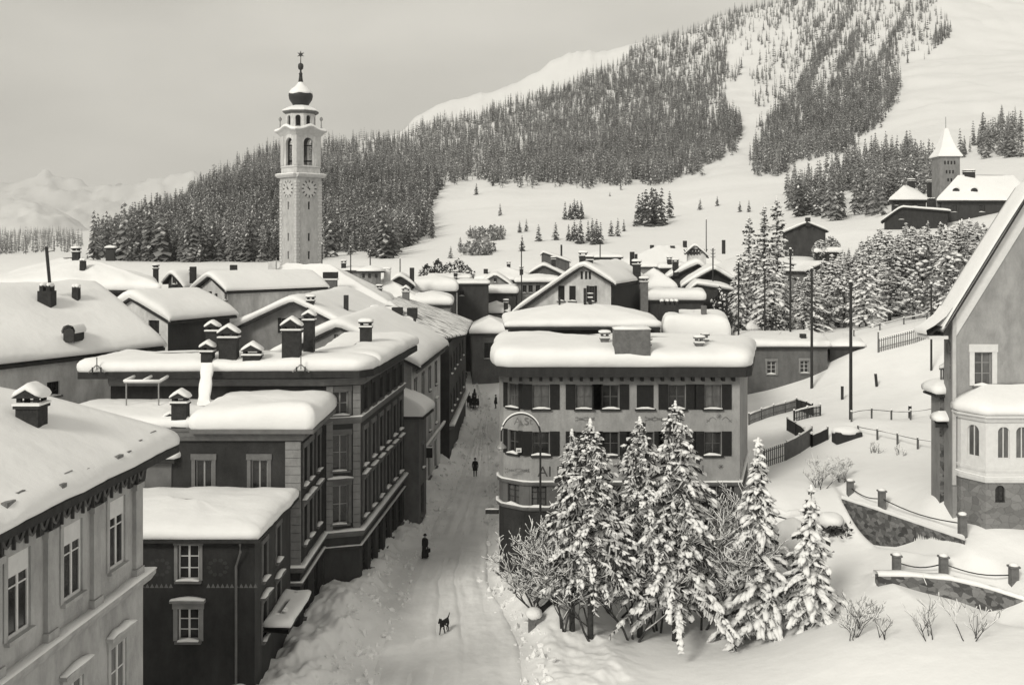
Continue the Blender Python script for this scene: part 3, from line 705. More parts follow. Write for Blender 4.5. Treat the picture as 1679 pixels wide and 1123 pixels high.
# ---- the tall light house at the left edge
h = empty('corner_house', (-15, 31, 0), 'light grey corner house with pilasters, tall windows and a painted frieze under its snowy eaves', 'house')
P1 = [(-32, 14), (-15.06, 14), (-13.43, 38.4), (-31, 38.4)]
o, du, dn, Lw = frame2(P1[1], P1[2])
def uat(px):     # distance along the facade for a photograph column
    k = (px - CX) / F; t = (P1[1][0] - k * P1[1][1]) / (k * (P1[2][1] - P1[1][1]) - (P1[2][0] - P1[1][0])); return t * Lw
mb = MB(); wins = []
for px in (191, 118): wins.append(uat(px))
st = wins[0] - wins[1]; wins += [wins[1] - st, wins[1] - 2 * st, wins[1] - 3 * st]
W = []
for u in wins:
    W.append(wn(u, 10.55, 1.2, 2.35, casing='cream', cw=.2, blind=.27, rows=(.6,), fm='white', bar=.09, snow=0, sm='cream'))
    W.append(wn(u + .1, 5.6, 1.2, 2.3, casing='cream', cw=.2, pediment=1, rows=(.6,), fm='white', gm='curtain', bar=.09, sm='cream'))
for i in range(4): facade(mb, h, P1[i], P1[(i + 1) % 4], 0, 13.75, W if i == 1 else (), 'cream', depth=.09)
mb.build('wall', None, h)
for px in (222, 153, 78, -12, -120):
    u = uat(px); q = MB()
    q.obox(o, du, dn, u - .24, u + .24, -.02, .14, 10.05, 12.85, 'cream'); q.obox(o, du, dn, u - .32, u + .32, -.02, .2, 12.86, 13.06, 'cream'); q.obox(o, du, dn, u - .32, u + .32, -.02, .2, 9.75, 10.04, 'cream')
    q.build('pilaster', None, h)
band(h, [(-15.06 - .0, 14), (-13.43, 38.4), (-20, 38.4)], 9.35, 9.7, .34, 'cream', .10)
band(h, [(-15.06, 14), (-13.43, 38.4), (-20, 38.4)], 13.0, 13.75, .10, 'brown', 0, 'frieze')
for k in range(34):   # painted swags of the frieze
    u = Lw - .5 - k * .68
    q = MB() if k == 0 else q
    pts = [(u - .3 + .6 * i / 6, 13.62 - .42 * math.sin(math.pi * i / 6)) for i in range(7)]
    q.tube([(o.x + du.x * a + dn.x * .13, o.y + du.y * a + dn.y * .13, b) for a, b in pts], .05, 4, 'trim'); q.obox(o, du, dn, u - .36, u - .3, .1, .19, 13.06, 13.7, 'inkdark')
q.build('frieze_swags', None, h)
E1 = offset_poly(P1, .95); E1[0] = (-33, 13); E1[3] = (-32, 39.3)
rf = slab(h, E1, 13.85, .22, 5.6, 'wood', ridge=((-24, 22), (-24, 30)))
pillow(rf, E1, 14.07, .42, 5.6, round_=.4, bulge=.05, lump=.13, seed=3, ridge=((-24, 22), (-24, 30)))
q = MB()   # loose slabs sticking out of the snow along the eaves
for k in range(16):
    u = Lw - .6 - k * 1.25 + rnd.uniform(-.4, .4); n = rnd.uniform(.45, .85); zz = 14.42 + (.95 - n) * .55 + rnd.uniform(0, .06)
    q.obox((o.x + dn.x * .0, o.y), du, dn, u, u + rnd.uniform(.15, .5), n - .12, n + .06, zz - .12, zz + rnd.uniform(.06, .14), 'tile'); q.build('roof_slab', None, rf); q = MB()
chimney(h, PX(52, 34), 34, PZ(690, 34), PZ(628, 34), .72, .72, 'hood', 'brick', .2)

# ---- small dark painted shop house in front of the hotel
h = empty('shop_house', (-15, 50, 0), 'small dark house with painted frieze and snow-covered lean roof below the hotel wing', 'house')
s = 35.0; d2 = F / s
P = [(-21, d2), (-12.05, d2), (-12.05, 57.4), (-21, 57.4)]
def uz(px): return PX(px, d2) + 21
mb = MB()
W = [wn(uz(309), PZ(951, d2), 1.0, 1.66, casing='mid', fm='white', gm='glass', bar=.08, rows=(.33, .66)),
     wn(uz(309), PZ(1050, d2), 1.0, 1.5, casing='mid', cw=.2, fm='white', bar=.08, rows=(.33, .66), pediment=1),
     wn(uz(180), PZ(951, d2), 1.0, 1.66, casing='mid', fm='white', bar=.08)]
SWn = [wn(u, z, 1.0, hh, casing='trim', fm='frame', bar=.07, pediment=pd) for u in (1.9, 4.9) for z, hh, pd in ((5.4, 1.75, 0), (2.5, 1.8, 1))]
facade(mb, h, P[0], P[1], -1, 7.75, W, 'dark'); facade(mb, h, P[1], P[2], -1, 7.75, SWn, 'brown'); facade(mb, h, P[2], P[3], -1, 7.75, (), 'dark'); facade(mb, h, P[3], P[0], -1, 7.75, (), 'dark')
mb.build('wall', None, h)
q = MB()   # painted zigzag frieze and wreaths
for k in range(40):
    u = .4 + k * .22
    if abs(u - uz(309)) < .75: continue
    q.face([(-21 + u - .1, d2 - .004, 5.55), (-21 + u + .1, d2 - .004, 5.55), (-21 + u, d2 - .004, 5.75)], 'trim')
q.build('painted_frieze', None, h)
q = MB()
for px in (262, 357):
    for k in range(10):
        a = k * .628; cx = PX(px, d2) + .42 * math.cos(a); cz = PZ(930, d2) + .35 * math.sin(a)
        q.face([(cx + .12 * math.cos(b), d2 - .005, cz + .10 * math.sin(b)) for b in (0, 1.2, 2.4, 3.7, 5)], 'brown')
    q.build('painted_wreath', None, h); q = MB()
E = [(-21.3, d2 - .45), (-11.75, d2 - .45), (-11.6, 57.45), (-21.3, 57.45)]
rf = slab(h, E, 7.75, .14, .25, 'wood'); pillow(rf, E, 7.89, .62, .25, round_=1.0, seed=9, lump=.12)
q = MB(); q.tube([(PX(397, d2), d2 - .4, 7.7), (PX(397, d2), d2 - .3, 7.3), (PX(388, d2), d2 - .1, 6.6), (PX(388, d2), d2 - .1, 0)], .06, 6, 'trim'); q.build('downpipe', None, h)
q = MB(); zz = 3.1   # snowed-up awning over the shop door
q.face([(-12.05, 51, 3.12), (-12.05, 56, 3.12), (-10.8, 56, 3.0), (-10.8, 51, 3.0)], 'wood'); q.face([(-10.8, 51, 2.8), (-10.8, 56, 2.8), (-12.05, 56, 2.92), (-12.05, 51, 2.92)], 'wood'); q.face([(-10.8, 51, 2.8), (-10.8, 51, 3.0), (-10.8, 56, 3.0), (-10.8, 56, 2.8)], 'wood')
aw = q.build('awning', None, h); pillow(aw, [(-12.04, 51.05), (-10.7, 51.05), (-10.7, 55.95), (-12.04, 55.95)], 3.06, .38, 0, round_=.4, bulge=.06)
# ---- grey turret-like annex between the corner house and the hotel
h = empty('annex', (-19.5, 58, 0), 'plain grey annex with a small snow-capped roof behind the light corner house', 'annex')
P = [(-23, 57.6), (-18.6, 57.6), (-18.1, 59.5), (-18.1, 62), (-23, 62)]; mb = MB()
for i in range(5): facade(mb, h, P[i], P[(i + 1) % 5], 5, 9.75, (), 'grey')
mb.build('wall', None, h); E = offset_poly(P, .35); rf = slab(h, E, 9.75, .18, .9, 'wood'); pillow(rf, E, 9.93, .4, .9, round_=.4, seed=4)

# ---- the big dark hotel: wing and main block
h = empty('hotel', (-13, 66, 0), 'large dark hotel with corner pillars, rows of tall windows and snow on its flat roofs', 'hotel')
sW = 30.0; dW = F / sW
Pw = [(-25.5, dW), (-11.58, dW), (-11.53, 64.4), (-25.5, 64.4)]
def casedwin(u, z, w=1.15, hh=2.15, **k): return wn(u, z, w, hh, casing='trim', cw=.2, fm='frame', bar=.08, **k)
mb = MB()
Fw = [casedwin(PX(px, dW) + 25.5, PZ(806, dW), .92, 1.75, gm='glass', rows=(), snow=0) for px in (334, 425)]
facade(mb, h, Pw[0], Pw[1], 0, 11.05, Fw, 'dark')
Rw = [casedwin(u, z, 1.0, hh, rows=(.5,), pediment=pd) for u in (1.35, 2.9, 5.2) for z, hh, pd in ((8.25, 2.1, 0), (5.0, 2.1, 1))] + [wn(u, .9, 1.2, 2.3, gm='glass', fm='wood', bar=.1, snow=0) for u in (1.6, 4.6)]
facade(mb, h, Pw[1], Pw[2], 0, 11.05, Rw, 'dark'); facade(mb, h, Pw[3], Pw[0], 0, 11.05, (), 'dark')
# main block
Pm = [(-24.5, 64.4), (-11.50, 64.41), (-9.4, 65.1), (-8.3, 81.0), (-24, 83)]
sM = F / 64.8
Fm = [casedwin(1.02, z, 1.0, hh, rows=(.5,), pediment=pd, gm='glass') for z, hh, pd in ((11.2, 1.45, 0), (7.8, 2.2, 0), (4.55, 2.35, 1))]
Ls = (V2(Pm[3]) - V2(Pm[2])).length
Rm = []
for k in range(6):
    u = 1.6 + k * 2.55
    Rm += [wn(u, 11.25, 1.0, 1.4, casing='brown', fm='wood', bar=.08, snow=0), casedwin(u, 7.8, 1.15, 2.2, rows=(.5,)), casedwin(u, 4.6, 1.15, 2.3, rows=(.5,), pediment=1), wn(u, .6, 1.7, 2.6, fm='wood', bar=.1, snow=0)]
facade(mb, h, Pm[0], (-11.5, 64.4), 11, 13.6, (), 'dark')
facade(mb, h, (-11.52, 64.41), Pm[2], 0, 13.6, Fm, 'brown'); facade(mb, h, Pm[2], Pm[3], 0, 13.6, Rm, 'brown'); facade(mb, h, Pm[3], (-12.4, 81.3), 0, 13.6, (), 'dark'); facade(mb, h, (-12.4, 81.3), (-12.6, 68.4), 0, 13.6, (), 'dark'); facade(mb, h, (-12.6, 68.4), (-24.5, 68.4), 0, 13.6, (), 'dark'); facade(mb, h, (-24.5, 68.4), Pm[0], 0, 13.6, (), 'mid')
mb.build('wall', None, h)
for pth, nm in (([Pw[0], Pw[1], Pw[2]], 0), ):
    band(h, pth, 10.95, 11.4, .34, 'trim', 0, 'cornice'); band(h, [(-12.6, dW), Pw[1], Pw[2]], 3.75, 4.05, .3, 'trim', .12); band(h, [(-12.5, dW), Pw[1], Pw[2]], 3.0, 3.2, .16, 'trim', .06)
band(h, [(-11.50, 64.41), Pm[2], Pm[3]], 3.75, 4.1, .34, 'trim', .12); band(h, [(-11.50, 64.41), Pm[2], Pm[3]], 10.65, 11.05, .16, 'trim', .10)
band(h, [(-11.50, 64.41), Pm[2], Pm[3]], 2.95, 3.15, .16, 'brown', .05)
band(h, [Pm[0], (-11.5, 64.41), Pm[2], Pm[3]], 13.05, 13.5, .45, 'trim', 0, 'cornice')
for p, du_, z0, z1, wd in ((Pw[1], (-1, 0), 4.06, 10.9, .8), (Pm[2], (-1, -.3), 4.11, 13.0, .42), ((-11.3, 64.45), (1, .2), 4.11, 13.0, .35)):
    q = MB(); dd = V2(du_).normalized(); nn = Vector((-dd.y, dd.x)) if dd.x < 0 else Vector((dd.y, -dd.x))
    nb = int((z1 - z0) / .45)
    for k in range(nb): q.obox(p, dd, nn, -.04, wd, -.02, .09, z0 + k * (z1 - z0) / nb + .012, z0 + (k + 1) * (z1 - z0) / nb - .012, 'mid')
    q.build('corner_pillar', None, h)
E = [(-17.4, dW - .75), (-10.7, dW - .75), (-10.75, 64.38), (-17.4, 64.38)]
rf = slab(h, E, 11.42, .22, .1, 'trim'); pillow(rf, E, 11.64, 1.2, .15, round_=1.05, seed=12, lump=.12)
E = [(-25.5, dW - .2), (-17.42, dW - .2), (-17.42, 64.38), (-25.5, 64.38)]
rf = slab(h, E, 11.42, .2, .1, 'trim'); pillow(rf, E, 11.62, .75, .1, round_=1.2, seed=13, lump=.13)
E = [(-25.9, 62.9), (-9.2, 63.6), (-8.45, 64.6), (-8.05, 69.2), (-25.5, 69.2)]
rf = slab(h, E, 13.62, .4, .05, 'wood', ridge=((-22.5, 66.2), (-11.5, 66.5))); pillow(rf, E, 14.02, .82, .05, round_=1.05, seed=15, lump=.1, ridge=((-22.5, 66.2), (-11.5, 66.5)))
E = [(-13.2, 66.0), (-8.3, 66.0), (-7.2, 80.3), (-7.9, 82.2), (-13.2, 82.2)]
rf = slab(h, E, 13.6, .4, .05, 'wood', ridge=((-10.6, 69), (-10.4, 79))); pillow(rf, E, 14.03, .85, .05, round_=1.0, seed=16, lump=.1, ridge=((-10.6, 69), (-10.4, 79)))
chim = [(332, 350, 558, 594, 64.8, 'hood'), (340, 358, 525, 566, 66.5, 'hood'), (361, 390, 531, 592, 64.8, 'hood'), (400, 428, 560, 594, 64.8, 'hood'), (464, 493, 519, 588, 65, 'hood'), (499, 515, 508, 577, 66, 'hood')]
for x0, x1, a, b, dd, stl in chim: chim_px(h, x0, x1, a, b, dd, stl, 'brick', .7, .2)
chim_px(h, 591, 609, 522, 560, 77.5, 'cap', 'brick', .7)
chim_px(h, 284, 308, 638, 692, 59.5, 'hood', 'brick', .7, .2); chim_px(h, 272, 293, 672, 715, 57.9, 'hood', 'brick', .6, .18)
for px, dd in ((495, 63.3), (162, 63.0)):   # little snow guards on the eaves
    q = MB(); x = PX(px, dd); 
    for sg in (-1, 1): q.box((x - .04 + sg * .25, dd - .35, 14.0), (x + .04 + sg * .25, dd - .28, 14.35), 'iron', rz=0)
    q.tube([(x - .5, dd - .3, 14.05), (x, dd - .3, 14.5), (x + .5, dd - .3, 14.05)], .05, 5, 'galv'); q.tube([(x, dd - .3, 14.2), (x, dd - .3, 14.95)], .03, 5, 'iron'); q.build('eave_ornament', None, h)
q = MB(); rows = []  # snow-laden plank chute
for k in range(7):
    t = k / 6; x = PX(338 - 5 * t, 62.5 - 1.4 * t); y = 62.75 - 1.5 * t; z = 14.45 - 2.0 * t; w_ = .34 + .04 * math.sin(k * 2.3)
    rows.append([(x - w_, y, z - .15), (x - w_ - .03, y, z), (x - w_ * .8, y + .02, z + .16 + .03 * math.sin(k * 1.7)), (x + w_ * .7, y + .02, z + .18), (x + w_ + .03, y, z + .02), (x + w_, y, z - .15)])
q.grid(rows, 'snow', closed=True); q.face(rows[0], 'snow'); q.face(list(reversed(rows[-1])), 'snow')
q.build('snow_chute', None, h, smooth=True)
# pergola frame on the terrace
g = empty('pergola_frame', (PX(240, 61), 61, 12.4), 'thin snow-topped clothes frame standing on the hotel terrace', 'frame')
q = MB()
for x in (PX(207, 60.5), PX(260, 60.5)): q.tube([(x, 60.5, 12.0), (x, 60.5, PZ(627, 60.5))], .045, 5, 'galv')
q.build('post', None, g)
q = MB(); z = PZ(627, 60.5)
for a, b in (((204, 60.5), (263, 60.5)), ((204, 60.5), (220, 62.6)), ((234, 60.5), (248, 62.6)), ((262, 60.5), (275, 62.6))):
    q.tube([(PX(a[0], a[1]), a[1], z), (PX(b[0], b[1]), b[1], z)], .06, 5, 'galv')
rl = q.build('rail', None, g); q = MB()
for a, b in (((204, 60.5), (263, 60.5)), ((204, 60.5), (220, 62.6)), ((234, 60.5), (248, 62.6)), ((262, 60.5), (275, 62.6))):
    q.tube([(PX(a[0], a[1]), a[1], z + .09), (PX(b[0], b[1]), b[1], z + .09)], .085, 6, 'snow')
q.build('rail_snow', None, rl, smooth=True)
# ---- little lean-to annex on the street with a huge snow cap
h = empty('street_annex', (-7.8, 83, 0), 'narrow annex with a heavy sloping snow roof squeezed between the hotel and the pale house', 'annex')
P = [(-11, 81.1), (-7.15, 81.1), (-6.9, 84.9), (-11, 84.9)]; mb = MB()
for i in range(4): facade(mb, h, P[i], P[(i + 1) % 4], -1, 8.3, [wn(1.9, 4.2, .9, 1.8, casing='trim'), wn(1.9, .5, 1.4, 2.4, fm='wood', snow=0)] if i == 1 else (), 'grey')
mb.build('wall', None, h)
E = [(-11, 80.9), (-6.75, 80.9), (-6.3, 85), (-11, 85)]
rf = slab(h, E, 8.3, .15, 1.5, 'wood', ridge=((-10.8, 81), (-10.8, 85))); pillow(rf, E, 8.45, .9, 1.7, round_=1.0, seed=2, ridge=((-10.8, 81), (-10.8, 85)))

# ---- pale gabled street house
g = 85.0
RW = []
for k, u in enumerate((2.0, 6.2, 10.4, 14.6)):
    RW += [wn(u, 8.6, .95, 1.9, casing='trim', fm='wood', shut=None), wn(u, 5.0, .95, 2.0, casing='trimlight', fm='wood', pediment=(k > 1)), wn(u, .8, 1.5, 2.6, fm='wood', snow=0)]
h = gable_house('pale street house with tall dark windows and wide snowy gable next to the hotel', g, 555, 522, 425, 690, 18, .50, zb=-1, wall='mid', side='light', rdir=(.06, 1), T=.75, og=.3,
    wins=[dict(x=551, y0=548, y1=561, pw=7), dict(x=562, y0=548, y1=561, pw=7)], rwins=RW, seed=21)
o, du, dn, Lw = frame2((PX(555, g) + 6.25, 85), (PX(555, g) + 6.25 + 1.08, 103))
band(h, [(PX(555, g) + 6.25, 85.0), (PX(555, g) + 7.3, 103)], 4.2, 4.5, .2, 'trimlight', .08); band(h, [(PX(555, g) + 6.25, 85.0), (PX(555, g) + 7.3, 103)], 11.3, 11.6, .2, 'trim', 0)
# sign boards hanging over the pavement
for px, d_, lab in ((694, 86.2, 'small dark hanging sign on the pale street house'),):
    t = empty('hanging_sign', (PX(px, d_), d_, 5), lab, 'sign'); q = MB(); q.box((PX(px, d_) - .75, d_ - .06, 4.3), (PX(px, d_) + .75, d_ + .06, 5.1), 'wood'); q.build('board', None, t)
    q = MB(); q.tube([(PX(px, d_) - 1.1, d_, 5.25), (PX(px, d_) + .7, d_, 5.25)], .04, 5, 'iron'); q.build('bracket', None, t)
    q = MB(); snowbar(t, (PX(px, d_), d_), (1, 0), (0, -1), -.75, .75, -.1, .1, 5.12, .15, 'board_snow')
# ---- dark street house with half-bare slab roof
h = empty('dark_house', (-9, 108, 0), 'dark street house whose sloping slab roof is half swept bare of snow', 'house')
P = [(-15, 105), (-6.25, 105.5), (-5.75, 131), (-15, 131)]; mb = MB()
RW = [wn(u, z, 1.0, 1.7, casing='brown', fm='wood') for u in (2, 6, 10, 15, 20) for z in (8.6, 4.8)]
for i in range(4): facade(mb, h, P[i], P[(i + 1) % 4], -1, 11.9, RW if i == 1 else (), 'brown')
mb.build('wall', None, h); band(h, [P[1], P[2]], 3.2, 3.6, .5, 'trim', .2, 'shop_canopy')
E = [(-15.5, 104.4), (-7.4, 104.4), (-4.9, 112), (-4.9, 131), (-15.5, 131.5)]
rf = slab(h, E, 12.0, .16, 3.4, 'wood', ridge=((-13, 112), (-13, 124))); pillow(rf, E, 12.16, .22, 3.4, material='thin', round_=.2, bulge=.02, lump=.05, seed=5, ridge=((-13, 112), (-13, 124)))
for q in ((610, 621, 500, 520, 108, 'cap'), (625, 637, 506, 523, 107, 'cap'), (643, 660, 502, 520, 112, 'plain'), (668, 684, 503, 520, 112, 'plain'), (678, 682, 512, 535, 106, 'plain')): chim_px(h, *q)

# ---- the white house with shutters on the right of the street
h = empty('shuttered_house', (7, 68, 0), 'plastered house with dark shutters, faded lettering and a thick snow slab on its roof', 'house')
Pr = [(-.85, 70.0), (-.82, 69.2), (-.55, 68.55), (.75, 67.5), (1.25, 67.4), (14.55, 67.4), (17.3, 77.5), (-.5, 80)]
def ur(px): return PX(px, 67.4) - 1.25
sR = F / 67.4; mb = MB()
zU, hU = PZ(670, 67.4), 39 / sR; zM, hM = PZ(746, 67.4), 38 / sR; zL, hL = PZ(830, 67.4), 33 / sR
KW = dict(fm='woodmid', bar=.07, sw=.62, sm='wood', rows=(.5,), depth=.2)
KW.pop('depth')
U = [wn(ur(x), zU, 1.09, hU, shut=sh, gm=gm, **KW) for x, sh, gm in ((887, 'open', 'curtain'), (958, 'open', 'curtain'), (1001, 'open', 'glass'), (1058, 'closed', 'glass'), (1110, 'open', 'glass'), (1169, 'open', 'curtain'))]
Mi = [wn(ur(x), zM, 1.09, hM, shut=sh, gm='glass', **KW) for x, sh in ((887, 'open'), (958, 'open'), (1001, 'open'), (1058, 'open'), (1110, 'open'), (1169, 'open'))]
Lo = [wn(ur(x), zL, 1.1, hL, gm='curtain', fm='wood', bar=.09, sm='wood') for x in (882, 930, 985, 1040, 1100, 1160, 1190)]
KW2 = dict(KW, sw=.34)
Cn = [wn(.82, zU, .88, hU, shut='open', gm='curtain', **KW2), wn(.82, zM, .88, hM, shut='open', **KW2), wn(.82, zL, .95, hL, gm='curtain', fm='wood')]
n = len(Pr); zA, zB = PZ(793, 67.4), PZ(834, 67.4)
for i in range(n):
    a, b = Pr[i], Pr[(i + 1) % n]; ww = Cn if i == 2 else (U + Mi + Lo) if i == 4 else ()
    facade(mb, h, a, b, zA, 13.3, [q for q in ww if q['z'] > zA], 'facade' if i < 6 else 'mid')
    facade(mb, h, a, b, zB, zA, [q for q in ww if zB < q['z'] < zA], 'grey')
    facade(mb, h, a, b, -1, zB, [wn(ur(876) , .1, 1.1, 2.7, fm='woodmid', plain=1, gm='shutter', sill=0, name='door')] if i == 4 else (), 'dark')
mb.build('wall', None, h)
fr = Pr[0:7]
band(h, fr, zA - .12, zA + .12, .16, 'trim', .09); band(h, fr, zB - .12, zB + .12, .2, 'trim', .09)
E = [(-1.4, 69.0), (-1.05, 67.1), (-.3, 66.5), (14.75, 66.5), (15.3, 67.3), (17.9, 77.7), (-1.2, 80.2)]
rf = slab(h, E, 13.30, .62, .3, 'wood', ridge=((5, 73.3), (11, 73.3)))
pillow(rf, E, 13.92, 1.12, .3, round_=1.0, seed=31, lump=.1, ridge=((5, 73.3), (11, 73.3)))
for k in range(23):   # rafter ends under the eaves
    q = MB(); x = -.1 + k * .645; q.box((x - .09, 66.95, 12.98), (x + .09, 67.42, 13.29), 'wood'); q.build('rafter_end', None, rf)
for q in ((985, 998, 541, 561, 72.5, 'cap'), (1046, 1066, 545, 573, 70.5, 'hood'), (1140, 1152, 549, 568, 72, 'cap'), (1152, 1160, 545, 560, 74, 'cap')): chim_px(h, *q, 'chim', .6)
b = chim_px(h, 1006, 1064, 536, 573, 71.5, 'plain', 'chim', 1.6)
q = MB(); q.box((PX(1062, 69.8) - .7, 70.4, PZ(573, 70.4)), (PX(1062, 70.4) - .35, 70.68, PZ(556, 70.4)), 'mid'); q.build('roof_hatch', None, b)
# faded lettering and ornaments
def lettering(parent, txt, x, z, y, size, m='ink', w=None):
    cu = bpy.data.curves.new('lettering', 'FONT'); cu.body = txt; cu.size = size; cu.extrude = .004; cu.align_x = 'CENTER'; cu.materials.append(M[m])
    tmp = bpy.data.objects.new('lettering', cu); COL.objects.link(tmp); bpy.context.view_layer.update()
    me = bpy.data.meshes.new_from_object(tmp.evaluated_get(bpy.context.evaluated_depsgraph_get())); bpy.data.objects.remove(tmp); me.materials.clear(); me.materials.append(M[m])
    ob = bpy.data.objects.new('lettering', me); COL.objects.link(ob); ob.parent = parent
    ob.location = Vector((x, y, z)) - wloc(parent); ob.rotation_euler = (R(90), 0, 0)
    if w: ob.scale = (w, 1, 1)
    return ob
yf = 67.4 - .012
lettering(h, 'A.St', PX(858, 67.4), PZ(696, 67.4), yf, .66, 'ink', 1.1)
lettering(h, 'AI K', PX(905, 67.4), PZ(781, 67.4), yf, .95, 'inkdark', 1.05); lettering(h, 'L I', PX(1142, 67.4), PZ(779, 67.4), yf, .95, 'ink', 1.1)
def scroll(x0, x1, y, kind):
    q = MB(); n = 12; z = PZ(y, 67.4); a = PX(x0, 67.4); b = PX(x1, 67.4)
    for k in range(n):
        for s_ in (-1, 1):
            u0 = a + (b - a) * k / n; pts = []
            for j in range(9):
                t = j / 8; pts.append((u0 + (b - a) / n * (t + .25 * math.sin(6.3 * t)), yf, z + s_ * (.05 + .13 * abs(math.sin(math.pi * t)) * (1 if kind else math.sin(k + t * 3)))))
            q.tube(pts, .016, 3, 'ink')
    q.build('painted_ornament', None, h)
scroll(943, 975, 687, 0); scroll(1057, 1086, 687, 0); scroll(827, 868, 771, 0)
q = MB()
for s_ in (-1, 1):
    c = PX(1179, 67.4); q.tube([(c + s_ * (.2 + .6 * t), yf, PZ(688, 67.4) + .16 * math.sin(math.pi * t * 1.4)) for t in np.linspace(0, 1, 9)], .025, 3, 'ink'); q.tube([(c + s_ * (.8 - .2 * t), yf, PZ(688, 67.4) - .12 * t) for t in np.linspace(0, 1, 5)], .02, 3, 'ink')
for px, py in ((1179, 683), (1182, 765)):
    for k in range(4):
        a = k * math.pi / 4; c = PX(px, 67.4); z = PZ(py, 67.4); q.tube([(c - .17 * math.cos(a), yf, z - .17 * math.sin(a)), (c + .17 * math.cos(a), yf, z + .17 * math.sin(a))], .022, 3, 'ink')
q.build('painted_ornament', None, h)
t = tag(MB().build('notice_board', None), 'small white notice fixed to the closed shutters of the plastered house', 'sign') if 0 else None
q = MB(); q.box((PX(846, 67.3), 67.18, PZ(741, 67.3)), (PX(855, 67.3), 67.24, PZ(734, 67.3)), 'white'); q.box((PX(848, 67.3), 67.172, PZ(739, 67.3)), (PX(853, 67.3), 67.179, PZ(737, 67.3)), 'inkdark'); q.build('notice', None, h)
# ---- block behind it
h = hip_house('dark-walled block with a long snow slab roof directly behind the shuttered house', 88, 828, 1083, 497, 541, 11, zb=0, wall='dark', rwall='wood', T=.55, oh=.5, seed=33, round_=.35, skew=(-.3, .5),
    chims=[(957, 961, 472, 499, 98, 'plain'), (965, 970, 480, 499, 98, 'cap'), (916, 919, 487, 500, 98, 'plain'), (1081, 1098, 492, 512, 96, 'pots'), (1098, 1112, 492, 512, 96, 'pots')])
h = hip_house('house under a square cushion of snow to the right of the dark-walled block', 93, 1088, 1197, 513, 566, 11, zb=0, wall='mid', T=2.3, oh=.4, seed=34, round_=.7, chims=[(1150, 1158, 500, 516, 100, 'plain', 'chim')])
# ---- long grey building on the slope
dl = 113; s = F / dl
h = hip_house('long low grey building with small windows sunk in the snowy slope', dl, 1215, 1363, 547, 572, 13, zb=0, wall='grey', T=.75, oh=.35, seed=35, skew=(2, 2),
    wins=[dict(x=1265, y0=592, y1=613, pw=15, fm='trimlight', casing='mid', sm='mid'), dict(x=1319, y0=591, y1=611, pw=14, fm='trimlight', casing='mid', sm='mid'), dict(x=1264, y0=643, y1=660, pw=14, fm='trimlight')], chims=[(1312, 1321, 546, 555, 118, 'plain')])
h = hip_house('dark low shed joined to the far end of the long grey building', 114.5, 1358, 1418, 549, 572, 10, zb=3, wall='brown', T=.6, oh=.2, seed=36)

# ---- villa at the right edge
h = empty('villa', (28, 60, 5), 'tall villa with steep flared roof, white bay window and stone base, right edge', 'villa')
dv = 60.0; XL = PX(1562, dv); mb = MB(); sv = F / dv; zE = PZ(545, 59.5) + 1.215; zb = 4
XRg = XL + 9.5
W = [wn(PX(1612, dv) - XL, PZ(632, dv), 1.0, 1.9, casing='white', fm='frame', cw=.28, gm='curtain')]
facade(mb, h, (XL, dv), (XRg, dv), zb, None, W, 'facade', top=(4.75, zE + 7.5, zE - .2, zE - .2))
LWv = [wn(.6, PZ(622, dv + 1.2), .7, 2.4, arch=.35, fm='frame', gm='curtain', casing=None, sill=0)]
facade(mb, h, (XL, dv + 1.2), (XL, dv), zb, zE - .3, LWv, 'mid')
facade(mb, h, (XRg, dv), (XRg, dv + 1.2), zb, zE - .3, (), 'mid'); facade(mb, h, (XRg, dv + 1.2), (XL, dv + 1.2), zb, None, (), 'mid', top=(4.75, zE + 7.5, zE - .2, zE - .2))
mb.build('wall', None, h)
rf = gable_roof(h, (XL + 4.75, dv), (0, 1), 1.2, 5.5, 5.5, zE + 7.695, 1.62, 1.62, .3, .5, .1, 41, 'white', 'snow', .06, .22, 'wood')
q = MB(); zt = zE - 1.3; x = XL - .75    # flared foot of the roof
q.face([(x - .75, dv - .5, zt - .1), (x + .15, dv - .5, zt + .55), (x + .15, dv + 1.3, zt + .55), (x - .75, dv + 1.3, zt - .1)], 'wood'); q.box((x - .78, dv - .5, zt - .3), (x + .3, dv + 1.3, zt - .12), 'white'); fl = q.build('eave_flare', None, rf)
q = MB(); q.grid([[(x - .9, y, zt - .05), (x - .95, y, zt + .2), (x - .5, y, zt + .45), (x + .2, y, zt + 1.0), (x + .55, y, zt + 1.5)] for y in np.linspace(dv - .5, dv + 1.35, 6)], 'snow'); q.build('roof_snow', None, fl, smooth=True)
q = MB()     # corner downpipe strip and white quoin
q.obox((XL, dv), (1, 0), (0, -1), -.04, .16, 0, .12, zb + 4, zE - .2, 'trimlight'); q.build('corner_strip', None, h)
q = MB()     # whitewashed band below the verge
for sg in (-1, 1):
    c_ = XL + 4.75; q.face([(c_, dv - .06, zE + 7.3), (c_ + sg * 4.75, dv - .06, zE - .4), (c_ + sg * 4.75, dv - .06, zE - 1.75), (c_, dv - .06, zE + 5.9)][::sg], 'white')
q.build('verge_band', None, h)
rx = XL + 4.6; mb = MB()    # body of the villa behind the front gable
facade(mb, h, (XRg, dv + 1.21), (XRg, dv + 10), zb, 17.3, (), 'mid'); facade(mb, h, (XRg, dv + 10), (rx, dv + 10), zb, None, (), 'mid', top=((XRg - rx) / 2, 19.6, 17.3, 17.3)); facade(mb, h, (rx, dv + 10), (rx, dv + 1.21), zb, 17.3, (), 'mid'); mb.build('rear_wall', None, h)
gable_roof(h, ((rx + XRg) / 2, dv + 1.3), (0, 1), 8.6, (XRg - rx) / 2 + .4, (XRg - rx) / 2 + .4, 19.9, .95, .95, .35, 0, .5, 43, 'wood', 'snow', .06)
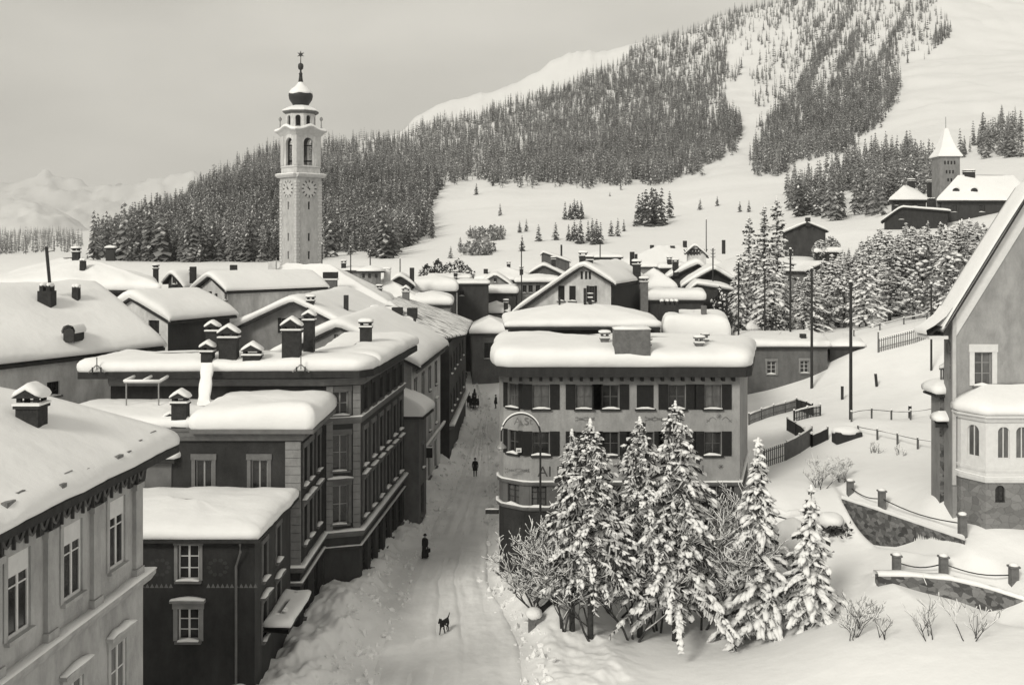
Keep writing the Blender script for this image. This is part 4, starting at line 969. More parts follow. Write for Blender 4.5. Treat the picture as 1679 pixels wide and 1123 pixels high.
# bay
bx0, bx1, bd = PX(1570, 59.9), PX(1760, 58), 58.0
BP = [(bx0, dv - .05), (bx0 + .02, bd + 1.5), (bx0 + .75, bd), (bx1, bd), (bx1, dv - .05)]; mb = MB(); sb = F / 58
zt, zm, zo = PZ(684, 58), PZ(788, 58), 4.5
zwin = PZ(752, 58)
BW = [wn(PX(x, bd) - (bx0 + .75), zwin, .66, 1.75, arch=.33, fm='white', gm='curtain', sill=0, rows=(), bar=.045) for x in (1646, 1676, 1706)]
L2 = (V2(BP[2]) - V2(BP[1])).length
for i in range(4):
    ww = [wn(L2 / 2, zwin, .78, 1.75, arch=.36, fm='white', gm='curtain', sill=0, rows=(), bar=.045)] if i == 1 else BW if i == 2 else ()
    facade(mb, h, BP[i], BP[i + 1], zm, zt, ww, 'white', depth=.15)
    facade(mb, h, BP[i], BP[i + 1], zo, zm, [wn(PX(x, bd) - bx0 - .75, PZ(824, bd), .55, .95, arch=.28, fm='wood', sill=0) for x in (1640, 1690)] if i == 2 else (), 'stonefine', depth=.2)
mb.build('bay_wall', None, h)
band(h, BP, zt - .25, zt, .18, 'white', 0, 'bay_cornice'); band(h, BP, zm - .1, zm + .22, .14, 'white', .05, 'bay_course'); band(h, BP, zwin - .75, zwin - .55, .06, 'white', 0, 'bay_course')
E = [(bx0 - .3, dv), (bx0 - .28, bd + 1.3), (bx0 + .6, bd - .35), (bx1 + .3, bd - .35), (bx1 + .3, dv)]
rf2 = slab(h, E, zt + .01, .1, .3, 'white', name='bay_roof'); pillow(rf2, E, zt + .11, .75, .7, round_=.9, seed=6, ridge=((bx0 + 1.5, dv - .1), (bx1 - 1, dv - .1)))
# stone porch on the left
px0, px1 = PX(1534, 62), PX(1566, 62); mb = MB()
PP = [(px0, 61.4), (px1, 61.4), (px1, 62.65), (px0, 62.65)]
for i in range(4):
    facade(mb, h, PP[i], PP[(i + 1) % 4], zb, PZ(648, 62), [wn(.62, PZ(745, 62), .5, 1.7, arch=.25, fm='frame', gm='glass', sill=0), wn(.75, PZ(832, 62), .8, 1.5, fm='wood', plain=1, sill=0, name='door')] if i == 0 else (), 'stone' if i == 0 else 'mid')
mb.build('porch_wall', None, h)
E = offset_poly(PP, .35); rf3 = slab(h, E, PZ(690, 62) , .12, .2, 'wood', name='porch_roof') if 0 else slab(h, E, PZ(648, 62) + .01, .12, .2, 'wood', name='porch_roof'); pillow(rf3, E, PZ(648, 62) + .13, .6, .4, round_=.7, seed=8)
q = MB(); z = PZ(640, 62) + .7
for k in range(9): q.box((px0 + .1 + k * .14, 61.5, z), (px0 + .18 + k * .14, 61.58, z + .55), 'trim')
q.box((px0 + .05, 61.46, z + .56), (px1, 61.62, z + .66), 'trim'); bl = q.build('balustrade', None, h); snowbar(bl, (px0, 61.54), (1, 0), (0, -1), .05, px1 - px0, -.1, .12, z + .66, .3)
q = MB(); q.face([(px0 - .55, 60.6, PZ(696, 61)), (px1, 60.6, PZ(694, 61)), (px1, 61.5, PZ(690, 61) + .25), (px0 - .4, 61.5, PZ(690, 61) + .25)], 'wood'); q.box((px0 - .55, 60.58, PZ(696, 61) - .1), (px1, 60.66, PZ(696, 61) - .005), 'wood'); pc = q.build('porch_canopy', None, h)
pillow(pc, [(px0 - .5, 60.6), (px1 - .05, 60.6), (px1 - .05, 61.38), (px0 - .5, 61.38)], PZ(693, 61) + .08, .45, .15, round_=.4, bulge=.06)
# ================================================================ VILLAGE BEHIND
dk = dict(fm='wood', sm='trim', plain=0)
def pw(x, y0, y1, w, **k): return dict(x=x, y0=y0, y1=y1, pw=w, fm='wood', **k)
# left side, front to back
u_ = Vector((.45, .893)); n_ = Vector((.893, -.45)); E0 = Vector((-33, 59)); E1 = E0 + u_ * 17.9; C7 = E0 - n_ * 7
H7 = empty('house', (C7.x, C7.y, 0), 'wide house at the left with big unbroken snow roof and tiny arched dormer', 'house'); mb = MB(); a, b = E0 - n_ * .5, E1 - n_ * .5; c, d_ = a - n_ * 13, b - n_ * 13
facade(mb, H7, a, b, 0, 14.3, [wn(9.2, 12.0, 1.0, .9, fm='wood')], 'light'); facade(mb, H7, b, d_, 0, None, (), 'light', top=(6.5, 18.2, 14.3, 14.3)); facade(mb, H7, d_, c, 0, 14.3, (), 'light'); facade(mb, H7, c, a, 0, None, (), 'light', top=(6.5, 18.2, 14.3, 14.3)); mb.build('wall', None, H7)
gable_roof(H7, C7, u_, 17.9, 7, 7, 18.5, .6, .6, .75, .4, .4, 51, 'wood', 'snow', .2)
for q in ((66, 88, 466, 502, 74, 'pots'), (120, 130, 468, 492, 76, 'pots')): chim_px(H7, *q)
def dormer(x, y0, y1, w, d, label=None):
    pass
d = roof_d(H7, 113, 556, 69.5) - .45; xx = PX(113, d); z0 = PZ(556, d); q = MB(); arc = [(.34, -.2), (.34, .40)] + [(.34 * math.cos(a), .40 + .34 * math.sin(a)) for a in np.linspace(.3, math.pi - .3, 7)] + [(-.34, .40), (-.34, -.2)]
q.grid([[(xx + a, y, z0 + b) for a, b in arc] for y in (d - .05, d + 1.6)], 'wood', closed=True); dm = q.build('dormer', None, H7)
q = MB(); q.face([(xx + a, d - .03, z0 + b) for a, b in arc], 'glass'); q.build('pane', None, dm)
q = MB(); q.grid([[(xx + a * 1.25, y, z0 + .06 + b * k) for a, b, k in ((.34, .30, 1), (.36, .5, 1), (.25, .78, 1), (0, .88, 1), (-.25, .78, 1), (-.36, .5, 1), (-.34, .30, 1))] for y in (d - .12, d + .4, d + 1.7)], 'snow'); q.build('dormer_snow', None, dm, smooth=True)
D_ = roof_d(H7, 80, 490, 74) + .3; q = MB(); q.tube([(PX(82, D_), D_, PZ(470, D_)), (PX(76, D_), D_, PZ(405, D_))], .11, 6, 'iron'); q.tube([(PX(78, D_), D_, PZ(413, D_)), (PX(89, D_), D_, PZ(411, D_))], .03, 5, 'iron')
q.tube([(PX(89, D_), D_, PZ(395, D_)), (PX(89, D_), D_, PZ(413, D_))], .02, 5, 'iron'); q.build('stove_pipe', None, H7)
hip_house('farther broad house at the left, its snow roof carrying a wide dark stone chimney', 96, -40, 262, 424, 480, 22, wall='brown', T=.8, oh=.5, seed=52, skew=(-8, -9),
    chims=[(213, 237, 455, 484, 100, 'pots'), (132, 140, 425, 444, 106, 'pots'), (120, 130, 404, 427, 110, 'cap')], lump=.2)
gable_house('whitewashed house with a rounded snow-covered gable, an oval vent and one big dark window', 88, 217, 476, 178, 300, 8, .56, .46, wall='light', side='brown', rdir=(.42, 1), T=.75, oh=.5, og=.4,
    wins=[pw(258, 524, 546, 22, gm='shutter'), pw(262, 551, 563, 18, gm='shutter')], rwins=[wn(2, 9, .8, 2, fm='wood'), wn(4.5, 9, .8, 2, fm='wood'), wn(7, 9, .8, 2, fm='wood')], seed=53)
v = [o for o in bpy.data.objects if o.get('label', '').startswith('whitewashed house with a rounded')][0]
q = MB(); c = (PX(229, 87.9), PZ(507, 87.9)); q.face([(c[0] + .42 * math.cos(a), 87.93, c[1] + .3 * math.sin(a)) for a in np.linspace(0, 6.28, 16)[:-1]], 'shutter'); q.build('vent', None, v)
gable_house('small dark wooden gabled house with pale window frames behind the whitewashed house', 118, 284, 441, 266, 312, 10, .95, wall='brown', T=.5, oh=.5, og=.4, wins=[pw(287, 451, 466, 8, casing='trimlight', cw=.15)], rdir=(.5, 1), seed=54, chims=[(312, 319, 440, 457, 121, 'cap'), (252, 259, 433, 450, 121, 'cap')])
gable_house('light house with a dark-edged gable and three small dark windows below the church tower', 108, 348, 444, 298, 392, 13, .55, .6, wall='light', T=.6, oh=.6, og=.5, wins=[pw(344, 478, 488, 8), pw(356, 481, 490, 7), pw(376, 479, 491, 7)], rdir=(.75, 1), seed=55, chims=[(378, 388, 433, 443, 120, 'plain'), (312, 321, 436, 445, 117, 'plain')])
hip_house('low flat-roofed block tucked between the gabled houses under the tower', 112, 366, 440, 480, 489, 8, wall='grey', T=.6, oh=.4, seed=56, chims=[(424, 430, 462, 475, 116, 'plain')])
gable_house('big grey gabled house with a triple dark window rising behind the hotel roof', 95, 483, 484, 362, 640, 22, .47, .50, wall='mid', T=.6, oh=.9, og=.9, wins=[pw(467, 522, 545, 11, shut='open'), pw(490, 522, 545, 11, shut='open')], rdir=(.05, 1), seed=57,
    chims=[(504, 515, 483, 507, 94.7, 'cap'), (564, 571, 483, 508, 98, 'plain')])
hip_house('large steep-roofed white house with massive two-stage chimney in front of the church tower', 122, 372, 640, 434, 506, 16, wall='mid', T=.7, oh=.5, seed=58, lump=.18,
    chims=[(441, 453, 427, 448, 134, 'plain', 'light')])
v = [o for o in bpy.data.objects if o.get('label', '').startswith('large steep-roofed white house')][0]
d = roof_d(v, 542, 495, 118) + .4; b = chimney(v, PX(542, d), d, PZ(497, d), PZ(456, d), 1.45, 1.1, 'plain', 'chim', .02)
q = MB(); x = PX(542, d); q.box((x - .85, d - .65, PZ(459, d)), (x + .85, d + .65, PZ(456.5, d)), 'snow'); q.box((x - .8, d - .6, PZ(456, d)), (x + .8, d + .6, PZ(446.5, d)), 'brick'); q.box((x - .84, d - .64, PZ(446, d)), (x + .84, d + .64, PZ(445, d)), 'snow'); q.build('chimney_cap', None, b)
h = hip_house('house with a round roof turret rising from the snow, mid village', 138, 560, 690, 455, 500, 14, wall='light', T=.7, oh=.4, seed=59, lump=.18, chims=[(630, 640, 438, 462, 139, 'cap', 'light'), (660, 671, 468, 500, 121, 'hood', 'chim')])
q = MB(); d = 141; x = PX(608, d); q.lathe([(1.35, PZ(466, d)), (1.35, PZ(445, d))], (x, d, 0), 14, 'mid'); tr = q.build('roof_turret', None, h)
q = MB(); q.lathe([(1.9, PZ(447, d)), (1.85, PZ(444.5, d))], (x, d, 0), 14, 'wood'); q.build('turret_roof', None, tr)
q = MB(); q.lathe([(1.95, PZ(444.4, d)), (2.0, PZ(443, d)), (1.5, PZ(439.5, d)), (.5, PZ(436.5, d)), (.05, PZ(435, d))], (x, d, 0), 14, 'snow'); q.build('turret_snow', None, tr, smooth=True)
q = MB()
for a in (-2.2, -1.57, -.9): q.box((x + 1.38 * math.cos(a) - .18, d + 1.38 * math.sin(a) - .05, PZ(455, d)), (x + 1.38 * math.cos(a) + .18, d + 1.38 * math.sin(a) + .05, PZ(449, d)), 'glass')
q.build('turret_window', None, tr)
gable_house('tiny dark gable poking out of the snow beside the round turret', 146, 656, 447, 640, 680, 8, .75, wall='brown', T=.5, oh=.4, og=.3, seed=60, chims=[(672, 679, 438, 456, 148, 'plain')])
hip_house('house under a thick snow cushion in front of the dark clump of trees', 152, 672, 750, 450, 480, 11, wall='brown', T=1.5, oh=.3, seed=61)
hip_house('narrow house with a deep snow cap just above the bend of the street', 134, 672, 742, 478, 503, 10, wall='mid', T=1.0, oh=.3, seed=62)
hip_house('small dark building with a snow lip beside the tall pale chimney wall', 158, 748, 803, 460, 468, 8, wall='brown', T=.5, oh=.2, seed=63, wins=[pw(757, 477, 485, 8)])
h = empty('pale_stack', (PX(778, 166), 166, 3), 'tall pale wall-like chimney stack standing above the bend of the street', 'chimney stack')
q = MB(); q.box((PX(770, 166), 165.5, 2), (PX(785, 166), 167, PZ(470, 166)), 'mid'); q.build('stack_wall', None, h); q = MB(); blob(q, (PX(777.5, 166), 166.2, PZ(470, 166)), (.8, .9, .4), 2, flat=.8); q.build('stack_snow', None, h, smooth=True)
hip_house('dark hut standing alone in the snow at the foot of the wooded spur', 268, 171, 189, 402, 408, 5, wall='wood', T=.5, oh=.3, seed=86)
# right of the street
hip_house('grey house at the street bend with rounded snow roof and one dark window', 150, 770, 836, 517, 550, 13, zb=0, wall='grey', T=.9, oh=.4, seed=64, wins=[pw(801, 562, 588, 14, casing='trim')], skew=(-1, 0))
h = hip_house('low house with a round snow cap above the bend of the street', 162, 792, 836, 495, 516, 9, wall='mid', T=.9, oh=.3, seed=65, chims=[(826, 833, 490, 508, 158, 'cap')])
hip_house('long house with a white pillow roof and brown wall left of the tall gable', 168, 784, 850, 468, 483, 10, wall='brown', T=1.1, oh=.4, seed=66, wins=[pw(797, 488, 500, 8)])
hip_house('house with three dark windows below a curved snow lip left of the tall gable', 170, 844, 918, 449, 465, 10, wall='mid', T=.8, oh=.4, seed=67, wins=[pw(860, 468, 480, 7), pw(870, 468, 480, 7), pw(882, 468, 479, 7)])
gable_house('brown gabled house half hidden behind the curved snow lip house', 182, 891, 431, 868, 990, 12, .62, .5, wall='woodmid', T=.5, oh=.4, og=.4, seed=68, chims=[(852, 858, 436, 456, 176, 'cap'), (904, 911, 420, 432, 190, 'cap')])
hip_house('wide low roof white with snow at the foot of the meadow', 186, 778, 880, 437, 462, 14, wall='mid', T=.6, oh=.4, seed=69, chims=[(793, 800, 440, 449, 190, 'plain'), (831, 837, 428, 438, 195, 'cap')])
gable_house('small farmhouse with a hipped gable and thin stove pipe far up the meadow edge', 232, 890, 411, 886, 936, 10, 1.2, .35, wall='woodmid', T=.5, oh=.3, og=.3, seed=70, chims=[(919, 922, 401, 411, 235, 'plain'), (904, 911, 421, 430, 226, 'plain')])
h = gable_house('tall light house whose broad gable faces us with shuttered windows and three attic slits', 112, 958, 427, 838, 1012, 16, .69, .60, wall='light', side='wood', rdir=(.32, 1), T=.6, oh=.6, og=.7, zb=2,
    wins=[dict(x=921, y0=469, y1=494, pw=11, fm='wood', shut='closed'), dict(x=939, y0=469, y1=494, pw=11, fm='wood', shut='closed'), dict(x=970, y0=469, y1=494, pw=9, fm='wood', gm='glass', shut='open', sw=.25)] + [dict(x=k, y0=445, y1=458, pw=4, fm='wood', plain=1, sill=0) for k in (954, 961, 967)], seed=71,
    chims=[(950, 962, 411, 428, 122, 'cap'), (962, 972, 418, 430, 124, 'cap'), (1038, 1050, 425, 455, 121, 'cap'), (1050, 1062, 453, 494, 113, 'cap', 'chim'), (1033, 1040, 412, 432, 132, 'plain'), (1041, 1045, 416, 432, 130, 'plain')])
hip_house('square house with a level snow roof to the right of the tall gable', 132, 1040, 1110, 440, 478, 12, wall='grey', T=.8, oh=.3, seed=72)
hip_house('low shed under a long snow bolster behind the square cushion roof', 122, 1062, 1158, 478, 495, 8, wall='brown', T=1.1, oh=.3, seed=73)
hip_house('broad snow roof climbing the lower meadow with two tiny dark openings', 205, 1010, 1190, 402, 440, 18, wall='mid', T=.6, oh=.4, seed=74, chims=[(1103, 1112, 424, 444, 172, 'cap'), (1120, 1126, 394, 406, 212, 'plain'), (1184, 1189, 393, 402, 210, 'plain'), (1066, 1072, 401, 407, 215, 'plain'), (1099, 1106, 402, 407, 215, 'plain')])
h = gable_house('half-timbered gable with lattice bracing peeping over the snow roofs', 190, 1140, 398, 1124, 1162, 10, .95, wall='light', T=.45, oh=.5, og=.4, seed=75)
q = MB(); d = 189.9
for k in range(6):
    for sg in (-1, 1):
        x0 = 1128 + k * 5; q.tube([(PX(x0, d), d, PZ(418, d)), (PX(x0 + sg * 7, d), d, PZ(409, d))], .09, 4, 'wood')
for y in (409, 415): q.tube([(PX(1129, d), d, PZ(y, d)), (PX(1152, d), d, PZ(y, d))], .09, 4, 'wood')
q.build('timber_lattice', None, h)
gable_house('chalet with a wide almost black gable and sweeping snow eaves', 142, 1170, 434, 1118, 1206, 13, .62, .62, wall='wood', T=.6, oh=1.2, og=1.0, seed=76, wl=4.0, wr=2.7)
gable_house('house with curled snow cornice left of the dark chalet', 158, 1145, 425, 1092, 1160, 10, .5, .9, wall='brown', T=.8, oh=.5, og=.5, seed=77, chims=[(1103, 1112, 428, 444, 152, 'plain')])
gable_house('small snow-roofed shed directly in front of the dark chalet', 132, 1141, 461, 1128, 1202, 9, 1.0, .16, wall='brown', T=.5, oh=.3, og=.2, seed=78)
hip_house('little hut with a snow hood among the bushes beside the long grey building', 126, 1225, 1255, 523, 545, 4, wall='wood', T=1.0, oh=.1, seed=79)
gable_house('brown stone barn with a plain windowless gable above the wood', 190, 1324, 362, 1284, 1357, 13, .43, .45, zb=12, wall='brown', T=.4, oh=.5, og=.5, seed=80, wins=[dict(x=1312, y0=375, y1=378, pw=2, plain=1, sill=0, fm='wood'), dict(x=1334, y0=375, y1=378, pw=2, plain=1, sill=0, fm='wood')], chims=[(1321, 1328, 356, 364, 196, 'plain')])
gable_house('low house in the trees with a curved dark gable beneath a long snow roof', 158, 1350, 427, 1308, 1368, 16, .35, .45, wall='mid', T=.5, oh=.5, og=.4, rdir=(-.5, 1), seed=81, wins=[pw(1349, 432, 439, 8)])
hip_house('flat hut with a snow slab behind the barn', 184, 1335, 1382, 404, 416, 8, wall='wood', T=.8, oh=.3, seed=82)
# more of the close-packed roofs between the tower and the wood
hip_house('snow-capped low house just below the dark bushy clump of trees', 190, 700, 772, 449, 459, 10, wall='mid', T=.6, oh=.4, seed=90, chims=[(744, 750, 443, 454, 194, 'cap')])
gable_house('small grey gable half sunk among the white roofs left of the thin telegraph pole', 176, 812, 446, 788, 842, 11, .7, wall='mid', T=.5, oh=.5, og=.4, seed=91, wins=[pw(812, 456, 463, 5)])
hip_house('brown-walled house with level snow roof tight against the right flank of the tall gable house', 146, 1012, 1078, 452, 470, 10, wall='brown', T=.7, oh=.4, seed=92, chims=[(1064, 1072, 446, 460, 150, 'cap')])
gable_house('distant pale gable below the broad meadow roof', 214, 1056, 417, 1036, 1084, 11, .7, wall='mid', T=.5, oh=.5, og=.4, seed=93, wins=[pw(1056, 425, 431, 4)])
hip_house('distant low barn with white roof right behind the ridge of the tall gable house', 226, 950, 1022, 412, 424, 9, wall='wood', T=.5, oh=.4, seed=94)
gable_house('little dark gable in front of the round roof turret', 128, 598, 470, 572, 628, 10, .65, wall='brown', T=.5, oh=.5, og=.4, seed=95, chims=[(618, 626, 466, 482, 130, 'cap')])
hip_house('low white roof right at the foot of the church tower', 172, 520, 598, 434, 446, 11, wall='mid', T=.6, oh=.4, seed=96, chims=[(560, 567, 426, 440, 176, 'cap')])
hip_house('narrow house with soot-dark walls behind the curled snow cornice house', 186, 1080, 1128, 428, 442, 10, wall='wood', T=.7, oh=.4, seed=97, chims=[(1094, 1101, 420, 434, 190, 'cap')])
# hamlet with the small church at the upper right
gable_house('dark wooden chalet below the stone church tower', 222, 1478, 337, 1446, 1552, 12, .75, .1, wall='wood', T=.45, oh=.7, og=.7, seed=83, wr=9, rdir=(.38, 1), wins=[pw(1478, 352, 360, 8)], chims=[(1521, 1533, 325, 344, 226, 'pots')])
hip_house('house with a pyramid snow roof and roof lantern left of the stone church tower', 240, 1458, 1524, 305, 330, 9, wall='brown', T=.5, oh=.7, seed=84, skew=(3, 3), chims=[(1489, 1499, 293, 307, 246, 'cap'), (1521, 1527, 295, 312, 246, 'cap')], wins=[pw(1470, 332, 337, 8), pw(1500, 332, 338, 8)])
h = hip_house('large snow-roofed manor right of the stone church tower with two eyelid dormers', 226, 1536, 1700, 288, 331, 12, wall='brown', T=.5, oh=.8, seed=85, skew=(5, 5), chims=[(1580, 1597, 278, 290, 232, 'cap')], wins=[pw(1564, 337, 348, 10), pw(1610, 337, 348, 10)])
for px in (1571, 1601):
    q = MB(); d = 226.5; q.lathe([(.75, -2.2), (.75, .6)], (0, 0, 0), 12, 'wood'); q.v = [(PX(px, d) + x, d + 1.6 - z, PZ(313, d) + y * .9) for x, y, z in q.v]; dm = q.build('dormer', None, h)
    q = MB(); q.lathe([(.9, -2.4), (.9, .62)], (0, 0, 0), 12, 'snow'); q.v = [(PX(px, d) + x, d + 1.8 - z, PZ(313, d) + .2 + y) for x, y, z in q.v]; q.build('dormer_snow', None, dm, smooth=True)
h = empty('stone_church', (PX(1557, 236), 236, 22), 'square stone bell tower with rows of small arched openings and a pointed snowy spire', 'church tower')
d = 236; x0, x1 = PX(1541, d), PX(1574, d); xm = (x0 + x1) / 2; hw = (x1 - x0) / 2; zt = PZ(256, d); mb = MB()
TW = [wn(hw + (k - 1.5) * .72, PZ(270, d), .42, .85, plain=1, sill=0, fm='wood', arch=.2) for k in range(4)] + [wn(hw + (k - 1) * .72, PZ(285, d), .42, .8, plain=1, sill=0, fm='wood', arch=.2) for k in range(3)] + [wn(hw + (k - .5) * .72, PZ(298, d), .4, .7, plain=1, sill=0, fm='wood') for k in range(2)] + [wn(hw, PZ(311, d), .3, .5, plain=1, sill=0, fm='wood')]
Pq = [(x0, d), (x1, d), (x1, d + 2 * hw), (x0, d + 2 * hw)]
for i in range(4): facade(mb, h, Pq[i], Pq[(i + 1) % 4], 20, zt, TW if i == 0 else (), 'mid', depth=.3)
mb.build('tower_wall', None, h)
q = MB(); a = hw * 1.22 * 1.414
q.lathe([(a, zt - .1), (a, zt + .12), (a * .62, zt + 1.9), (a * .34, zt + 4.2), (a * .14, zt + 6.4), (.05, PZ(211, d))], (xm, d + hw, 0), 4, 'snow', math.pi / 4); sp = q.build('spire', None, h)
q = MB(); q.tube([(xm, d + hw, PZ(214, d)), (xm, d + hw, PZ(190, d))], .05, 5, 'iron'); q.build('weather_vane', None, sp)

# ================================================================ CHURCH TOWER WITH ONION DOME
d = 190.0; s = F / d; tx = PX(486.5, d); ty = d + 3.6
h = empty('church_tower', (tx, ty, 6), 'tall pale baroque church tower with clock faces, open belfry and snow-topped onion dome', 'church tower')
def ring(r, ph=-math.pi / 2, n=4): return [(tx + r * math.cos(ph + 2 * math.pi * k / n), ty + r * math.sin(ph + 2 * math.pi * k / n)) for k in range(n)]
Rs = 34.5 / s
zc = PZ(287, d)
P4 = ring(Rs, -math.pi / 2); mb = MB(); side = Rs * 1.4142
# going CCW from the front corner: first wall faces right-front
slits = [wn(side / 2, PZ(y + 7, d), .45, 1.4, plain=1, sill=0, fm='wood') for y in (336, 388, 418)]
for i in range(4): facade(mb, h, P4[i], P4[(i + 1) % 4], 4, zc, slits if i in (0, 3) else (), 'tower', depth=.35)
mb.build('shaft', None, h)
for i, p in enumerate(P4):   # quoins
    q = MB()
    for dd, nn in ((V2(P4[(i + 1) % 4]) - V2(p), 1), (V2(P4[i - 1]) - V2(p), -1)):
        u = dd.normalized(); nrm = Vector((u.y, -u.x)) * nn
        k = 0; z = 5
        while z < zc - .9:
            q.obox(p, u, nrm, -.08, .75 if k % 2 else .5, -.03, .07, z + .02, z + .5, 'trimlight'); z += .55; k += 1
    if i != 2: q.build('quoins', None, h)
def closed(P): return P + [P[0], ]
def ringband(r, z0, z1, pr, m='trimlight', snow=0, n=4, nm='cornice'): 
    P = ring(r, -math.pi / 2, n); return band(h, P + [P[0]], z0, z1, pr, m, snow, nm)
ringband(Rs, zc - .35, zc + .25, .65, 'trimlight', .18)
for i in (0, 3):   # clock faces
    a, b = P4[i], P4[(i + 1) % 4]; o, du, dn, L = frame2(a, b); cz = PZ(309, d); cu = L / 2; r = 1.62
    q = MB(); q.face([(o.x + du.x * (cu + r * math.cos(t)) + dn.x * .05, o.y + du.y * (cu + r * math.cos(t)) + dn.y * .05, cz + r * math.sin(t)) for t in np.linspace(0, 2 * math.pi, 29)[:-1]], 'trimlight'); ck = q.build('clock', None, h)
    q = MB()
    for k in range(12):
        t = k * math.pi / 6; pu, pz = cu + r * .84 * math.cos(t), cz + r * .84 * math.sin(t); eu, ez = math.cos(t) * .24, math.sin(t) * .24; wu, wz = -math.sin(t) * .12, math.cos(t) * .12
        q.face([(o.x + du.x * (pu + A) + dn.x * .065, o.y + du.y * (pu + A) + dn.y * .065, pz + B) for A, B in ((-eu - wu, -ez - wz), (eu - wu, ez - wz), (eu + wu, ez + wz), (-eu + wu, -ez + wz))], 'inkdark')
    q.build('clock_numerals', None, ck); q = MB()
    for t, ln, wd in ((math.radians(118), 1.25, .09), (math.radians(150), .85, .13)):
        eu, ez = math.cos(t), math.sin(t)
        q.face([(o.x + du.x * (cu + A) + dn.x * .08, o.y + du.y * (cu + A) + dn.y * .08, cz + B) for A, B in ((-ez * wd - eu * .2, eu * wd - ez * .2), (ez * wd - eu * .2, -eu * wd - ez * .2), (eu * ln, ez * ln))], 'shutter')
    q.build('clock_hands', None, ck)
# belfry
Rb = 32.5 / s; zb0, zb1 = zc + .3, PZ(217, d); Pb = ring(Rb); mb = MB(); sd = Rb * 1.4142
for i in range(4): facade(mb, h, Pb[i], Pb[(i + 1) % 4], zb0, zb1, [dict(u=sd / 2, z=PZ(269, d), w=2.0, h=(269 - 224) / s, arch=1.0, noframe=1)] if 1 else (), 'light', depth=.7) if 0 else None
def open_wall(a, b, z0, z1, ow, oz, oh, arch, dep, m):
    """wall with a clear arched opening, no window in it"""
    facade_ops(mb, a, b, z0, z1, ow, oz, oh, arch, dep, m)
def facade_ops(mb, a, b, z0, z1, ow, oz, oh, arch, dep, m):
    global window
    keep = window; window = lambda *k: None
    L = (V2(b) - V2(a)).length
    facade(mb, None, a, b, z0, z1, [wn(L / 2, oz, ow, oh, arch=arch)], m, depth=dep); window = keep
Pi = ring(Rb - .75)
for i in range(4):
    facade_ops(mb, Pb[i], Pb[(i + 1) % 4], zb0, zb1, 2.1, PZ(270, d), 46 / s, 1.05, .45, 'light')
    facade_ops(mb, Pi[(i + 1) % 4], Pi[i], zb0, zb1, 2.1, PZ(270, d), 46 / s, 1.05, .1, 'grey')
mb.build('belfry', None, h)
ringband(Rb, PZ(274, d), PZ(272, d), .12, 'trimlight', .06, nm='string_course')
for i, p in enumerate(Pb):
    q = MB()
    for dd, nn in ((V2(Pb[(i + 1) % 4]) - V2(p), 1), (V2(Pb[i - 1]) - V2(p), -1)):
        u = dd.normalized(); q.obox(p, u, Vector((u.y, -u.x)) * nn, -.06, .95, -.03, .12, PZ(270, d), zb1 - .02, 'trimlight')
    q.build('belfry_pilaster', None, h)
q = MB(); q.lathe([(.75, -.65), (.62, -.5), (.45, .1), (.38, .45), (.15, .6)], (tx, ty, PZ(245, d)), 14, 'iron'); q.tube([(tx - 2.6, ty, PZ(236, d)), (tx + 2.6, ty, PZ(236, d))], .12, 6, 'wood'); q.tube([(tx, ty, PZ(243, d)), (tx, ty, PZ(236, d))], .08, 6, 'iron'); q.tube([(tx, ty - 2.6, PZ(258, d)), (tx, ty + 2.6, PZ(258, d))], .14, 6, 'wood'); q.tube([(tx - 2.6, ty, PZ(262, d)), (tx + 2.6, ty, PZ(262, d))], .16, 6, 'wood'); q.build('bell', None, h)
# waved cornice of the belfry: rises in an arc over every opening
rows = []; n = 64
def sq(r, t):  # point on a square of corner radius r, corner at t=0 in front
    k = (t * 4) % 1; i = int(t * 4) % 4; a = V2(ring(r)[i]); b = V2(ring(r)[(i + 1) % 4]); return a.lerp(b, k), k
for e, dz in ((Rb - .1, -1.0), (Rb + .25, -.75), (Rb + .75, -.3), (Rb + 1.25, 0), (Rb + 1.3, .18)):
    row = []
    for j in range(n):
        p, k = sq(e, j / n); row.append((p.x, p.y, PZ(214, d) + dz + .75 * math.exp(-((k - .5) / .22) ** 2) * (1 if dz > -.9 else .5)))
    rows.append(row)
q = MB(); q.grid(rows, 'trimlight', closed=True); cn = q.build('belfry_cornice', None, h)
rows = []
for e, dz in ((Rb + 1.32, .18), (Rb + 1.34, .42), (Rb + 1.0, .62), (Rb - .4, .8), (.5, 1.1)):
    row = []
    for j in range(n):
        p, k = sq(e, j / n); row.append((p.x, p.y, PZ(214, d) + dz + .75 * math.exp(-((k - .5) / .22) ** 2) * (1 if e > Rb else .3)))
    rows.append(row)
q = MB(); q.grid(rows, 'snow', closed=True); q.build('cornice_snow', None, cn, smooth=True)
for t in (-1, 1):  # corner finials
    q = MB(); x = tx + t * (Rb + .2); zf = PZ(211, d); q.lathe([(.28, 0), (.22, .5), (.12, .6), (.1, 1.3), (.1, 1.7), (.30, 1.95), (.3, 2.2), (.08, 2.5)], (x, ty, zf), 8, 'galv'); q.build('corner_finial', None, h)
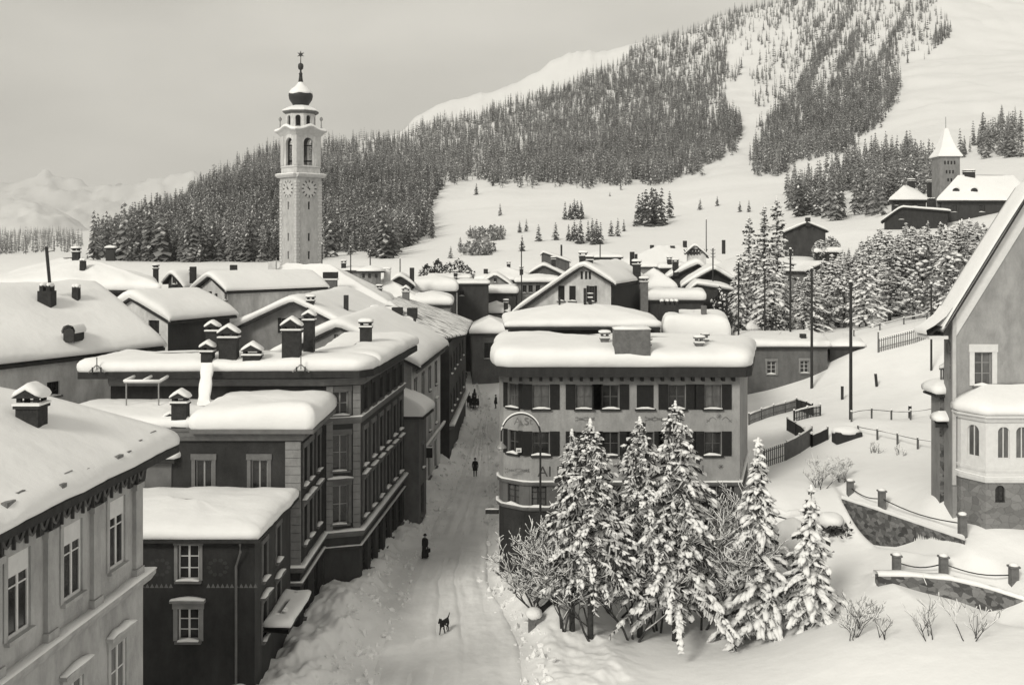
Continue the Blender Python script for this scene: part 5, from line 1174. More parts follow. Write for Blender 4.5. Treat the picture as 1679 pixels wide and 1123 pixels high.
# octagonal lantern
Ro = 25 / s; Po = ring(Ro, -math.pi / 2 - math.pi / 8, 8); mb = MB(); z0, z1 = PZ(211, d), PZ(182, d)
for i in range(8): facade_ops(mb, Po[i], Po[(i + 1) % 8], z0, z1, .95, PZ(206, d), 19 / s, .47, .3, 'light')
for i in range(8): facade_ops(mb, ring(Ro - .35, -math.pi / 2 - math.pi / 8, 8)[(i + 1) % 8], ring(Ro - .35, -math.pi / 2 - math.pi / 8, 8)[i], z0, z1, .95, PZ(206, d), 19 / s, .47, .05, 'grey')
mb.build('lantern', None, h)
def oct_(prof, m, nm, parent=h, smooth=False, n=8):
    q = MB(); q.lathe(prof, (tx, ty, 0), n, m, -math.pi / 2 - math.pi / 8); return q.build(nm, None, parent, smooth=smooth)
oct_([(Ro + .1, z1 - .25), (Ro + .5, z1), (Ro + .6, z1 + .12), (Ro + .6, z1 + .3)], 'trim', 'lantern_cornice')
oct_([(Ro + .62, z1 + .3), (Ro + .64, z1 + .45), (Ro + .2, z1 + .75), (1.6, z1 + 1.35)], 'snow', 'lantern_roof_snow')
zo = z1 + 1.0
q = MB(); on = [(1.55, PZ(172, d)), (1.45, PZ(168, d)), (1.75, PZ(164, d)), (2.1, PZ(159, d)), (2.22, PZ(153, d)), (2.15, PZ(149.5, d)), (1.9, PZ(146, d))]
q.lathe(on, (tx, ty, 0), 20, 'iron'); od = q.build('onion_dome', None, h, smooth=True)
q = MB(); rows = []
for r, y in ((2.12, 150.5), (2.22, 149.6), (2.08, 146.5), (1.66, 141.5), (1.05, 137.5), (.6, 133), (.45, 130)):
    rows.append([(tx + r * math.cos(t), ty + r * math.sin(t), PZ(y + (1.6 * math.sin(t * 5) + 1.2 * math.sin(t * 3 + 1)) * (1 if y > 150 else 0), d)) for t in np.linspace(0, 2 * math.pi, 33)[:-1]])
q.grid(rows, 'snow', closed=True); q.build('dome_snow', None, od, smooth=True)
q = MB(); q.lathe([(.5, PZ(132, d)), (.36, PZ(124, d)), (.28, PZ(117, d)), (.4, PZ(116.6, d)), (.2, PZ(114, d)), (.15, PZ(110, d)), (.45, PZ(108, d)), (.52, PZ(104, d)), (.45, PZ(100, d)), (.1, PZ(98, d)), (.07, PZ(92, d)), (.06, PZ(84, d))], (tx, ty, 0), 12, 'iron'); q.build('dome_spike', None, h, smooth=True)
q = MB(); cz = PZ(84, d); pts = []
for k in range(12):
    r = .72 if k % 2 == 0 else .26; pts.append((r * math.cos(math.pi / 2 + k * math.pi / 6), r * math.sin(math.pi / 2 + k * math.pi / 6)))
q.face([(tx + a, ty - .1, cz + b) for a, b in pts], 'iron'); q.face([(tx + a, ty + .1, cz + b) for a, b in reversed(pts)], 'iron')
for k in range(12):
    a, b = pts[k], pts[(k + 1) % 12]; q.face([(tx + a[0], ty - .1, cz + a[1]), (tx + a[0], ty + .1, cz + a[1]), (tx + b[0], ty + .1, cz + b[1]), (tx + b[0], ty - .1, cz + b[1])], 'iron')
q.build('star', None, h)
# ================================================================ TREES
_ICO = None
def ico():
    global _ICO
    if _ICO is None:
        import bmesh
        b = bmesh.new(); bmesh.ops.create_icosphere(b, subdivisions=1, radius=1); b.verts.ensure_lookup_table()
        _ICO = (np.array([v.co[:] for v in b.verts]), np.array([[v.index for v in f.verts] for f in b.faces])); b.free()
    return _ICO
def lumps_mesh(name, C, A, S, rs, material='treesnow', rough=.42):
    """many small heaps of snow in one mesh: C centres, A (n,3,3) axes, S (n,3) radii"""
    V, Fc = ico(); n = len(C)
    P = V[None] * (1 + rough * (rs.rand(n, len(V), 1) - .5) * 2)
    P = P * S[:, None, :]
    P = np.einsum('nvk,nkj->nvj', P, A) + C[:, None, :]
    Fa = (Fc[None] + (np.arange(n) * len(V))[:, None, None]).reshape(-1, 3)
    return np_mesh(name, P.reshape(-1, 3), Fa, [material], smooth=True)
def spruce_meshes(H, Rm, seed, snowp=.8, gap=.34, base=.08, droop=.45, power=.85, lean=0.0, nb=(5, 8), lump=1.0, irregular=.25, frost=.56, fine=0):
    """trunk, needle fronds and snow load of one spruce standing at the origin"""
    rs = np.random.RandomState(seed); mb = MB()
    mb.tube([(0, 0, -.6), (lean * .15, 0, H * .3), (lean * .5, 0, H * .65), (lean, 0, H * .99)], [.028 * H * .55, .02 * H * .6, .012 * H * .6, .015], 7, 'bark')
    Q = []; C = []; A = []; S = []
    z = H * base; 
    while z < H * .985:
        f = z / H; r0 = Rm * (1 - f) ** power + .10; lx = lean * f * f
        k = rs.randint(nb[0], nb[1]) if f < .9 else 4; ph = rs.rand() * 6.28
        for j in range(k):
            a = ph + 6.283 * j / k + rs.uniform(-.3, .3); r = r0 * (1 + rs.uniform(-irregular, irregular)); ca, sa = math.cos(a), math.sin(a)
            up = .30 if f > .75 else .12; dr = droop * (1 - .35 * f) * rs.uniform(.7, 1.25); zz = z + rs.uniform(-.15, .15)
            n = max(2, int(r / .24)); tp = None
            for i in range(n + 1):
                t = i / n; rad = r * t; p = np.array([lx + ca * rad, sa * rad, zz + up * rad - dr * rad * t])
                if tp is not None:
                    w = (.30 * (1 - t * .55) * min(1, r / 1.2 + .35)); perp = np.array([-sa, ca, 0])
                    for sg in (-1, 1, -1, 1) if fine else (-1, 1):   # side twigs, hanging
                        q0 = tp + (p - tp) * rs.rand(); L = w * rs.uniform(.8, 1.9) * (1.2 if t < .8 else .8)
                        tipv = q0 + perp * sg * L + np.array([ca, sa, 0]) * L * .55 + np.array([0, 0, -L * rs.uniform(.35, .8)])
                        e = (p - tp) * (.26 if fine else .5); Q.append([q0 - e, q0 + e, tipv + e * .3, tipv - e * .3])
                    dn = np.array([0, 0, -rs.uniform(.12, .3)]); Q.append([tp, p, p + dn, tp + dn])
                    if rs.rand() < snowp and t > .12:
                        m = 1 if r < .5 else 2 if r < 1.0 else (4 if fine else 3)
                        for q in range(m):
                            c = (tp + p) / 2 + perp * rs.uniform(-1, 1) * w * (.9 if m > 1 else .2) + np.array([0, 0, .03 + rs.rand() * .04])
                            d = np.array([ca, sa, up - 2 * dr * t]) + perp * rs.uniform(-.6, .6); d /= np.linalg.norm(d)
                            sd = np.cross(d, [0, 0, 1]); sd /= np.linalg.norm(sd); u = np.cross(sd, d)
                            sz = lump * (.075 + .10 * rs.rand()) * (.7 + .35 * min(1, r / 2))
                            C.append(c); A.append([d, sd, u]); S.append([sz * rs.uniform(1.2, 2.4), sz * rs.uniform(.6, 1.1), sz * rs.uniform(.45, .75)])
                tp = p
        z += gap * (.75 + .6 * (1 - f)) * rs.uniform(.8, 1.2)
    for i in range(3): C.append([lean, 0, H * (1 - .012 * i)]); A.append(np.eye(3)); S.append([.09 + .03 * i, .09 + .03 * i, .13])
    Q = np.array(Q); nq = len(Q); me = np_mesh('needles', Q.reshape(-1, 3), np.arange(nq * 4).reshape(nq, 4), ['needle', 'frost'], (rs.rand(nq) < frost).astype(int))
    t = bpy.data.meshes.new('trunk'); t.from_pydata(mb.v, [], mb.f); t.materials.append(M['bark']); t.polygons.foreach_set('use_smooth', [True] * len(t.polygons))
    sm = lumps_mesh('snow_load', np.array(C), np.array(A), np.array(S), rs)
    return t, me, sm
def put_tree(name, meshes, loc, rz, sc, label, cat='tree', group=None, names=('trunk', 'crown', 'snow_load')):
    e = empty(name, loc, label, cat, group); e.rotation_euler = (0, 0, rz); e.scale = (sc, sc, sc) if not isinstance(sc, tuple) else sc
    for nm, me in zip(names, meshes): link_mesh(nm, me, e)
    return e
def at_ground(px, py, dmin=30):
    p = hit(px, py, dmin); return p
def place_spruce(px, yt, yb, Rpx, seed, label, **k):
    """spruce whose foot is at photograph row yb and whose tip reaches row yt"""
    p = hit(px, yb, 40); s = F / p.y; H = (yb - yt) / s
    return put_tree('spruce', spruce_meshes(H, Rpx / s, seed, **k), (p.x, p.y, p.z - .1), 0, 1, label, group='spruces in the garden below the shuttered house')
place_spruce(968, 686, 1046, 114, 11, 'tall snow-laden spruce, fullest of the garden trees, rising in front of the lettered wall', base=.27, gap=.30, snowp=.62, power=.85, lump=.66, fine=1)
place_spruce(938, 704, 1034, 72, 12, 'slimmer snowy spruce with a twin tip at the street side of the garden', base=.3, gap=.30, snowp=.62, power=.8, lump=.66, fine=1)
place_spruce(1049, 684, 1046, 106, 13, 'dense snow-covered spruce in the middle of the garden group', base=.28, gap=.30, snowp=.62, power=.8, lump=.66, fine=1)
place_spruce(1107, 656, 1050, 112, 14, 'tallest garden spruce with ragged drooping boughs and snow caps', base=.16, gap=.40, snowp=.62, power=.8, irregular=.5, droop=.55, lump=.85, fine=1)
place_spruce(1243, 716, 1046, 70, 15, 'conical spruce heavy with broad snow shelves beside the dark hedge', base=.05, gap=.46, snowp=.75, power=.95, fine=1, lump=1.25, droop=.6, irregular=.3)
place_spruce(1330, 795, 1022, 58, 16, 'small spruce with thick snow pads standing alone on the slope', base=.05, gap=.44, snowp=.75, power=.9, fine=1, lump=1.2, droop=.55, irregular=.35)
# ---- leafless trees and bushes dusted with snow
def bare_meshes(H, seed, spread=.5, levels=4, stems=1, snow=.8, r0=.07, twig=.012, kids=(2, 4)):
    rs = np.random.RandomState(seed); wood = MB(); sn = MB()
    def grow(p, d, L, r, lv):
        n = 3; pts = [p]; q = p.copy(); dd = d.copy()
        for i in range(n):
            dd = (dd + Vector(rs.uniform(-.22, .22, 3)) + Vector((0, 0, .06))).normalized(); q = q + dd * (L / n); pts.append(q.copy())
        rr = [r * (1 - .18 * i) for i in range(n + 1)]
        wood.tube(pts, rr, 4 if lv else 6, 'bark', cap=False)
        if rs.rand() < snow and lv > 0: sn.tube([x + Vector((0, 0, y * .9 + .012)) for x, y in zip(pts, rr)], [max(y * 1.15, .02) for y in rr], 4, 'treesnow', cap=True)
        if lv >= levels: return
        for k in range(rs.randint(*kids)):
            i = rs.randint(1, n + 1); a = rs.rand() * 6.28; side = Vector((math.cos(a), math.sin(a), rs.uniform(-.1, .5)))
            grow(pts[i], (dd * (1 - spread) + side * spread).normalized(), L * rs.uniform(.55, .8), max(twig, r * .55), lv + 1)
    for s in range(stems):
        a = rs.rand() * 6.28; t = .1 if stems == 1 else rs.uniform(.1, .75)
        grow(Vector((math.cos(a) * .15 * (stems > 1), math.sin(a) * .15 * (stems > 1), -.3)), Vector((math.cos(a) * t, math.sin(a) * t, 1)).normalized(), H * .42, r0, 0)
    def mk(b, nm, m):
        me = bpy.data.meshes.new(nm); me.from_pydata(b.v, [], b.f); me.materials.append(M[m]); me.polygons.foreach_set('use_smooth', [True] * len(me.polygons)); return me
    return mk(wood, 'branches', 'bark'), mk(sn, 'snow_load', 'treesnow')
def place_bare(name, cat, px, yb, H, seed, label, group=None, dmin=40, **k):
    p = hit(px, yb, dmin); return put_tree(name, bare_meshes(H, seed, **k), (p.x, p.y, p.z), 0, 1, label, cat, group, ('branches', 'snow_load'))
G1 = 'snow-dusted leafless trees under the garden spruces'
for px, yb, H, sd, lab in ((890, 1010, 4.6, 1, 'leafless sapling at the street corner of the garden, every twig edged with snow'), (925, 1035, 6.4, 2, 'many-stemmed bare tree under the slim twin-tipped spruce'), (975, 1052, 7.2, 3, 'bare tree with a straight dark stem in front of the fullest spruce'),
                           (1038, 1052, 7.2, 4, 'forked bare tree with pale snowy trunk between the middle spruces'), (1078, 1040, 7.6, 5, 'bare tree with leaning dark stems right of the forked one'), (1150, 1030, 8.4, 6, 'dark twiggy bare tree between the tallest spruce and the hedge'),
                           (1190, 1045, 8.4, 7, 'thin bare tree growing against the dark hedge'), (1010, 1010, 7.6, 8, 'bare tree half hidden between the two middle spruces')):
    place_bare('bare_tree', 'tree', px, yb, H, sd, lab, G1, stems=3 if sd % 3 else 2, levels=5, kids=(3, 5), r0=.075, spread=.5, twig=.014, snow=.6)
G2 = 'bare bushes on the snowy slope'
for px, yb, H, sd, lv, lab in ((1395, 1050, 2.6, 21, 4, 'dense brushy bush at the bottom of the slope left of the two little trees'), (1525, 1050, 3.2, 22, 3, 'thin leafless tree below the lower wall, forking near the ground'), (1590, 1050, 3.3, 23, 3, 'thin leafless tree below the lower wall, nearest the right edge'),
                           (1345, 800, 2.6, 24, 4, 'wide snowy bush on the slope below the picket fences'), (1380, 790, 1.9, 25, 4, 'smaller snowy bush beside the wide one, above the wall end'), (1432, 745, 1.6, 26, 3, 'wispy bush poking out of the smooth slope above the stone wall'), (1478, 748, 1.3, 27, 3, 'tiny wispy bush nearest the villa porch'), (1450, 1046, 2.0, 28, 3, 'low sparse twigs between the brushy bush and the thin trees')):
    place_bare('bush', 'bush', px, yb, H, sd, lab, G2, stems=7 if sd in (21, 24, 25) else 3, levels=lv, kids=(2, 4), r0=.03, twig=.009, spread=.42, snow=.75 if sd in (24, 25) else .35)
# dark ivy hedge beside the shuttered house
rs = np.random.RandomState(4); hp = hit(1185, 960, 55); n = 2600
e = empty('hedge', (11.2, 64.6, .2), 'dark leafy hedge against the base of the shuttered house, lightly flecked with snow', 'hedge')
C = np.stack([rs.uniform(7.6, 14.6, n), 66.6 - np.abs(rs.normal(0, .9, n)), rs.uniform(.2, 6.0, n)], 1); C[:, 2] *= .75 + .25 * np.sin(C[:, 0] * 1.1) ** 2
Q = C[:, None, :] + rs.normal(0, .17, (n, 4, 3)); me = np_mesh('leaves', (Q - np.array([11.2, 64.6, .2])).reshape(-1, 3), np.arange(n * 4).reshape(n, 4), ['needle']); link_mesh('leaves', me, e)
k = rs.rand(n) < .28; me = lumps_mesh('snow_load', C[k] - np.array([11.2, 64.6, .2]) + [0, -.1, .1], np.repeat(np.eye(3)[None], k.sum(), 0), rs.uniform(.04, .13, (k.sum(), 3)), rs); link_mesh('snow_load', me, e)
# rounded snow-buried shrubs by the retaining wall
for px, py, r, lab in ((1297, 905, 1.15, 'shrub buried under a tall rounded hood of snow between the two right-hand spruces'), (1362, 872, .85, 'low shrub under a flat snow cushion at the foot of the stone wall')):
    p = hit(px, py, 50); e = empty('buried_shrub', (p.x, p.y, p.z), lab, 'shrub'); q = MB(); blob(q, (p.x, p.y, p.z + r * .7), (r, r, r * 1.05 if r > 1 else r * .6), px, seg=18, rings=12, flat=.0); q.build('snow_hood', None, e, smooth=True)
    rs2 = np.random.RandomState(px); C = np.stack([rs2.normal(0, r * .5, 160), rs2.normal(0, r * .5, 160) - r * .5, rs2.uniform(-.1, r * .5, 160)], 1); Q = C[:, None] + rs2.normal(0, .1, (160, 4, 3)); link_mesh('twigs', np_mesh('twigs', Q.reshape(-1, 3), np.arange(640).reshape(160, 4), ['bark']), e)
# ---- the wood in the middle distance: snowy spruces and feathery larches
MID = [spruce_meshes(12, 2.5, 101, snowp=.55, gap=.5, base=.06, nb=(5, 8), lump=1.35), spruce_meshes(12, 2.1, 102, snowp=.6, gap=.5, base=.05, nb=(5, 8), lump=1.3, power=.75), spruce_meshes(12, 2.8, 103, snowp=.5, gap=.55, base=.08, nb=(5, 8), lump=1.4, irregular=.4)]
LARCH = [spruce_meshes(14, 2.4, 111, snowp=.14, gap=.5, base=.12, nb=(4, 7), lump=1.3, droop=.3, irregular=.5), spruce_meshes(14, 2.0, 112, snowp=.2, gap=.5, base=.15, nb=(4, 6), lump=1.4, droop=.25, irregular=.5, power=.7)]
GW = 'snow-covered conifers of the wood on the right'
def mid_tree(px, yt, yb, kind, label, group=GW, d=None, wide=1.0):
    p = hit(px, yb, 95) if d is None else Vector((PX(px, d), d, gz(PX(px, d), d)))
    s = F / p.y; H = (PZ(yt, p.y) - p.z)
    if H < 3: return
    lib = LARCH if kind == 'larch' else MID
    me = lib[rnd.randrange(len(lib))]; sc = H / (14 if kind == 'larch' else 12)
    put_tree('larch' if kind == 'larch' else 'spruce', me, (p.x, p.y, p.z - .1), rnd.uniform(0, 6.28), (sc * wide, sc * wide, sc), label, 'tree', group)
GL = 'tall dark trees beside the barn'
for px, yt, d, lab in ((1228, 352, 142, 'tall feathery larch left of the barn, leftmost of its clump'), (1253, 334, 144, 'tall feathery larch in the middle of the clump left of the barn'), (1274, 322, 146, 'tallest feathery larch, right next to the brown barn')): mid_tree(px, yt, 0, 'larch', lab, GL, d)
for px, yt, d, lab in ((1213, 415, 128, 'snowy spruce at the left foot of the larch clump'), (1240, 395, 130, 'snowy spruce in front of the larch clump'), (1262, 400, 126, 'snowy spruce with drooping boughs in front of the tallest larch'), (1283, 430, 132, 'snowy spruce at the right foot of the larch clump')): mid_tree(px, yt, 0, 'spruce', lab, GL, d)
LW = ['snow-covered spruce in the dense wood behind the long grey building', 'snow-covered spruce in the dense wood between the poles and the villa', 'snow-covered spruce in the upper wood below the church hamlet']
LWl = 'brownish snow-dusted larch among the spruces of the right-hand wood'
for k in range(165):
    px = rnd.uniform(1292, 1660); d = 126 + 72 * rnd.random() ** .8
    top_lim = np.interp(px, [1290, 1330, 1380, 1440, 1500, 1560, 1600, 1660], [450, 432, 408, 374, 362, 358, 356, 356])
    if 1385 < px < 1420 and d < 175 and rnd.random() < .8: continue
    hgt = rnd.uniform(9, 15); g = gz(PX(px, d), d); yt = HY + (CZ - g - hgt) * F / d
    if yt < top_lim: yt = top_lim + rnd.uniform(0, 25)
    kind = 'larch' if rnd.random() < .25 else 'spruce'
    wd = rnd.uniform(1.1, 1.5); mid_tree(px, yt, 0, kind, LWl if kind == 'larch' else LW[2 if d > 172 else 0 if px < 1400 else 1], LWl if kind == 'larch' else LW[2 if d > 172 else 0 if px < 1400 else 1], d, wd)
# dark clump behind the middle houses
rs = np.random.RandomState(8)
def round_conifer(H, Rm, seed, n=420, snow=.3, m='needle'):
    rs = np.random.RandomState(seed); t = rs.rand(n) ** .8; a = rs.rand(n) * 6.283; prof = np.sin(np.pi * np.clip(t * .92 + .1, 0, 1)) ** .6
    r = Rm * prof * rs.rand(n) ** .35; C = np.stack([r * np.cos(a), r * np.sin(a), H * (.12 + .86 * t)], 1); Q = C[:, None] + rs.normal(0, .05 * H * .55, (n, 4, 3))
    me = np_mesh('crown', Q.reshape(-1, 3), np.arange(n * 4).reshape(n, 4), [m]); k = rs.rand(n) < snow
    sm = lumps_mesh('snow_load', C[k] + [0, 0, .12], np.repeat(np.eye(3)[None], k.sum(), 0), rs.uniform(.08, .35, (k.sum(), 3)) * [1.2, 1.2, .7], rs)
    mb = MB(); mb.tube([(0, 0, -.5), (0, 0, H * .75)], [.03 * H, .01 * H], 6); t = bpy.data.meshes.new('trunk'); t.from_pydata(mb.v, [], mb.f); t.materials.append(M['bark'])
    return t, me, sm
RC = [round_conifer(8, 3, 1), round_conifer(7, 2.8, 2, snow=.2), round_conifer(8, 2.6, 3, snow=.15)]
def clump(px, yt, d, w_px, label, group):
    g = gz(PX(px, d), d); H = PZ(yt, d) - g
    if H < .8: H = .8
    t = RC[rnd.randrange(3)]; sw = w_px * d / F / 5.6; put_tree('round_tree', t, (PX(px, d), d, g - .1), rnd.uniform(0, 6), (sw, sw, H / 8), label, 'tree', group)
GB = 'dark bushy trees behind the snow cushion roofs'
for px, yt, lab in ((700, 432, 'dark bushy tree behind the snow cushion roofs, at the left of its clump'), (718, 424, 'dark bushy tree second from the left in the clump behind the snow cushion roofs'), (736, 420, 'dark bushy tree in the middle of the clump behind the snow cushion roofs'), (752, 424, 'dark bushy tree right of the middle in the clump behind the cushion roofs'), (765, 434, 'dark bushy tree at the right end of the clump behind the cushion roofs')):
    clump(px, yt, 222, 34, lab, GB)
BR = [round_conifer(8, 2.6, 31, 700, .35, 'larch'), round_conifer(8, 2.9, 32, 620, .3, 'larch'), round_conifer(8, 2.3, 33, 560, .4, 'larch')]
for k in range(34):
    px = rnd.uniform(1295, 1650); d = 124 + 66 * rnd.random(); g = gz(PX(px, d), d); t = BR[k % 3]; hs = rnd.uniform(.6, 1.15); lab = 'grey leafless bushy tree mixed into the snowy wood on the right'
    if HY + (CZ - g - 8 * hs) * F / d < np.interp(px, [1290, 1380, 1440, 1560], [460, 415, 380, 362]): hs *= .6
    put_tree('round_tree', t, (PX(px, d), d, g - .1), rnd.uniform(0, 6), (hs * 1.1, hs * 1.1, hs), lab, 'tree', 'grey leafless trees in the wood on the right')
for px, yt, yb, w_, lab in ((1180, 470, 516, 46, 'grey brushy tree beside the small shed in front of the dark chalet'), (1265, 505, 548, 46, 'grey brushy tree beside the little snow-hooded hut')):
    clump(px, yt, 124, w_, lab, None)

# ================================================================ FAR FORESTS
def far_proto(seed, layers, nb, Rm, snowp, dark):
    rs = np.random.RandomState(seed); Q = []; mi = []
    for l in range(layers):
        f = .1 + .88 * l / layers; r0 = Rm * (1 - f) ** .8 + .012
        for j in range(nb):
            a = 6.283 * j / nb + l * 1.3 + rs.uniform(-.4, .4); r = r0 * rs.uniform(.65, 1.25); c = np.array([math.cos(a), math.sin(a), 0]); p = np.array([-c[1], c[0], 0]); z = f + rs.uniform(-.02, .02)
            w = r * rs.uniform(.28, .5); dz = -r * rs.uniform(.3, .7)
            Q.append([[0, 0, z + .02], c * r * .6 + p * w + [0, 0, z + dz * .5], c * r + [0, 0, z + dz], c * r * .6 - p * w + [0, 0, z + dz * .5]]); mi.append(0)
            if rs.rand() < snowp:
                q = [[0, 0, z + .045], c * r * .6 + p * w * .7 + [0, 0, z + dz * .5 + .02], c * r * .9 + [0, 0, z + dz * .9 + .02], c * r * .6 - p * w * .7 + [0, 0, z + dz * .5 + .02]]; Q.append(q); mi.append(1)
    for j in range(3):
        a = j * 2.094; b = a + 2.094; t = .012
        Q.append([[t * math.cos(a), t * math.sin(a), -.08], [t * math.cos(b), t * math.sin(b), -.08], [0, 0, .97], [0, 0, .98]]); mi.append(2)
    return np.array(Q, float), np.array(mi)
FAR = [far_proto(1, 12, 7, .17, .22, 1), far_proto(2, 12, 6, .13, .16, 1), far_proto(3, 11, 7, .19, .26, 1), far_proto(4, 12, 6, .12, .08, 1), far_proto(5, 11, 6, .15, .14, 1)]
FARL2 = [far_proto(20, 11, 6, .17, .14, 1), far_proto(21, 11, 6, .2, .18, 1), far_proto(22, 10, 6, .15, .12, 1)]
FARL = [far_proto(6, 7, 4, .13, .34, 1), far_proto(7, 8, 4, .10, .26, 1), far_proto(8, 6, 5, .16, .40, 1), far_proto(9, 7, 4, .12, .30, 1)]
_gp = np.linspace(-200, 1900, 701); _gd = np.geomspace(255, 2300, 420)
_GP, _GD = np.meshgrid(_gp, _gd, indexing='ij'); _GZ = gz(((_GP - CX) * _GD / F).ravel(), _GD.ravel()).reshape(_GP.shape)
_GY = HY + (CZ - _GZ) * F / _GD; _GM = np.minimum.accumulate(_GY, axis=1)
def sight(px, py):
    """ground distance seen at a photograph pixel on the far slopes (nan if sky)"""
    out = np.full(len(px), np.nan); ci = np.clip(np.round((px + 200) / 3).astype(int), 0, 700)
    for c in np.unique(ci):
        k = ci == c; m = _GM[c]; j = np.searchsorted(-m, -py[k]); ok = j < len(_gd); v = np.full(k.sum(), np.nan); v[ok] = _gd[np.minimum(j[ok], len(_gd) - 1)]; out[k] = v
    return out
def inpoly(px, py, poly):
    r = np.zeros(len(px), bool); n = len(poly)
    for i in range(n):
        x0, y0 = poly[i]; x1, y1 = poly[(i + 1) % n]
        if y0 == y1: continue
        c = ((y0 > py) != (y1 > py)) & (px < (x1 - x0) * (py - y0) / (y1 - y0) + x0); r ^= c
    return r
def scatter(poly, n, seed, dens=None):
    rs = np.random.RandomState(seed); P = np.array(poly, float); lo, hi = P.min(0), P.max(0)
    px = rs.uniform(lo[0], hi[0], n * 6); py = rs.uniform(lo[1], hi[1], n * 6); k = inpoly(px + 16 * fbm(px / 30, py / 30, 3) + rs.normal(0, 4, len(px)), py + 10 * fbm(px / 30 + 50, py / 30, 3) + rs.normal(0, 3.5, len(px)), poly)
    if dens is not None: k &= rs.rand(len(px)) < dens(px, py)
    px, py = px[k][:n], py[k][:n]; d = sight(px, py); ok = ~np.isnan(d) & (d > 262); px, py, d = px[ok], py[ok], d[ok]
    d = d * (1 + rs.uniform(-.004, .004, len(d))); X = (px - CX) * d / F; return np.stack([X, d, gz(X, d)], 1)
def forest(label, pts, protos, hmin, hmax, seed, mats=('needlefar', 'frost', 'bark')):
    rs = np.random.RandomState(seed); Vs = []; Ms = []
    hs = hmin * .75 + (hmax * 1.12 - hmin * .75) * rs.rand(len(pts)) ** 1.2; which = rs.randint(0, len(protos), len(pts)); an = rs.rand(len(pts)) * 6.283
    for w_, (Q, mi) in enumerate(protos):
        k = which == w_
        if not k.any(): continue
        c, s = np.cos(an[k]), np.sin(an[k]); h = hs[k]; q = Q.reshape(-1, 3)
        wd = h * rs.uniform(.85, 1.2, k.sum())
        x = (q[None, :, 0] * c[:, None] - q[None, :, 1] * s[:, None]) * wd[:, None]; y = (q[None, :, 0] * s[:, None] + q[None, :, 1] * c[:, None]) * wd[:, None]; z = q[None, :, 2] * h[:, None]
        Vs.append((np.stack([x, y, z], -1) + pts[k][:, None, :]).reshape(-1, 3)); Ms.append(np.tile(mi, k.sum()))
    V = np.concatenate(Vs); m = np.concatenate(Ms); me = np_mesh('forest', V, np.arange(len(V)).reshape(-1, 4), mats, m)
    return tag(link_mesh('forest', me), label, 'forest', kind='stuff')
def d_gap(px, py): return np.clip(.9 + 1.5 * fbm(px / 40, py / 18, 3), .15, 1)
F1 = [(150, 416), (215, 380), (240, 345), (300, 325), (345, 308), (450, 296), (600, 290), (722, 298), (715, 330), (697, 345), (706, 390), (690, 388), (665, 402), (640, 420), (560, 410), (450, 445), (200, 445)]
def dens1(px, py): return np.where(inpoly(px, py, [(385, 328), (440, 330), (570, 335), (565, 347), (520, 345), (400, 343)]), .12, 1.0) * np.clip(1.05 + .7 * fbm(px / 30, py / 22, 3), .3, 1)
F2 = [(340, 312), (400, 268), (450, 252), (530, 242), (590, 235), (640, 232), (700, 212), (760, 192), (850, 172), (900, 160), (935, 146), (965, 118), (1000, 92), (1080, 66), (1150, 40), (1260, -20), (1290, 0), (1225, 60), (1212, 125), (1180, 165), (1212, 200), (1214, 240), (1180, 265), (1100, 298), (1000, 302), (800, 302), (788, 292), (722, 298), (600, 292), (450, 298)]
def dens2(px, py):
    n = fbm((px + py * .5) / 28, (py - px * .35) / 55, 4); top = np.clip((230 - py) / 170, 0, 1) * np.clip((px - 700) / 250, 0, 1)
    return np.clip(.9 + .9 * n - top * (.12 + 1.5 * np.abs(n)) , .10, 1) * np.where(py > 250, 1, .9)
F3 = [(1250, 205), (1290, 172), (1330, 150), (1400, 120), (1462, 72), (1482, 130), (1472, 165), (1442, 205), (1402, 240), (1372, 255), (1330, 262), (1300, 268), (1282, 290), (1230, 287), (1226, 265), (1245, 240)]
F3t = [(1235, 180), (1225, 90), (1250, 40), (1300, -30), (1520, -30), (1560, 60), (1500, 110), (1460, 75), (1400, 120), (1330, 150), (1290, 172)]
def dens3t(px, py): return np.clip(.10 + 1.9 * np.clip(fbm((px + py * .55) / 20, py / 70, 3) + .05, 0, 1), .08, .9)
F0 = [(-100, 365), (60, 368), (95, 372), (120, 392), (135, 404), (110, 416), (-100, 418)]
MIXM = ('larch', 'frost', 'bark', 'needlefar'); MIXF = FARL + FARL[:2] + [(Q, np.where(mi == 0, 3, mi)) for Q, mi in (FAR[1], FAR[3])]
P1_ = scatter(F1, 6500, 1, dens1); P1_ = P1_[np.argsort(P1_[:, 1])]
far1 = P1_
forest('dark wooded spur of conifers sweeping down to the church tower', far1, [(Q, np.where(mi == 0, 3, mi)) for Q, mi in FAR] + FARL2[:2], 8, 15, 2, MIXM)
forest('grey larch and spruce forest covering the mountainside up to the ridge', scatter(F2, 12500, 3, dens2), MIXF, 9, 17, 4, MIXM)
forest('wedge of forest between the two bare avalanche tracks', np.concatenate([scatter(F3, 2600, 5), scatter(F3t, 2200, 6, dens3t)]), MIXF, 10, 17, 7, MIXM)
forest('misty patch of forest on the valley floor at the far left', scatter(F0, 900, 8), FARL, 9, 14, 9, ('larch', 'frost', 'bark'))
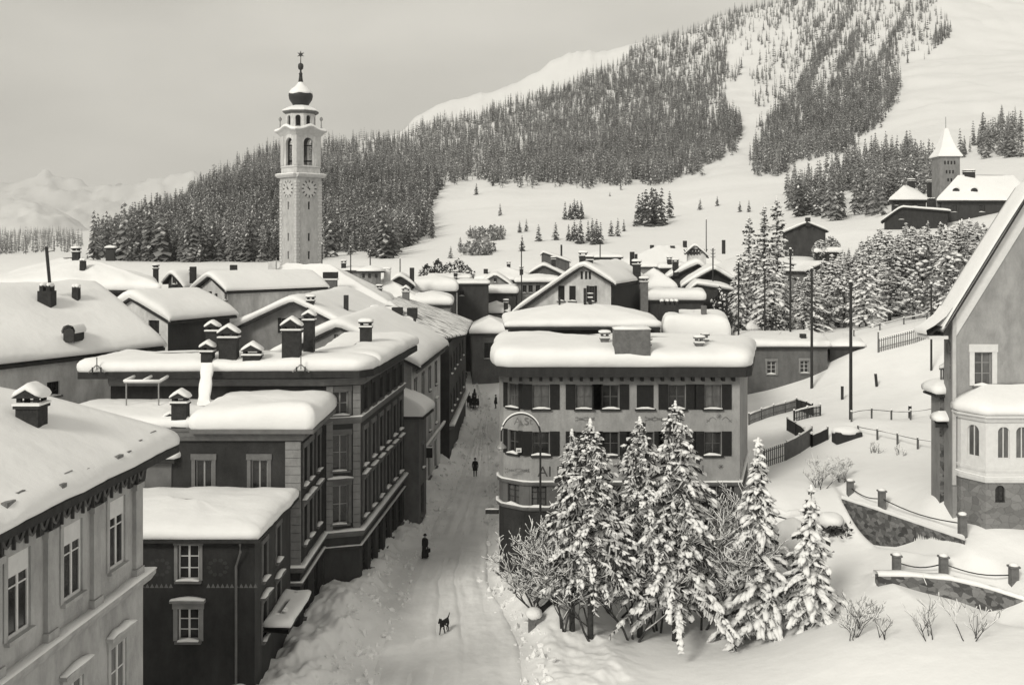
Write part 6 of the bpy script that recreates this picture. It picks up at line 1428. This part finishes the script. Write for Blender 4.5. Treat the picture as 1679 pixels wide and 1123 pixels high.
# single conifers one can tell apart
def far_mesh(protos, mats):
    out = []
    for Q, mi in protos: out.append(np_mesh('conifer', Q.reshape(-1, 3), np.arange(Q.size // 3).reshape(-1, 4), mats, mi))
    return out
FM = far_mesh([far_proto(11, 11, 7, .20, .25, 1), far_proto(12, 11, 7, .17, .3, 1), far_proto(13, 12, 6, .22, .18, 1)], ('needlefar', 'treesnow', 'bark'))
FL = far_mesh([far_proto(14, 12, 6, .17, .12, 1), far_proto(15, 12, 6, .2, .16, 1), far_proto(16, 10, 6, .15, .1, 1)], ('larch', 'frost', 'bark'))
def one(lib, p, h, label, group, wide=1.0):
    o = link_mesh('conifer', lib[rnd.randrange(len(lib))], None, (p[0], p[1], p[2]), rnd.uniform(0, 6.28), (h * wide, h * wide, h)); return tag(o, label, 'tree', group)
F4 = [(1288, 352), (1300, 305), (1350, 285), (1400, 268), (1450, 255), (1482, 250), (1500, 270), (1538, 265), (1545, 300), (1500, 325), (1470, 340), (1440, 358), (1300, 362)]
P4_ = scatter(F4, 300, 10); P4_ = P4_[np.argsort(P4_[:, 1])]
forest('dark stand of trees above the barn, filling the slope left of the stone church tower', P4_[60:], FARL2, 11, 16, 12, ('larch', 'frost', 'bark'))
forest('dark stand of trees behind the manor right of the stone church tower', scatter([(1572, 262), (1600, 235), (1680, 190), (1680, 262)], 60, 11), FARL2, 12, 17, 13, ('larch', 'frost', 'bark'))
for p in P4_[:60]: one(FL if rnd.random() < .75 else FM, p, rnd.uniform(11, 17), 'conifer of the dark stand above the barn, left of the stone church tower', 'conifers of the stand left of the stone church tower')
GM = 'scattered conifers on the snowy meadow'
MT = [(781, 320, 303, 'lone little conifer high on the meadow, just under the forest foot'), (820, 354, 336, 'lone conifer on the open meadow left of the centre'), (771, 388, 371, 'small conifer at the left end of the brushy bank on the meadow'), (852, 382, 364, 'left one of a pair of conifers above the brushy bank'), (863, 380, 361, 'right one of a pair of conifers above the brushy bank'), (883, 396, 370, 'separate conifer right of the pair on the meadow'), (911, 394, 367, 'conifer left of the big meadow clumps'),
      (755, 413, 391, 'conifer at the lower end of the brushy bank'), (739, 424, 405, 'small conifer low on the meadow next to the dark bushy clump'), (856, 412, 388, 'conifer above the village roofs below the brushy bank'), (1000, 322, 315, 'tiny dark conifer alone near the forest foot'), (1002, 388, 364, 'leftmost of the three conifers in the centre of the meadow'), (1013, 388, 360, 'middle one of the three conifers in the centre of the meadow'), (1023, 380, 362, 'rightmost of the three conifers in the centre of the meadow'),
      (1098, 358, 318, 'tall slim conifer standing just right of the dense meadow clump'), (1148, 345, 328, 'round conifer on the upper right of the meadow, left of two'), (1176, 338, 323, 'round conifer on the upper right of the meadow, right of two'), (1213, 348, 332, 'bushy conifer left part of the pair near the avalanche track'), (1228, 348, 330, 'bushy conifer right part of the pair near the avalanche track'), (1042, 372, 350, 'short conifer at the left foot of the dense meadow clump'), (162, 418, 398, 'conifer beside the dark hut left of the wooded spur'), (178, 418, 405, 'smaller conifer just right of the dark hut by the spur'), (526, 440, 405, 'slim tree behind the roofs just right of the church tower')]
for px, yb, yt, lab in MT:
    d = float(sight(np.array([px]), np.array([min(yb, 424)], float))[0]); d = 262 if d != d else d; s = F / d; g = gz(PX(px, d), d); one(FM, (PX(px, d), d, g - .2), max(2.0, 1.2 * (yb - yt) / s), lab, GM, 1.25 if yb - yt < 28 else 1.0)
BUSH = []
for sd in range(3):
    rs = np.random.RandomState(sd + 70); n = 90; a = rs.rand(n) * 6.283; r = rs.rand(n) ** .5 * .6; C = np.stack([r * np.cos(a), r * np.sin(a), rs.rand(n) * (1 - r * .7)], 1)
    BUSH.append(np_mesh('bush', (C[:, None] + rs.normal(0, .09, (n, 4, 3))).reshape(-1, 3), np.arange(n * 4).reshape(n, 4), ['larch', 'frost'], (rs.rand(n) < .3).astype(int)))
for x0, x1, yb, yt, n, lab in ((926, 958, 362, 333, 12, 'conifer of the upper dark clump in the meadow'), (932, 985, 402, 362, 16, 'conifer of the lower loose clump in the meadow'), (1045, 1086, 372, 315, 22, 'conifer of the dense tall clump in the meadow'), (772, 822, 395, 380, 30, 'low leafless bush on the brushy bank in the meadow'), (760, 800, 420, 398, 18, 'low leafless bush at the lower end of the brushy bank')):
    for j in range(n):
        px = rnd.uniform(x0, x1); yy = yb - rnd.uniform(0, 8); d = float(sight(np.array([px]), np.array([min(yy, 424)], float))[0]); s = F / d; g = gz(PX(px, d), d); 
        if 'bush' in lab: tag(link_mesh('bush', BUSH[j % 3], None, (PX(px, d), d, g - .2), rnd.uniform(0, 6), rnd.uniform(2.4, 5.0)), lab, 'bush', lab)
        else: one(FM, (PX(px, d), d, g - .2), (yb - yt) / s * rnd.uniform(.7, 1.2), lab, lab, 1.1)
# ================================================================ POLES, FENCES, WALLS, LAMP
def pole(px, yt, yb, wpx, label, d=None, group='wooden power poles on the right', ins=1):
    p = hit(px, yb, 60) if d is None else Vector((PX(px, d), d, gz(PX(px, d), d)))
    r = wpx * p.y / F / 2; zt = PZ(yt, p.y); e = empty('power_pole', (p.x, p.y, p.z), label, 'pole', group)
    q = MB(); q.tube([(p.x, p.y, p.z - .5), (p.x, p.y, zt)], [r * 1.1, r * .85], 8, 'wood'); q.build('shaft', None, e)
    if ins:
        q = MB()
        for k in range(3):
            z = zt - .3 - k * .45; q.tube([(p.x - .28, p.y, z), (p.x + .28, p.y, z)], .03, 5, 'iron')
            for sg in (-1, 1): q.lathe([(.05, 0), (.07, .05), (.05, .16)], (p.x + sg * .26, p.y, z + .02), 6, 'trimlight')
        q.build('insulators', None, e)
    q = MB(); blob(q, (p.x, p.y, zt + .02), (r * 1.2, r * 1.2, .14), px, flat=.7); q.build('snow_cap', None, e, smooth=True); return e
pole(1395, 462, 688, 5.5, 'thick dark pole planted in the middle of the snowy slope', ins=1)
pole(1331, 440, 606, 4.5, 'dark pole standing just in front of the long grey building', d=110)
pole(1296, 408, 552, 3.5, 'slender pole in front of the wood, left of the pole by the grey building', d=122)
pole(1211, 430, 552, 3, 'slender pole at the left edge of the larch clump', d=121)
pole(1254, 440, 530, 3, 'slender pole in the middle of the larch clump', d=123)
pole(1169, 407, 470, 2.5, 'thin pole rising before the almost black chalet', d=139)
pole(1527, 465, 582, 3.5, 'pole just left of the villa roof', d=104)
pole(1409, 520, 546, 2.5, 'short post at the lower edge of the wood', d=128, ins=0)
GP = 'thin telegraph poles among the village roofs'
for px, yt, yb, d, lab in ((528, 400, 440, 150, 'thin telegraph pole right of the church tower'), (575, 405, 440, 170, 'thin telegraph pole behind the massive two-stage chimney'), (607, 412, 440, 175, 'thin telegraph pole behind the roof turret'), (656, 424, 455, 150, 'thin telegraph pole left of the tiny dark gable'), (855, 395, 455, 165, 'thin telegraph pole behind the long pillow-roofed house'), (984, 392, 428, 150, 'thin telegraph pole right of the tall gable'),
                       (1158, 360, 400, 230, 'faint telegraph pole on the meadow above the half-timbered gable'), (1360, 395, 412, 230, 'small pole on the meadow right of the barn'), (1397, 378, 392, 230, 'small post on the meadow above the wood')):
    pole(px, yt, yb, 2.0 if d < 200 else 1.6, lab, d=d, group=GP, ins=0)
def fence_post(px, yt, yb, lab, lean=0):
    p = hit(px, yb, 60); s = F / p.y; h = (yb - yt) / s; q = MB(); q.tube([(p.x, p.y, p.z - .3), (p.x + lean, p.y, p.z + h)], .14, 6, 'wood'); blob(q, (p.x + lean, p.y, p.z + h + .02), (.17, .17, .08), px, flat=.7)
    tag(q.build('post', None, None, loc=(p.x, p.y, p.z)), lab, 'post', 'single posts in the snow slope')
fence_post(1381, 633, 655, 'short dark post left of the thick pole'); fence_post(1438, 613, 634, 'short dark post leaning in the snow right of the thick pole', -.15); fence_post(1492, 666, 686, 'short dark post between the thick pole and the villa')
def fence(pts, h, kind, label, posts=2.2, post_h=None, name='fence', m='woodmid'):
    """fence along photograph ground points; kind: rail, picket, board"""
    W = [hit(*q, 60) for q in pts]; c = sum(W, Vector()) / len(W); e = empty(name, (c.x, c.y, c.z), label, 'fence')
    L = [(b - a).length for a, b in zip(W, W[1:])]; tot = sum(L)
    def at(t):
        for a, b, l in zip(W, W[1:], L):
            if t <= l or b is W[-1]: r = a.lerp(b, min(1, t / l)); r.z = max(gz(r.x, r.y), r.z - .2); return r
            t -= l
    n = max(1, round(tot / posts)); ph = post_h or h + .15
    for k in range(n + 1):
        p = at(tot * k / n); q = MB(); q.box((p.x - .06, p.y - .06, p.z - .4), (p.x + .06, p.y + .06, p.z + ph), m); po = q.build('post', None, e)
        q = MB(); blob(q, (p.x, p.y, p.z + ph), (.10, .10, .09), k, flat=.7); q.build('snow_cap', None, po, smooth=True)
    N = max(4, int(tot / .8)); P = [at(tot * k / N) for k in range(N + 1)]
    for zz, r in {'rail': ((h, .03),), 'picket': ((h * .85, .035), (h * .3, .035)), 'board': ((h, .05),)}[kind]:
        q = MB(); q.tube([(p.x, p.y + .04, p.z + zz) for p in P], r, 5, m); rl = q.build('rail', None, e)
        if zz > h * .8:
            q = MB(); q.tube([(p.x, p.y + .02, p.z + (h if kind != 'rail' else zz) + .05) for p in P], [(.05 if kind == 'rail' else .07) * rnd.uniform(.5, 1.25) for p in P], 6, 'snow'); q.build('rail_snow', None, rl, smooth=True)
    if kind == 'picket':
        q = MB(); K = int(tot / .22)
        for k in range(K):
            p = at(tot * (k + .5) / K); q.box((p.x - .045, p.y - .02, p.z - .3), (p.x + .045, p.y + .0, p.z + h), m)
        q.build('pickets', None, e)
    if kind == 'board':
        q = MB()
        for a, b in zip(P, P[1:]): q.face([(a.x, a.y, a.z - .4), (b.x, b.y, b.z - .4), (b.x, b.y, b.z + h), (a.x, a.y, a.z + h)], m); q.face([(a.x, a.y + .05, a.z + h), (b.x, b.y + .05, b.z + h), (b.x, b.y + .05, b.z - .4), (a.x, a.y + .05, a.z - .4)], m)
        q.build('boards', None, e)
fence([(1228, 697), (1306, 672)], .9, 'picket', 'long pale picket fence running from the shuttered house up the slope', m='woodmid')
fence([(1306, 672), (1332, 682)], 1.0, 'board', 'short dark board fence turning at the top of the garden plot', m='wood')
fence([(1302, 692), (1345, 682)], .9, 'picket', 'short dark picket fence in the middle of the garden plot', m='wood')
fence([(1291, 707), (1316, 722), (1331, 733)], 1.0, 'board', 'dark board fence slanting down to the garden gate', m='wood')
fence([(1331, 733), (1357, 722)], .9, 'board', 'stub of dark boards with a heavy end post at the garden gate', m='wood')
fence([(1252, 768), (1290, 755), (1331, 730)], 1.35, 'picket', 'tall grey picket fence along the lower side of the garden plot', posts=3, m='trim')
fence([(1396, 692), (1500, 688), (1530, 684)], .7, 'rail', 'thin wire fence from the thick pole toward the villa', m='woodmid')
fence([(1407, 716), (1470, 728), (1540, 742)], .7, 'rail', 'thin rail fence descending to the villa porch', m='woodmid')
fence([(1440, 578), (1500, 563), (1530, 552)], 1.4, 'picket', 'airy fence with tall posts on the upper slope by the wood', posts=5, post_h=2.2, m='trim')
fence([(1400, 553), (1450, 540), (1520, 524)], .7, 'rail', 'low snow-laden rail fence along the lower edge of the wood', posts=4, m='woodmid')
p = hit(1390, 722, 60); q = MB(); q.box((p.x - 1.0, p.y - .4, p.z - .3), (p.x + 1.0, p.y + .8, p.z + .6), 'wood'); e = empty('wooden_trough', tuple(p), 'dark wooden box half buried in the slope below the thick pole', 'box'); q.build('body', None, e)
q = MB(); blob(q, (p.x, p.y + .2, p.z + .62), (1.15, .8, .42), 4, seg=16, rings=8, flat=.6); q.build('snow_cap', None, e, smooth=True)
p = hit(1310, 716, 60)
# ---- retaining walls with stone posts
def retaining(top, base_drop, label, posts, plab, m='stone', thick=.5, snow=.18):
    W = [Vector((PX(x, d), d, PZ(y, d))) for x, y, d in top]; c = sum(W, Vector()) / len(W); e = empty('stone_wall', (c.x, c.y, c.z - 1), label, 'wall')
    q = MB(); P = []
    for a, b in zip(W, W[1:]):
        for k in range(6): P.append(a.lerp(b, k / 6))
    P.append(W[-1]); rows = []
    for p in P: rows.append([(p.x, p.y - .02, p.z - base_drop), (p.x, p.y, p.z), (p.x, p.y + thick, p.z), (p.x, p.y + thick, p.z - base_drop)])
    q.grid(rows, m, closed=True); q.face(list(reversed(rows[0])), m); q.face(rows[-1], m); q.build('masonry', None, e)
    q = MB(); rows = []
    for i, p in enumerate(P):
        h = snow * rnd.uniform(.8, 1.25); rows.append([(p.x, p.y + .03, p.z), (p.x, p.y - .05, p.z + h * .4), (p.x, p.y + .05, p.z + h), (p.x, p.y + thick * .6, p.z + h * 1.1), (p.x, p.y + thick + .3, p.z + h * .6), (p.x, p.y + thick + .5, p.z - .3)])
    q.grid(rows, 'snow'); q.build('wall_snow', None, e, smooth=True)
    pp = []
    for (x, yt, yb, d, lab) in posts:
        pz = PZ(yb, d); X = PX(x, d); h = PZ(yt, d) - pz; t = empty('stone_post', (X, d, pz), lab, 'post', plab); q = MB(); q.box((X - .19, d - .19, pz - .5), (X + .19, d + .19, pz + h), 'chim'); q.box((X - .25, d - .25, pz + h + .002), (X + .25, d + .25, pz + h + .09), 'chim'); q.build('pillar', None, t)
        q = MB(); blob(q, (X, d, pz + h + .1), (.24, .24, .14), x, flat=.6); q.build('snow_cap', None, t, smooth=True); pp.append(Vector((X, d, pz + h * .6)))
    q = MB()
    for a, b in zip(pp, pp[1:]): q.tube([a.lerp(b, k / 8) + Vector((0, 0, -.25 * math.sin(math.pi * k / 8))) for k in range(9)], .035, 5, 'iron')
    if len(pp) > 1: q.build('rail', None, e)
    return e
retaining([(1380, 818, 68), (1430, 834, 65.2), (1500, 858, 61.5), (1582, 886, 57.0)], 2.8, 'rubble stone retaining wall under the villa terrace', [(1394, 790, 812, 68.4, 'stone post with snow cap at the far end of the villa terrace'), (1446, 806, 834, 65.0, 'stone post with snow cap in the middle of the villa terrace'), (1578, 846, 876, 57.8, 'stone post with snow cap at the near end of the villa terrace')], 'stone posts along the terraces')
retaining([(1440, 945, 56.5), (1500, 946, 55.5), (1560, 952, 54.5), (1620, 966, 53.2), (1680, 985, 52)], 1.1, 'low curved stone wall along the lower path', [(1470, 912, 934, 57.2, 'stone post standing left of the pair above the low curved wall'), (1547, 914, 938, 55.6, 'stone post standing right of the pair above the low curved wall'), (1662, 930, 960, 53.6, 'stone post above the low curved wall at the right edge')], 'stone posts along the terraces')
retaining([(1232, 832, 67), (1290, 850, 66), (1330, 846, 66.4), (1370, 858, 66.5)], 1.2, 'low dark wall half buried in snow behind the two right-hand spruces', [], None, 'brick', .4, .35)
# ---- street lamp: a tall post bent over in a wide arch
p = hit(886, 965, 55); d = p.y; e = empty('street_lamp', tuple(p), 'tall thin lamp post bent over in a round arch before the shuttered house', 'street lamp')
q = MB(); zc = PZ(712, d); xr = p.x; xl = PX(822, d); c = (xr + xl) / 2; r = (xr - xl) / 2
pts = [(xr, d, p.z - .4), (xr, d, p.z + 3), (xr, d, zc)] + [(c + r * math.cos(t), d, zc + r * 1.05 * math.sin(t)) for t in np.linspace(0, math.pi, 22)[1:]] + [(xl, d, zc - .4)]
q.tube(pts, [.085, .075] + [.055] * (len(pts) - 2), 8, 'iron'); q.build('post', None, e)
q = MB(); q.tube([(c + r * math.cos(t), d, zc + r * 1.05 * math.sin(t) + .07) for t in np.linspace(.35, math.pi - .15, 20)], .055, 6, 'snow'); q.build('post_snow', None, e, smooth=True)
q = MB(); q.lathe([(.06, -.4), (.08, -.5), (.3, -.72), (.32, -.8), (.28, -.8)], (xl, d, zc), 12, 'galv'); sh = q.build('lamp_shade', None, e); q = MB(); q.lathe([(.03, -.72), (.11, -.82), (.11, -.95), (.03, -1.02)], (xl, d, zc), 10, 'white'); q.build('bulb', None, sh, smooth=True)
# garden fence stump and wall by the street
p = hit(872, 1030, 50); q = MB(); q.box((p.x - .2, p.y - .2, p.z - .4), (p.x + .2, p.y + .2, p.z + .75), 'chim'); e = empty('garden_pier', tuple(p), 'stone garden pier buried in a snow heap at the street corner', 'pier'); q.build('pillar', None, e); q = MB(); blob(q, (p.x + .12, p.y + .15, p.z + .78), (.5, .5, .34), 9, seg=16, rings=8, flat=.3); q.build('snow_cap', None, e, smooth=True)
fence([(884, 1024), (898, 1040), (915, 1056)], .45, 'board', 'low dark board edging the garden beside the street', posts=3, m='wood')
# ---- clods and ragged crusts thrown up by the snow plough
rs = np.random.RandomState(77); n = 1300; Y = 46 * (150 / 46) ** rs.rand(n); sd_ = rs.rand(n) < .62
Lx = np.interp(Y, ST_Y, ST_L); Rx = np.interp(Y, ST_Y, ST_R); X = np.where(sd_, Lx + rs.uniform(.3, 3.3, n), Rx - rs.uniform(-.3, 1.6, n)); Z = gz(X, Y)
S = (.04 + .17 * rs.rand(n) ** 3)[:, None] * rs.uniform(.6, 1.4, (n, 3)); C = np.stack([X, Y, Z + S[:, 2] * .3], 1)
A = []
for k in range(n):
    a = rs.rand() * 6.28; A.append([[math.cos(a), math.sin(a), rs.uniform(-.3, .3)], [-math.sin(a), math.cos(a), rs.uniform(-.3, .3)], [0, 0, 1]])
me = lumps_mesh('snow_clods', C, np.array(A), S, rs, 'snow', .6); me.polygons.foreach_set('use_smooth', [False] * len(me.polygons)); tag(link_mesh('snow_clods', me), 'broken clods of snow along the ploughed street banks', 'snow clods', kind='stuff')
# ---- snow-covered sign arm on the shuttered house corner
t = empty('sign_arm', (-1.4, 69.6, 5.6), 'dark beam sticking out of the street corner of the shuttered house', 'beam'); q = MB(); q.box((-1.75, 69.45, PZ(842, 69.5)), (-.86, 69.7, PZ(835, 69.5)), 'wood'); q.build('beam', None, t); snowbar(t, (-1.75, 69.58), (1, 0), (0, -1), 0, .88, -.12, .12, PZ(835, 69.5), .08)

# ================================================================ PEOPLE AND DOG
def person(loc, h, face, label, coat='coat', skirt=False, bag=False, stride=.18, lean=0.0, seed=0):
    """one walking figure: skin-modifier body in a long coat, separate hair/hat and garment children"""
    e = empty('person', loc, label, 'person', 'people in the street'); e.rotation_euler = (0, 0, face)
    k = h / 1.75; V = []; E = []; Rr = []
    def v(p, r, par=None):
        V.append((p[0] * k, p[1] * k, p[2] * k)); Rr.append(r * k); i = len(V) - 1
        if par is not None: E.append((par, i))
        return i
    pel = v((0, 0, .95), .15); sp = v((0, lean * .3, 1.2), .15, pel); ch = v((0, lean * .6, 1.38), .16, sp); nk = v((0, lean, 1.5), .06, ch); hd = v((0, lean + .01, 1.6), .085, nk); v((0, lean + .02, 1.70), .08, hd)
    for s in (-1, 1):
        hp = v((s * .10, 0, .88), .10, pel); kn = v((s * .10, s * stride * .6 + .04, .5), .07, hp); an = v((s * .10, s * stride, .09), .05, kn); v((s * .11, s * stride + .15, .045), .045, an)
        sh = v((s * .19, lean * .6, 1.40), .075, ch); el = v((s * .26, lean * .4 - s * stride * .35, 1.13), .055, sh); wr = v((s * .25, .06 - s * stride * .6 + lean * .3, .90), .04, el)
        pm = v((s * .25, .08 - s * stride * .6 + lean * .3, .83), .032, wr)
        for j in range(4):
            f1 = v((s * (.235 + .012 * (j % 2)), .045 + j * .02 - s * stride * .6 + lean * .3, .77), .010, pm); v((s * .235, .05 + j * .02 - s * stride * .6 + lean * .3, .735 + .008 * (j in (0, 3))), .009, f1)
        t1 = v((s * .22, .13 - s * stride * .6 + lean * .3, .80), .011, pm); v((s * .215, .145 - s * stride * .6 + lean * .3, .77), .010, t1)
    me = bpy.data.meshes.new('person_body'); me.from_pydata(V, E, []); o = bpy.data.objects.new('body', me); COL.objects.link(o); o.parent = e
    m = o.modifiers.new('skin', 'SKIN'); 
    for i, r in enumerate(Rr): me.skin_vertices[0].data[i].radius = (r, r)
    me.skin_vertices[0].data[0].use_root = True
    o.modifiers.new('sub', 'SUBSURF').levels = 1; o.modifiers['sub'].render_levels = 1
    dg = bpy.context.evaluated_depsgraph_get(); nm = bpy.data.meshes.new_from_object(o.evaluated_get(dg)); o.modifiers.clear(); o.data = nm
    nm.materials.clear(); nm.materials.append(M['skin']); nm.materials.append(M['coat'])
    zz = np.array([0.0] * (len(nm.vertices) * 3)); nm.vertices.foreach_get('co', zz); zz = zz.reshape(-1, 3)
    for pl in nm.polygons:
        c = pl.center; pl.material_index = 0 if (c.z > 1.50 * k or (abs(c.x) > .19 * k and .70 * k < c.z < .88 * k)) else 1; pl.use_smooth = True
    bot = .12 if skirt else .62; q = MB(); rows = []
    for z, rx, ry in ((1.50, .075, .07), (1.46, .13, .10), (1.40, .21, .13), (1.15, .185, .135), (.98, .19, .15), (.8, .22, .19), (bot, .24 if not skirt else .27, .22 if not skirt else .27)):
        rows.append([(rx * k * math.cos(t) * (1 + .05 * math.sin(5 * t) * (z < 1)), (ry * math.sin(t) + lean * max(0, (z - .9) / .6)) * k, z * k) for t in np.linspace(0, 6.283, 17)[:-1]])
    q.grid(rows, coat, closed=True); q.build('coat', None, None, smooth=True).parent = e
    q = MB()   # hat with brim, eyes, nose, mouth and ears
    q.lathe([(.145, 1.685), (.15, 1.70), (.10, 1.705), (.098, 1.78), (.07, 1.80)], (0, lean + .015, 0), 14, coat); q.v = [(x * k, y * k, z * k) for x, y, z in q.v]; ht = q.build('hat', None, None); ht.parent = e
    q = MB()
    for s in (-1, 1): q.box((s * .033 - .011, lean + .093, 1.625), (s * .033 + .011, lean + .104, 1.638), 'shutter'); q.box((s * .088 - .012, lean - .01, 1.59), (s * .088 + .012, lean + .03, 1.65), 'skin')
    q.box((-.012, lean + .09, 1.585), (.012, lean + .125, 1.62), 'skin'); q.box((-.026, lean + .088, 1.555), (.026, lean + .098, 1.563), 'ink'); q.v = [(x * k, y * k, z * k) for x, y, z in q.v]; f = q.build('face', None, None); f.parent = e
    if bag:
        b = empty('basket', (0, 0, 0), 'dark bag with a pale parcel held by the long-skirted walker', 'bag'); b.location = Vector(loc) + Matrix.Rotation(face, 3, 'Z') @ Vector((-.30 * k, .05, .48 * k)); b.rotation_euler = (0, 0, face)
        q = MB(); q.box((-.07, -.18, 0), (.07, .18, .26), 'coat'); q.tube([(0, -.12, .26), (0, -.1, .36), (0, .1, .36), (0, .12, .26)], .012, 5, 'coat'); q.build('bag_body', None, None).parent = b; q = MB(); q.box((-.06, -.22, -.02), (.05, -.185, .16), 'white'); q.build('parcel', None, None).parent = b
    return e
def gr(px, py): p = hit(px, py, 50); p.z += .06; return p
person(gr(779, 783), 1.74, 0, 'person in a dark overcoat and hat walking away up the middle of the street', stride=.12, seed=1)
person(gr(697, 918), 1.66, 2.6, 'person in a long dark skirt carrying a bag on the left side of the street', skirt=True, bag=True, stride=.1)
person(gr(763, 628), 1.75, .2, 'dark-clad person far up the street beside the dark house', stride=.16)
person(gr(813, 671), 1.75, 1.2, 'person in dark clothes half hidden at the far corner of the shuttered house', stride=.1)
person(gr(766, 600), 1.7, -.3, 'tiny dark figure at the bend of the street', stride=.1)
# horse-drawn sledge with two riders
def horse(e, s=1.0):
    V = []; E = []; Rr = []
    def v(p, r, par=None):
        V.append(p); Rr.append(r); i = len(V) - 1
        if par is not None: E.append((par, i))
        return i
    b0 = v((0, 0, 1.15), .30); b1 = v((0, .5, 1.12), .30, b0); b2 = v((0, -.45, 1.18), .30, b0)
    n1 = v((0, .78, 1.40), .2, b1); n2 = v((0, 1.0, 1.68), .14, n1); h1 = v((0, 1.12, 1.78), .12, n2); v((0, 1.40, 1.55), .08, h1)
    for sx in (-1, 1):
        a = v((sx * .17, .5, .85), .11, b1); k = v((sx * .17, .56, .48), .06, a); v((sx * .17, .52, .05), .06, k)
        a = v((sx * .17, -.5, .88), .14, b2); k = v((sx * .17, -.66, .52), .07, a); v((sx * .17, -.60, .05), .06, k)
        v((sx * .06, 1.08, 1.93), .025, h1)
    t = v((0, -.78, 1.15), .06, b2); v((0, -.86, .65), .05, t)
    me = bpy.data.meshes.new('horse_body'); me.from_pydata(V, E, []); o = bpy.data.objects.new('body', me); COL.objects.link(o); o.parent = e; o.modifiers.new('skin', 'SKIN')
    for i, r in enumerate(Rr): me.skin_vertices[0].data[i].radius = (r, r)
    me.skin_vertices[0].data[0].use_root = True; o.modifiers.new('sub', 'SUBSURF').levels = 1; o.modifiers['sub'].render_levels = 1
    dg = bpy.context.evaluated_depsgraph_get(); nm = bpy.data.meshes.new_from_object(o.evaluated_get(dg)); o.modifiers.clear(); o.data = nm; nm.materials.clear(); nm.materials.append(M['dogfur'])
    nm.polygons.foreach_set('use_smooth', [True] * len(nm.polygons))
p = gr(778, 668); e = empty('horse', (p.x - .1, p.y + 2.2, p.z), 'dark horse drawing the sledge up the street', 'horse'); horse(e)
e = empty('sledge', tuple(p), 'dark horse-drawn sledge going up the street between the snowbanks', 'sledge')
q = MB()
for sx in (-.5, .5): q.tube([(p.x + sx, p.y - .9, p.z + .06), (p.x + sx, p.y + .7, p.z + .06), (p.x + sx, p.y + 1.0, p.z + .3)], .04, 6, 'iron')
q.build('runner', None, e); q = MB(); q.box((p.x - .6, p.y - .8, p.z + .3), (p.x + .6, p.y + .6, p.z + .75), 'wood'); q.box((p.x - .6, p.y - .85, p.z + .75), (p.x + .6, p.y - .72, p.z + 1.2), 'wood')
q.build('body', None, e); q = MB()
for sx in (-.45, .45): q.tube([(p.x + sx, p.y + .6, p.z + .55), (p.x + sx, p.y + 3.0, p.z + 1.05)], .03, 5, 'wood')
q.build('shaft', None, e)
person(Vector((p.x + .05, p.y - 1.3, p.z)), 1.75, 0, 'person in a dark coat walking right behind the sledge', stride=.12)
person(Vector((p.x - .75, p.y - .2, p.z)), 1.78, 0, 'person in a dark coat walking at the left side of the sledge', stride=.12)
# dog
p = gr(729, 1040); e = empty('dog', tuple(p), 'dark dog trotting down the street near the garden corner', 'dog'); e.rotation_euler = (0, 0, 2.75)
V = []; E = []; Rr = []
def v(p_, r, par=None):
    V.append(p_); Rr.append(r); i = len(V) - 1
    if par is not None: E.append((par, i))
    return i
b0 = v((0, 0, .60), .13); b1 = v((0, .28, .60), .16, b0); b2 = v((0, -.30, .62), .115, b0); n1 = v((0, .44, .72), .10, b1); h1 = v((0, .56, .82), .095, n1); mz = v((0, .72, .77), .055, h1); v((0, .78, .76), .035, mz)
for sx in (-1, 1):
    a = v((sx * .09, .30, .42), .06, b1); k = v((sx * .09, .30 + sx * .07, .22), .035, a); f = v((sx * .09, .28 + sx * .14, .03), .032, k); v((sx * .09, .34 + sx * .14, .02), .03, f)
    a = v((sx * .09, -.30, .46), .075, b2); kn = v((sx * .095, -.22 - sx * .05, .33), .05, a); hk = v((sx * .095, -.40 - sx * .10, .20), .03, kn); f = v((sx * .095, -.36 - sx * .12, .03), .03, hk); v((sx * .095, -.30 - sx * .12, .02), .028, f)
    v((sx * .06, .53, .95), .025, h1)
t = v((0, -.42, .70), .04, b2); t = v((0, -.56, .80), .03, t); v((0, -.64, .92), .02, t)
me = bpy.data.meshes.new('dog_body'); me.from_pydata(V, E, []); o = bpy.data.objects.new('body', me); COL.objects.link(o); o.parent = e; o.modifiers.new('skin', 'SKIN')
for i, r in enumerate(Rr): me.skin_vertices[0].data[i].radius = (r, r)
me.skin_vertices[0].data[0].use_root = True; o.modifiers.new('sub', 'SUBSURF').levels = 2; o.modifiers['sub'].render_levels = 2
dg = bpy.context.evaluated_depsgraph_get(); nm = bpy.data.meshes.new_from_object(o.evaluated_get(dg)); o.modifiers.clear(); o.data = nm; nm.materials.clear(); nm.materials.append(M['dogfur']); nm.polygons.foreach_set('use_smooth', [True] * len(nm.polygons))
# ================================================================ HAZE
q = MB(); q.box((-5200, -60, -90), (5200, 6600, 900)); hz = q.build('haze'); m = bpy.data.materials.new('haze'); m.use_nodes = True; nt = m.node_tree
nt.nodes.remove(nt.nodes['Principled BSDF']); v_ = nt.nodes.new('ShaderNodeVolumePrincipled'); v_.inputs['Color'].default_value = (.9, .9, .9, 1); v_.inputs['Density'].default_value = .00014
nt.links.new(v_.outputs[0], nt.nodes['Material Output'].inputs['Volume']); hz.data.materials.append(m)
tag(hz, 'thin winter haze filling the valley', 'haze', kind='stuff')
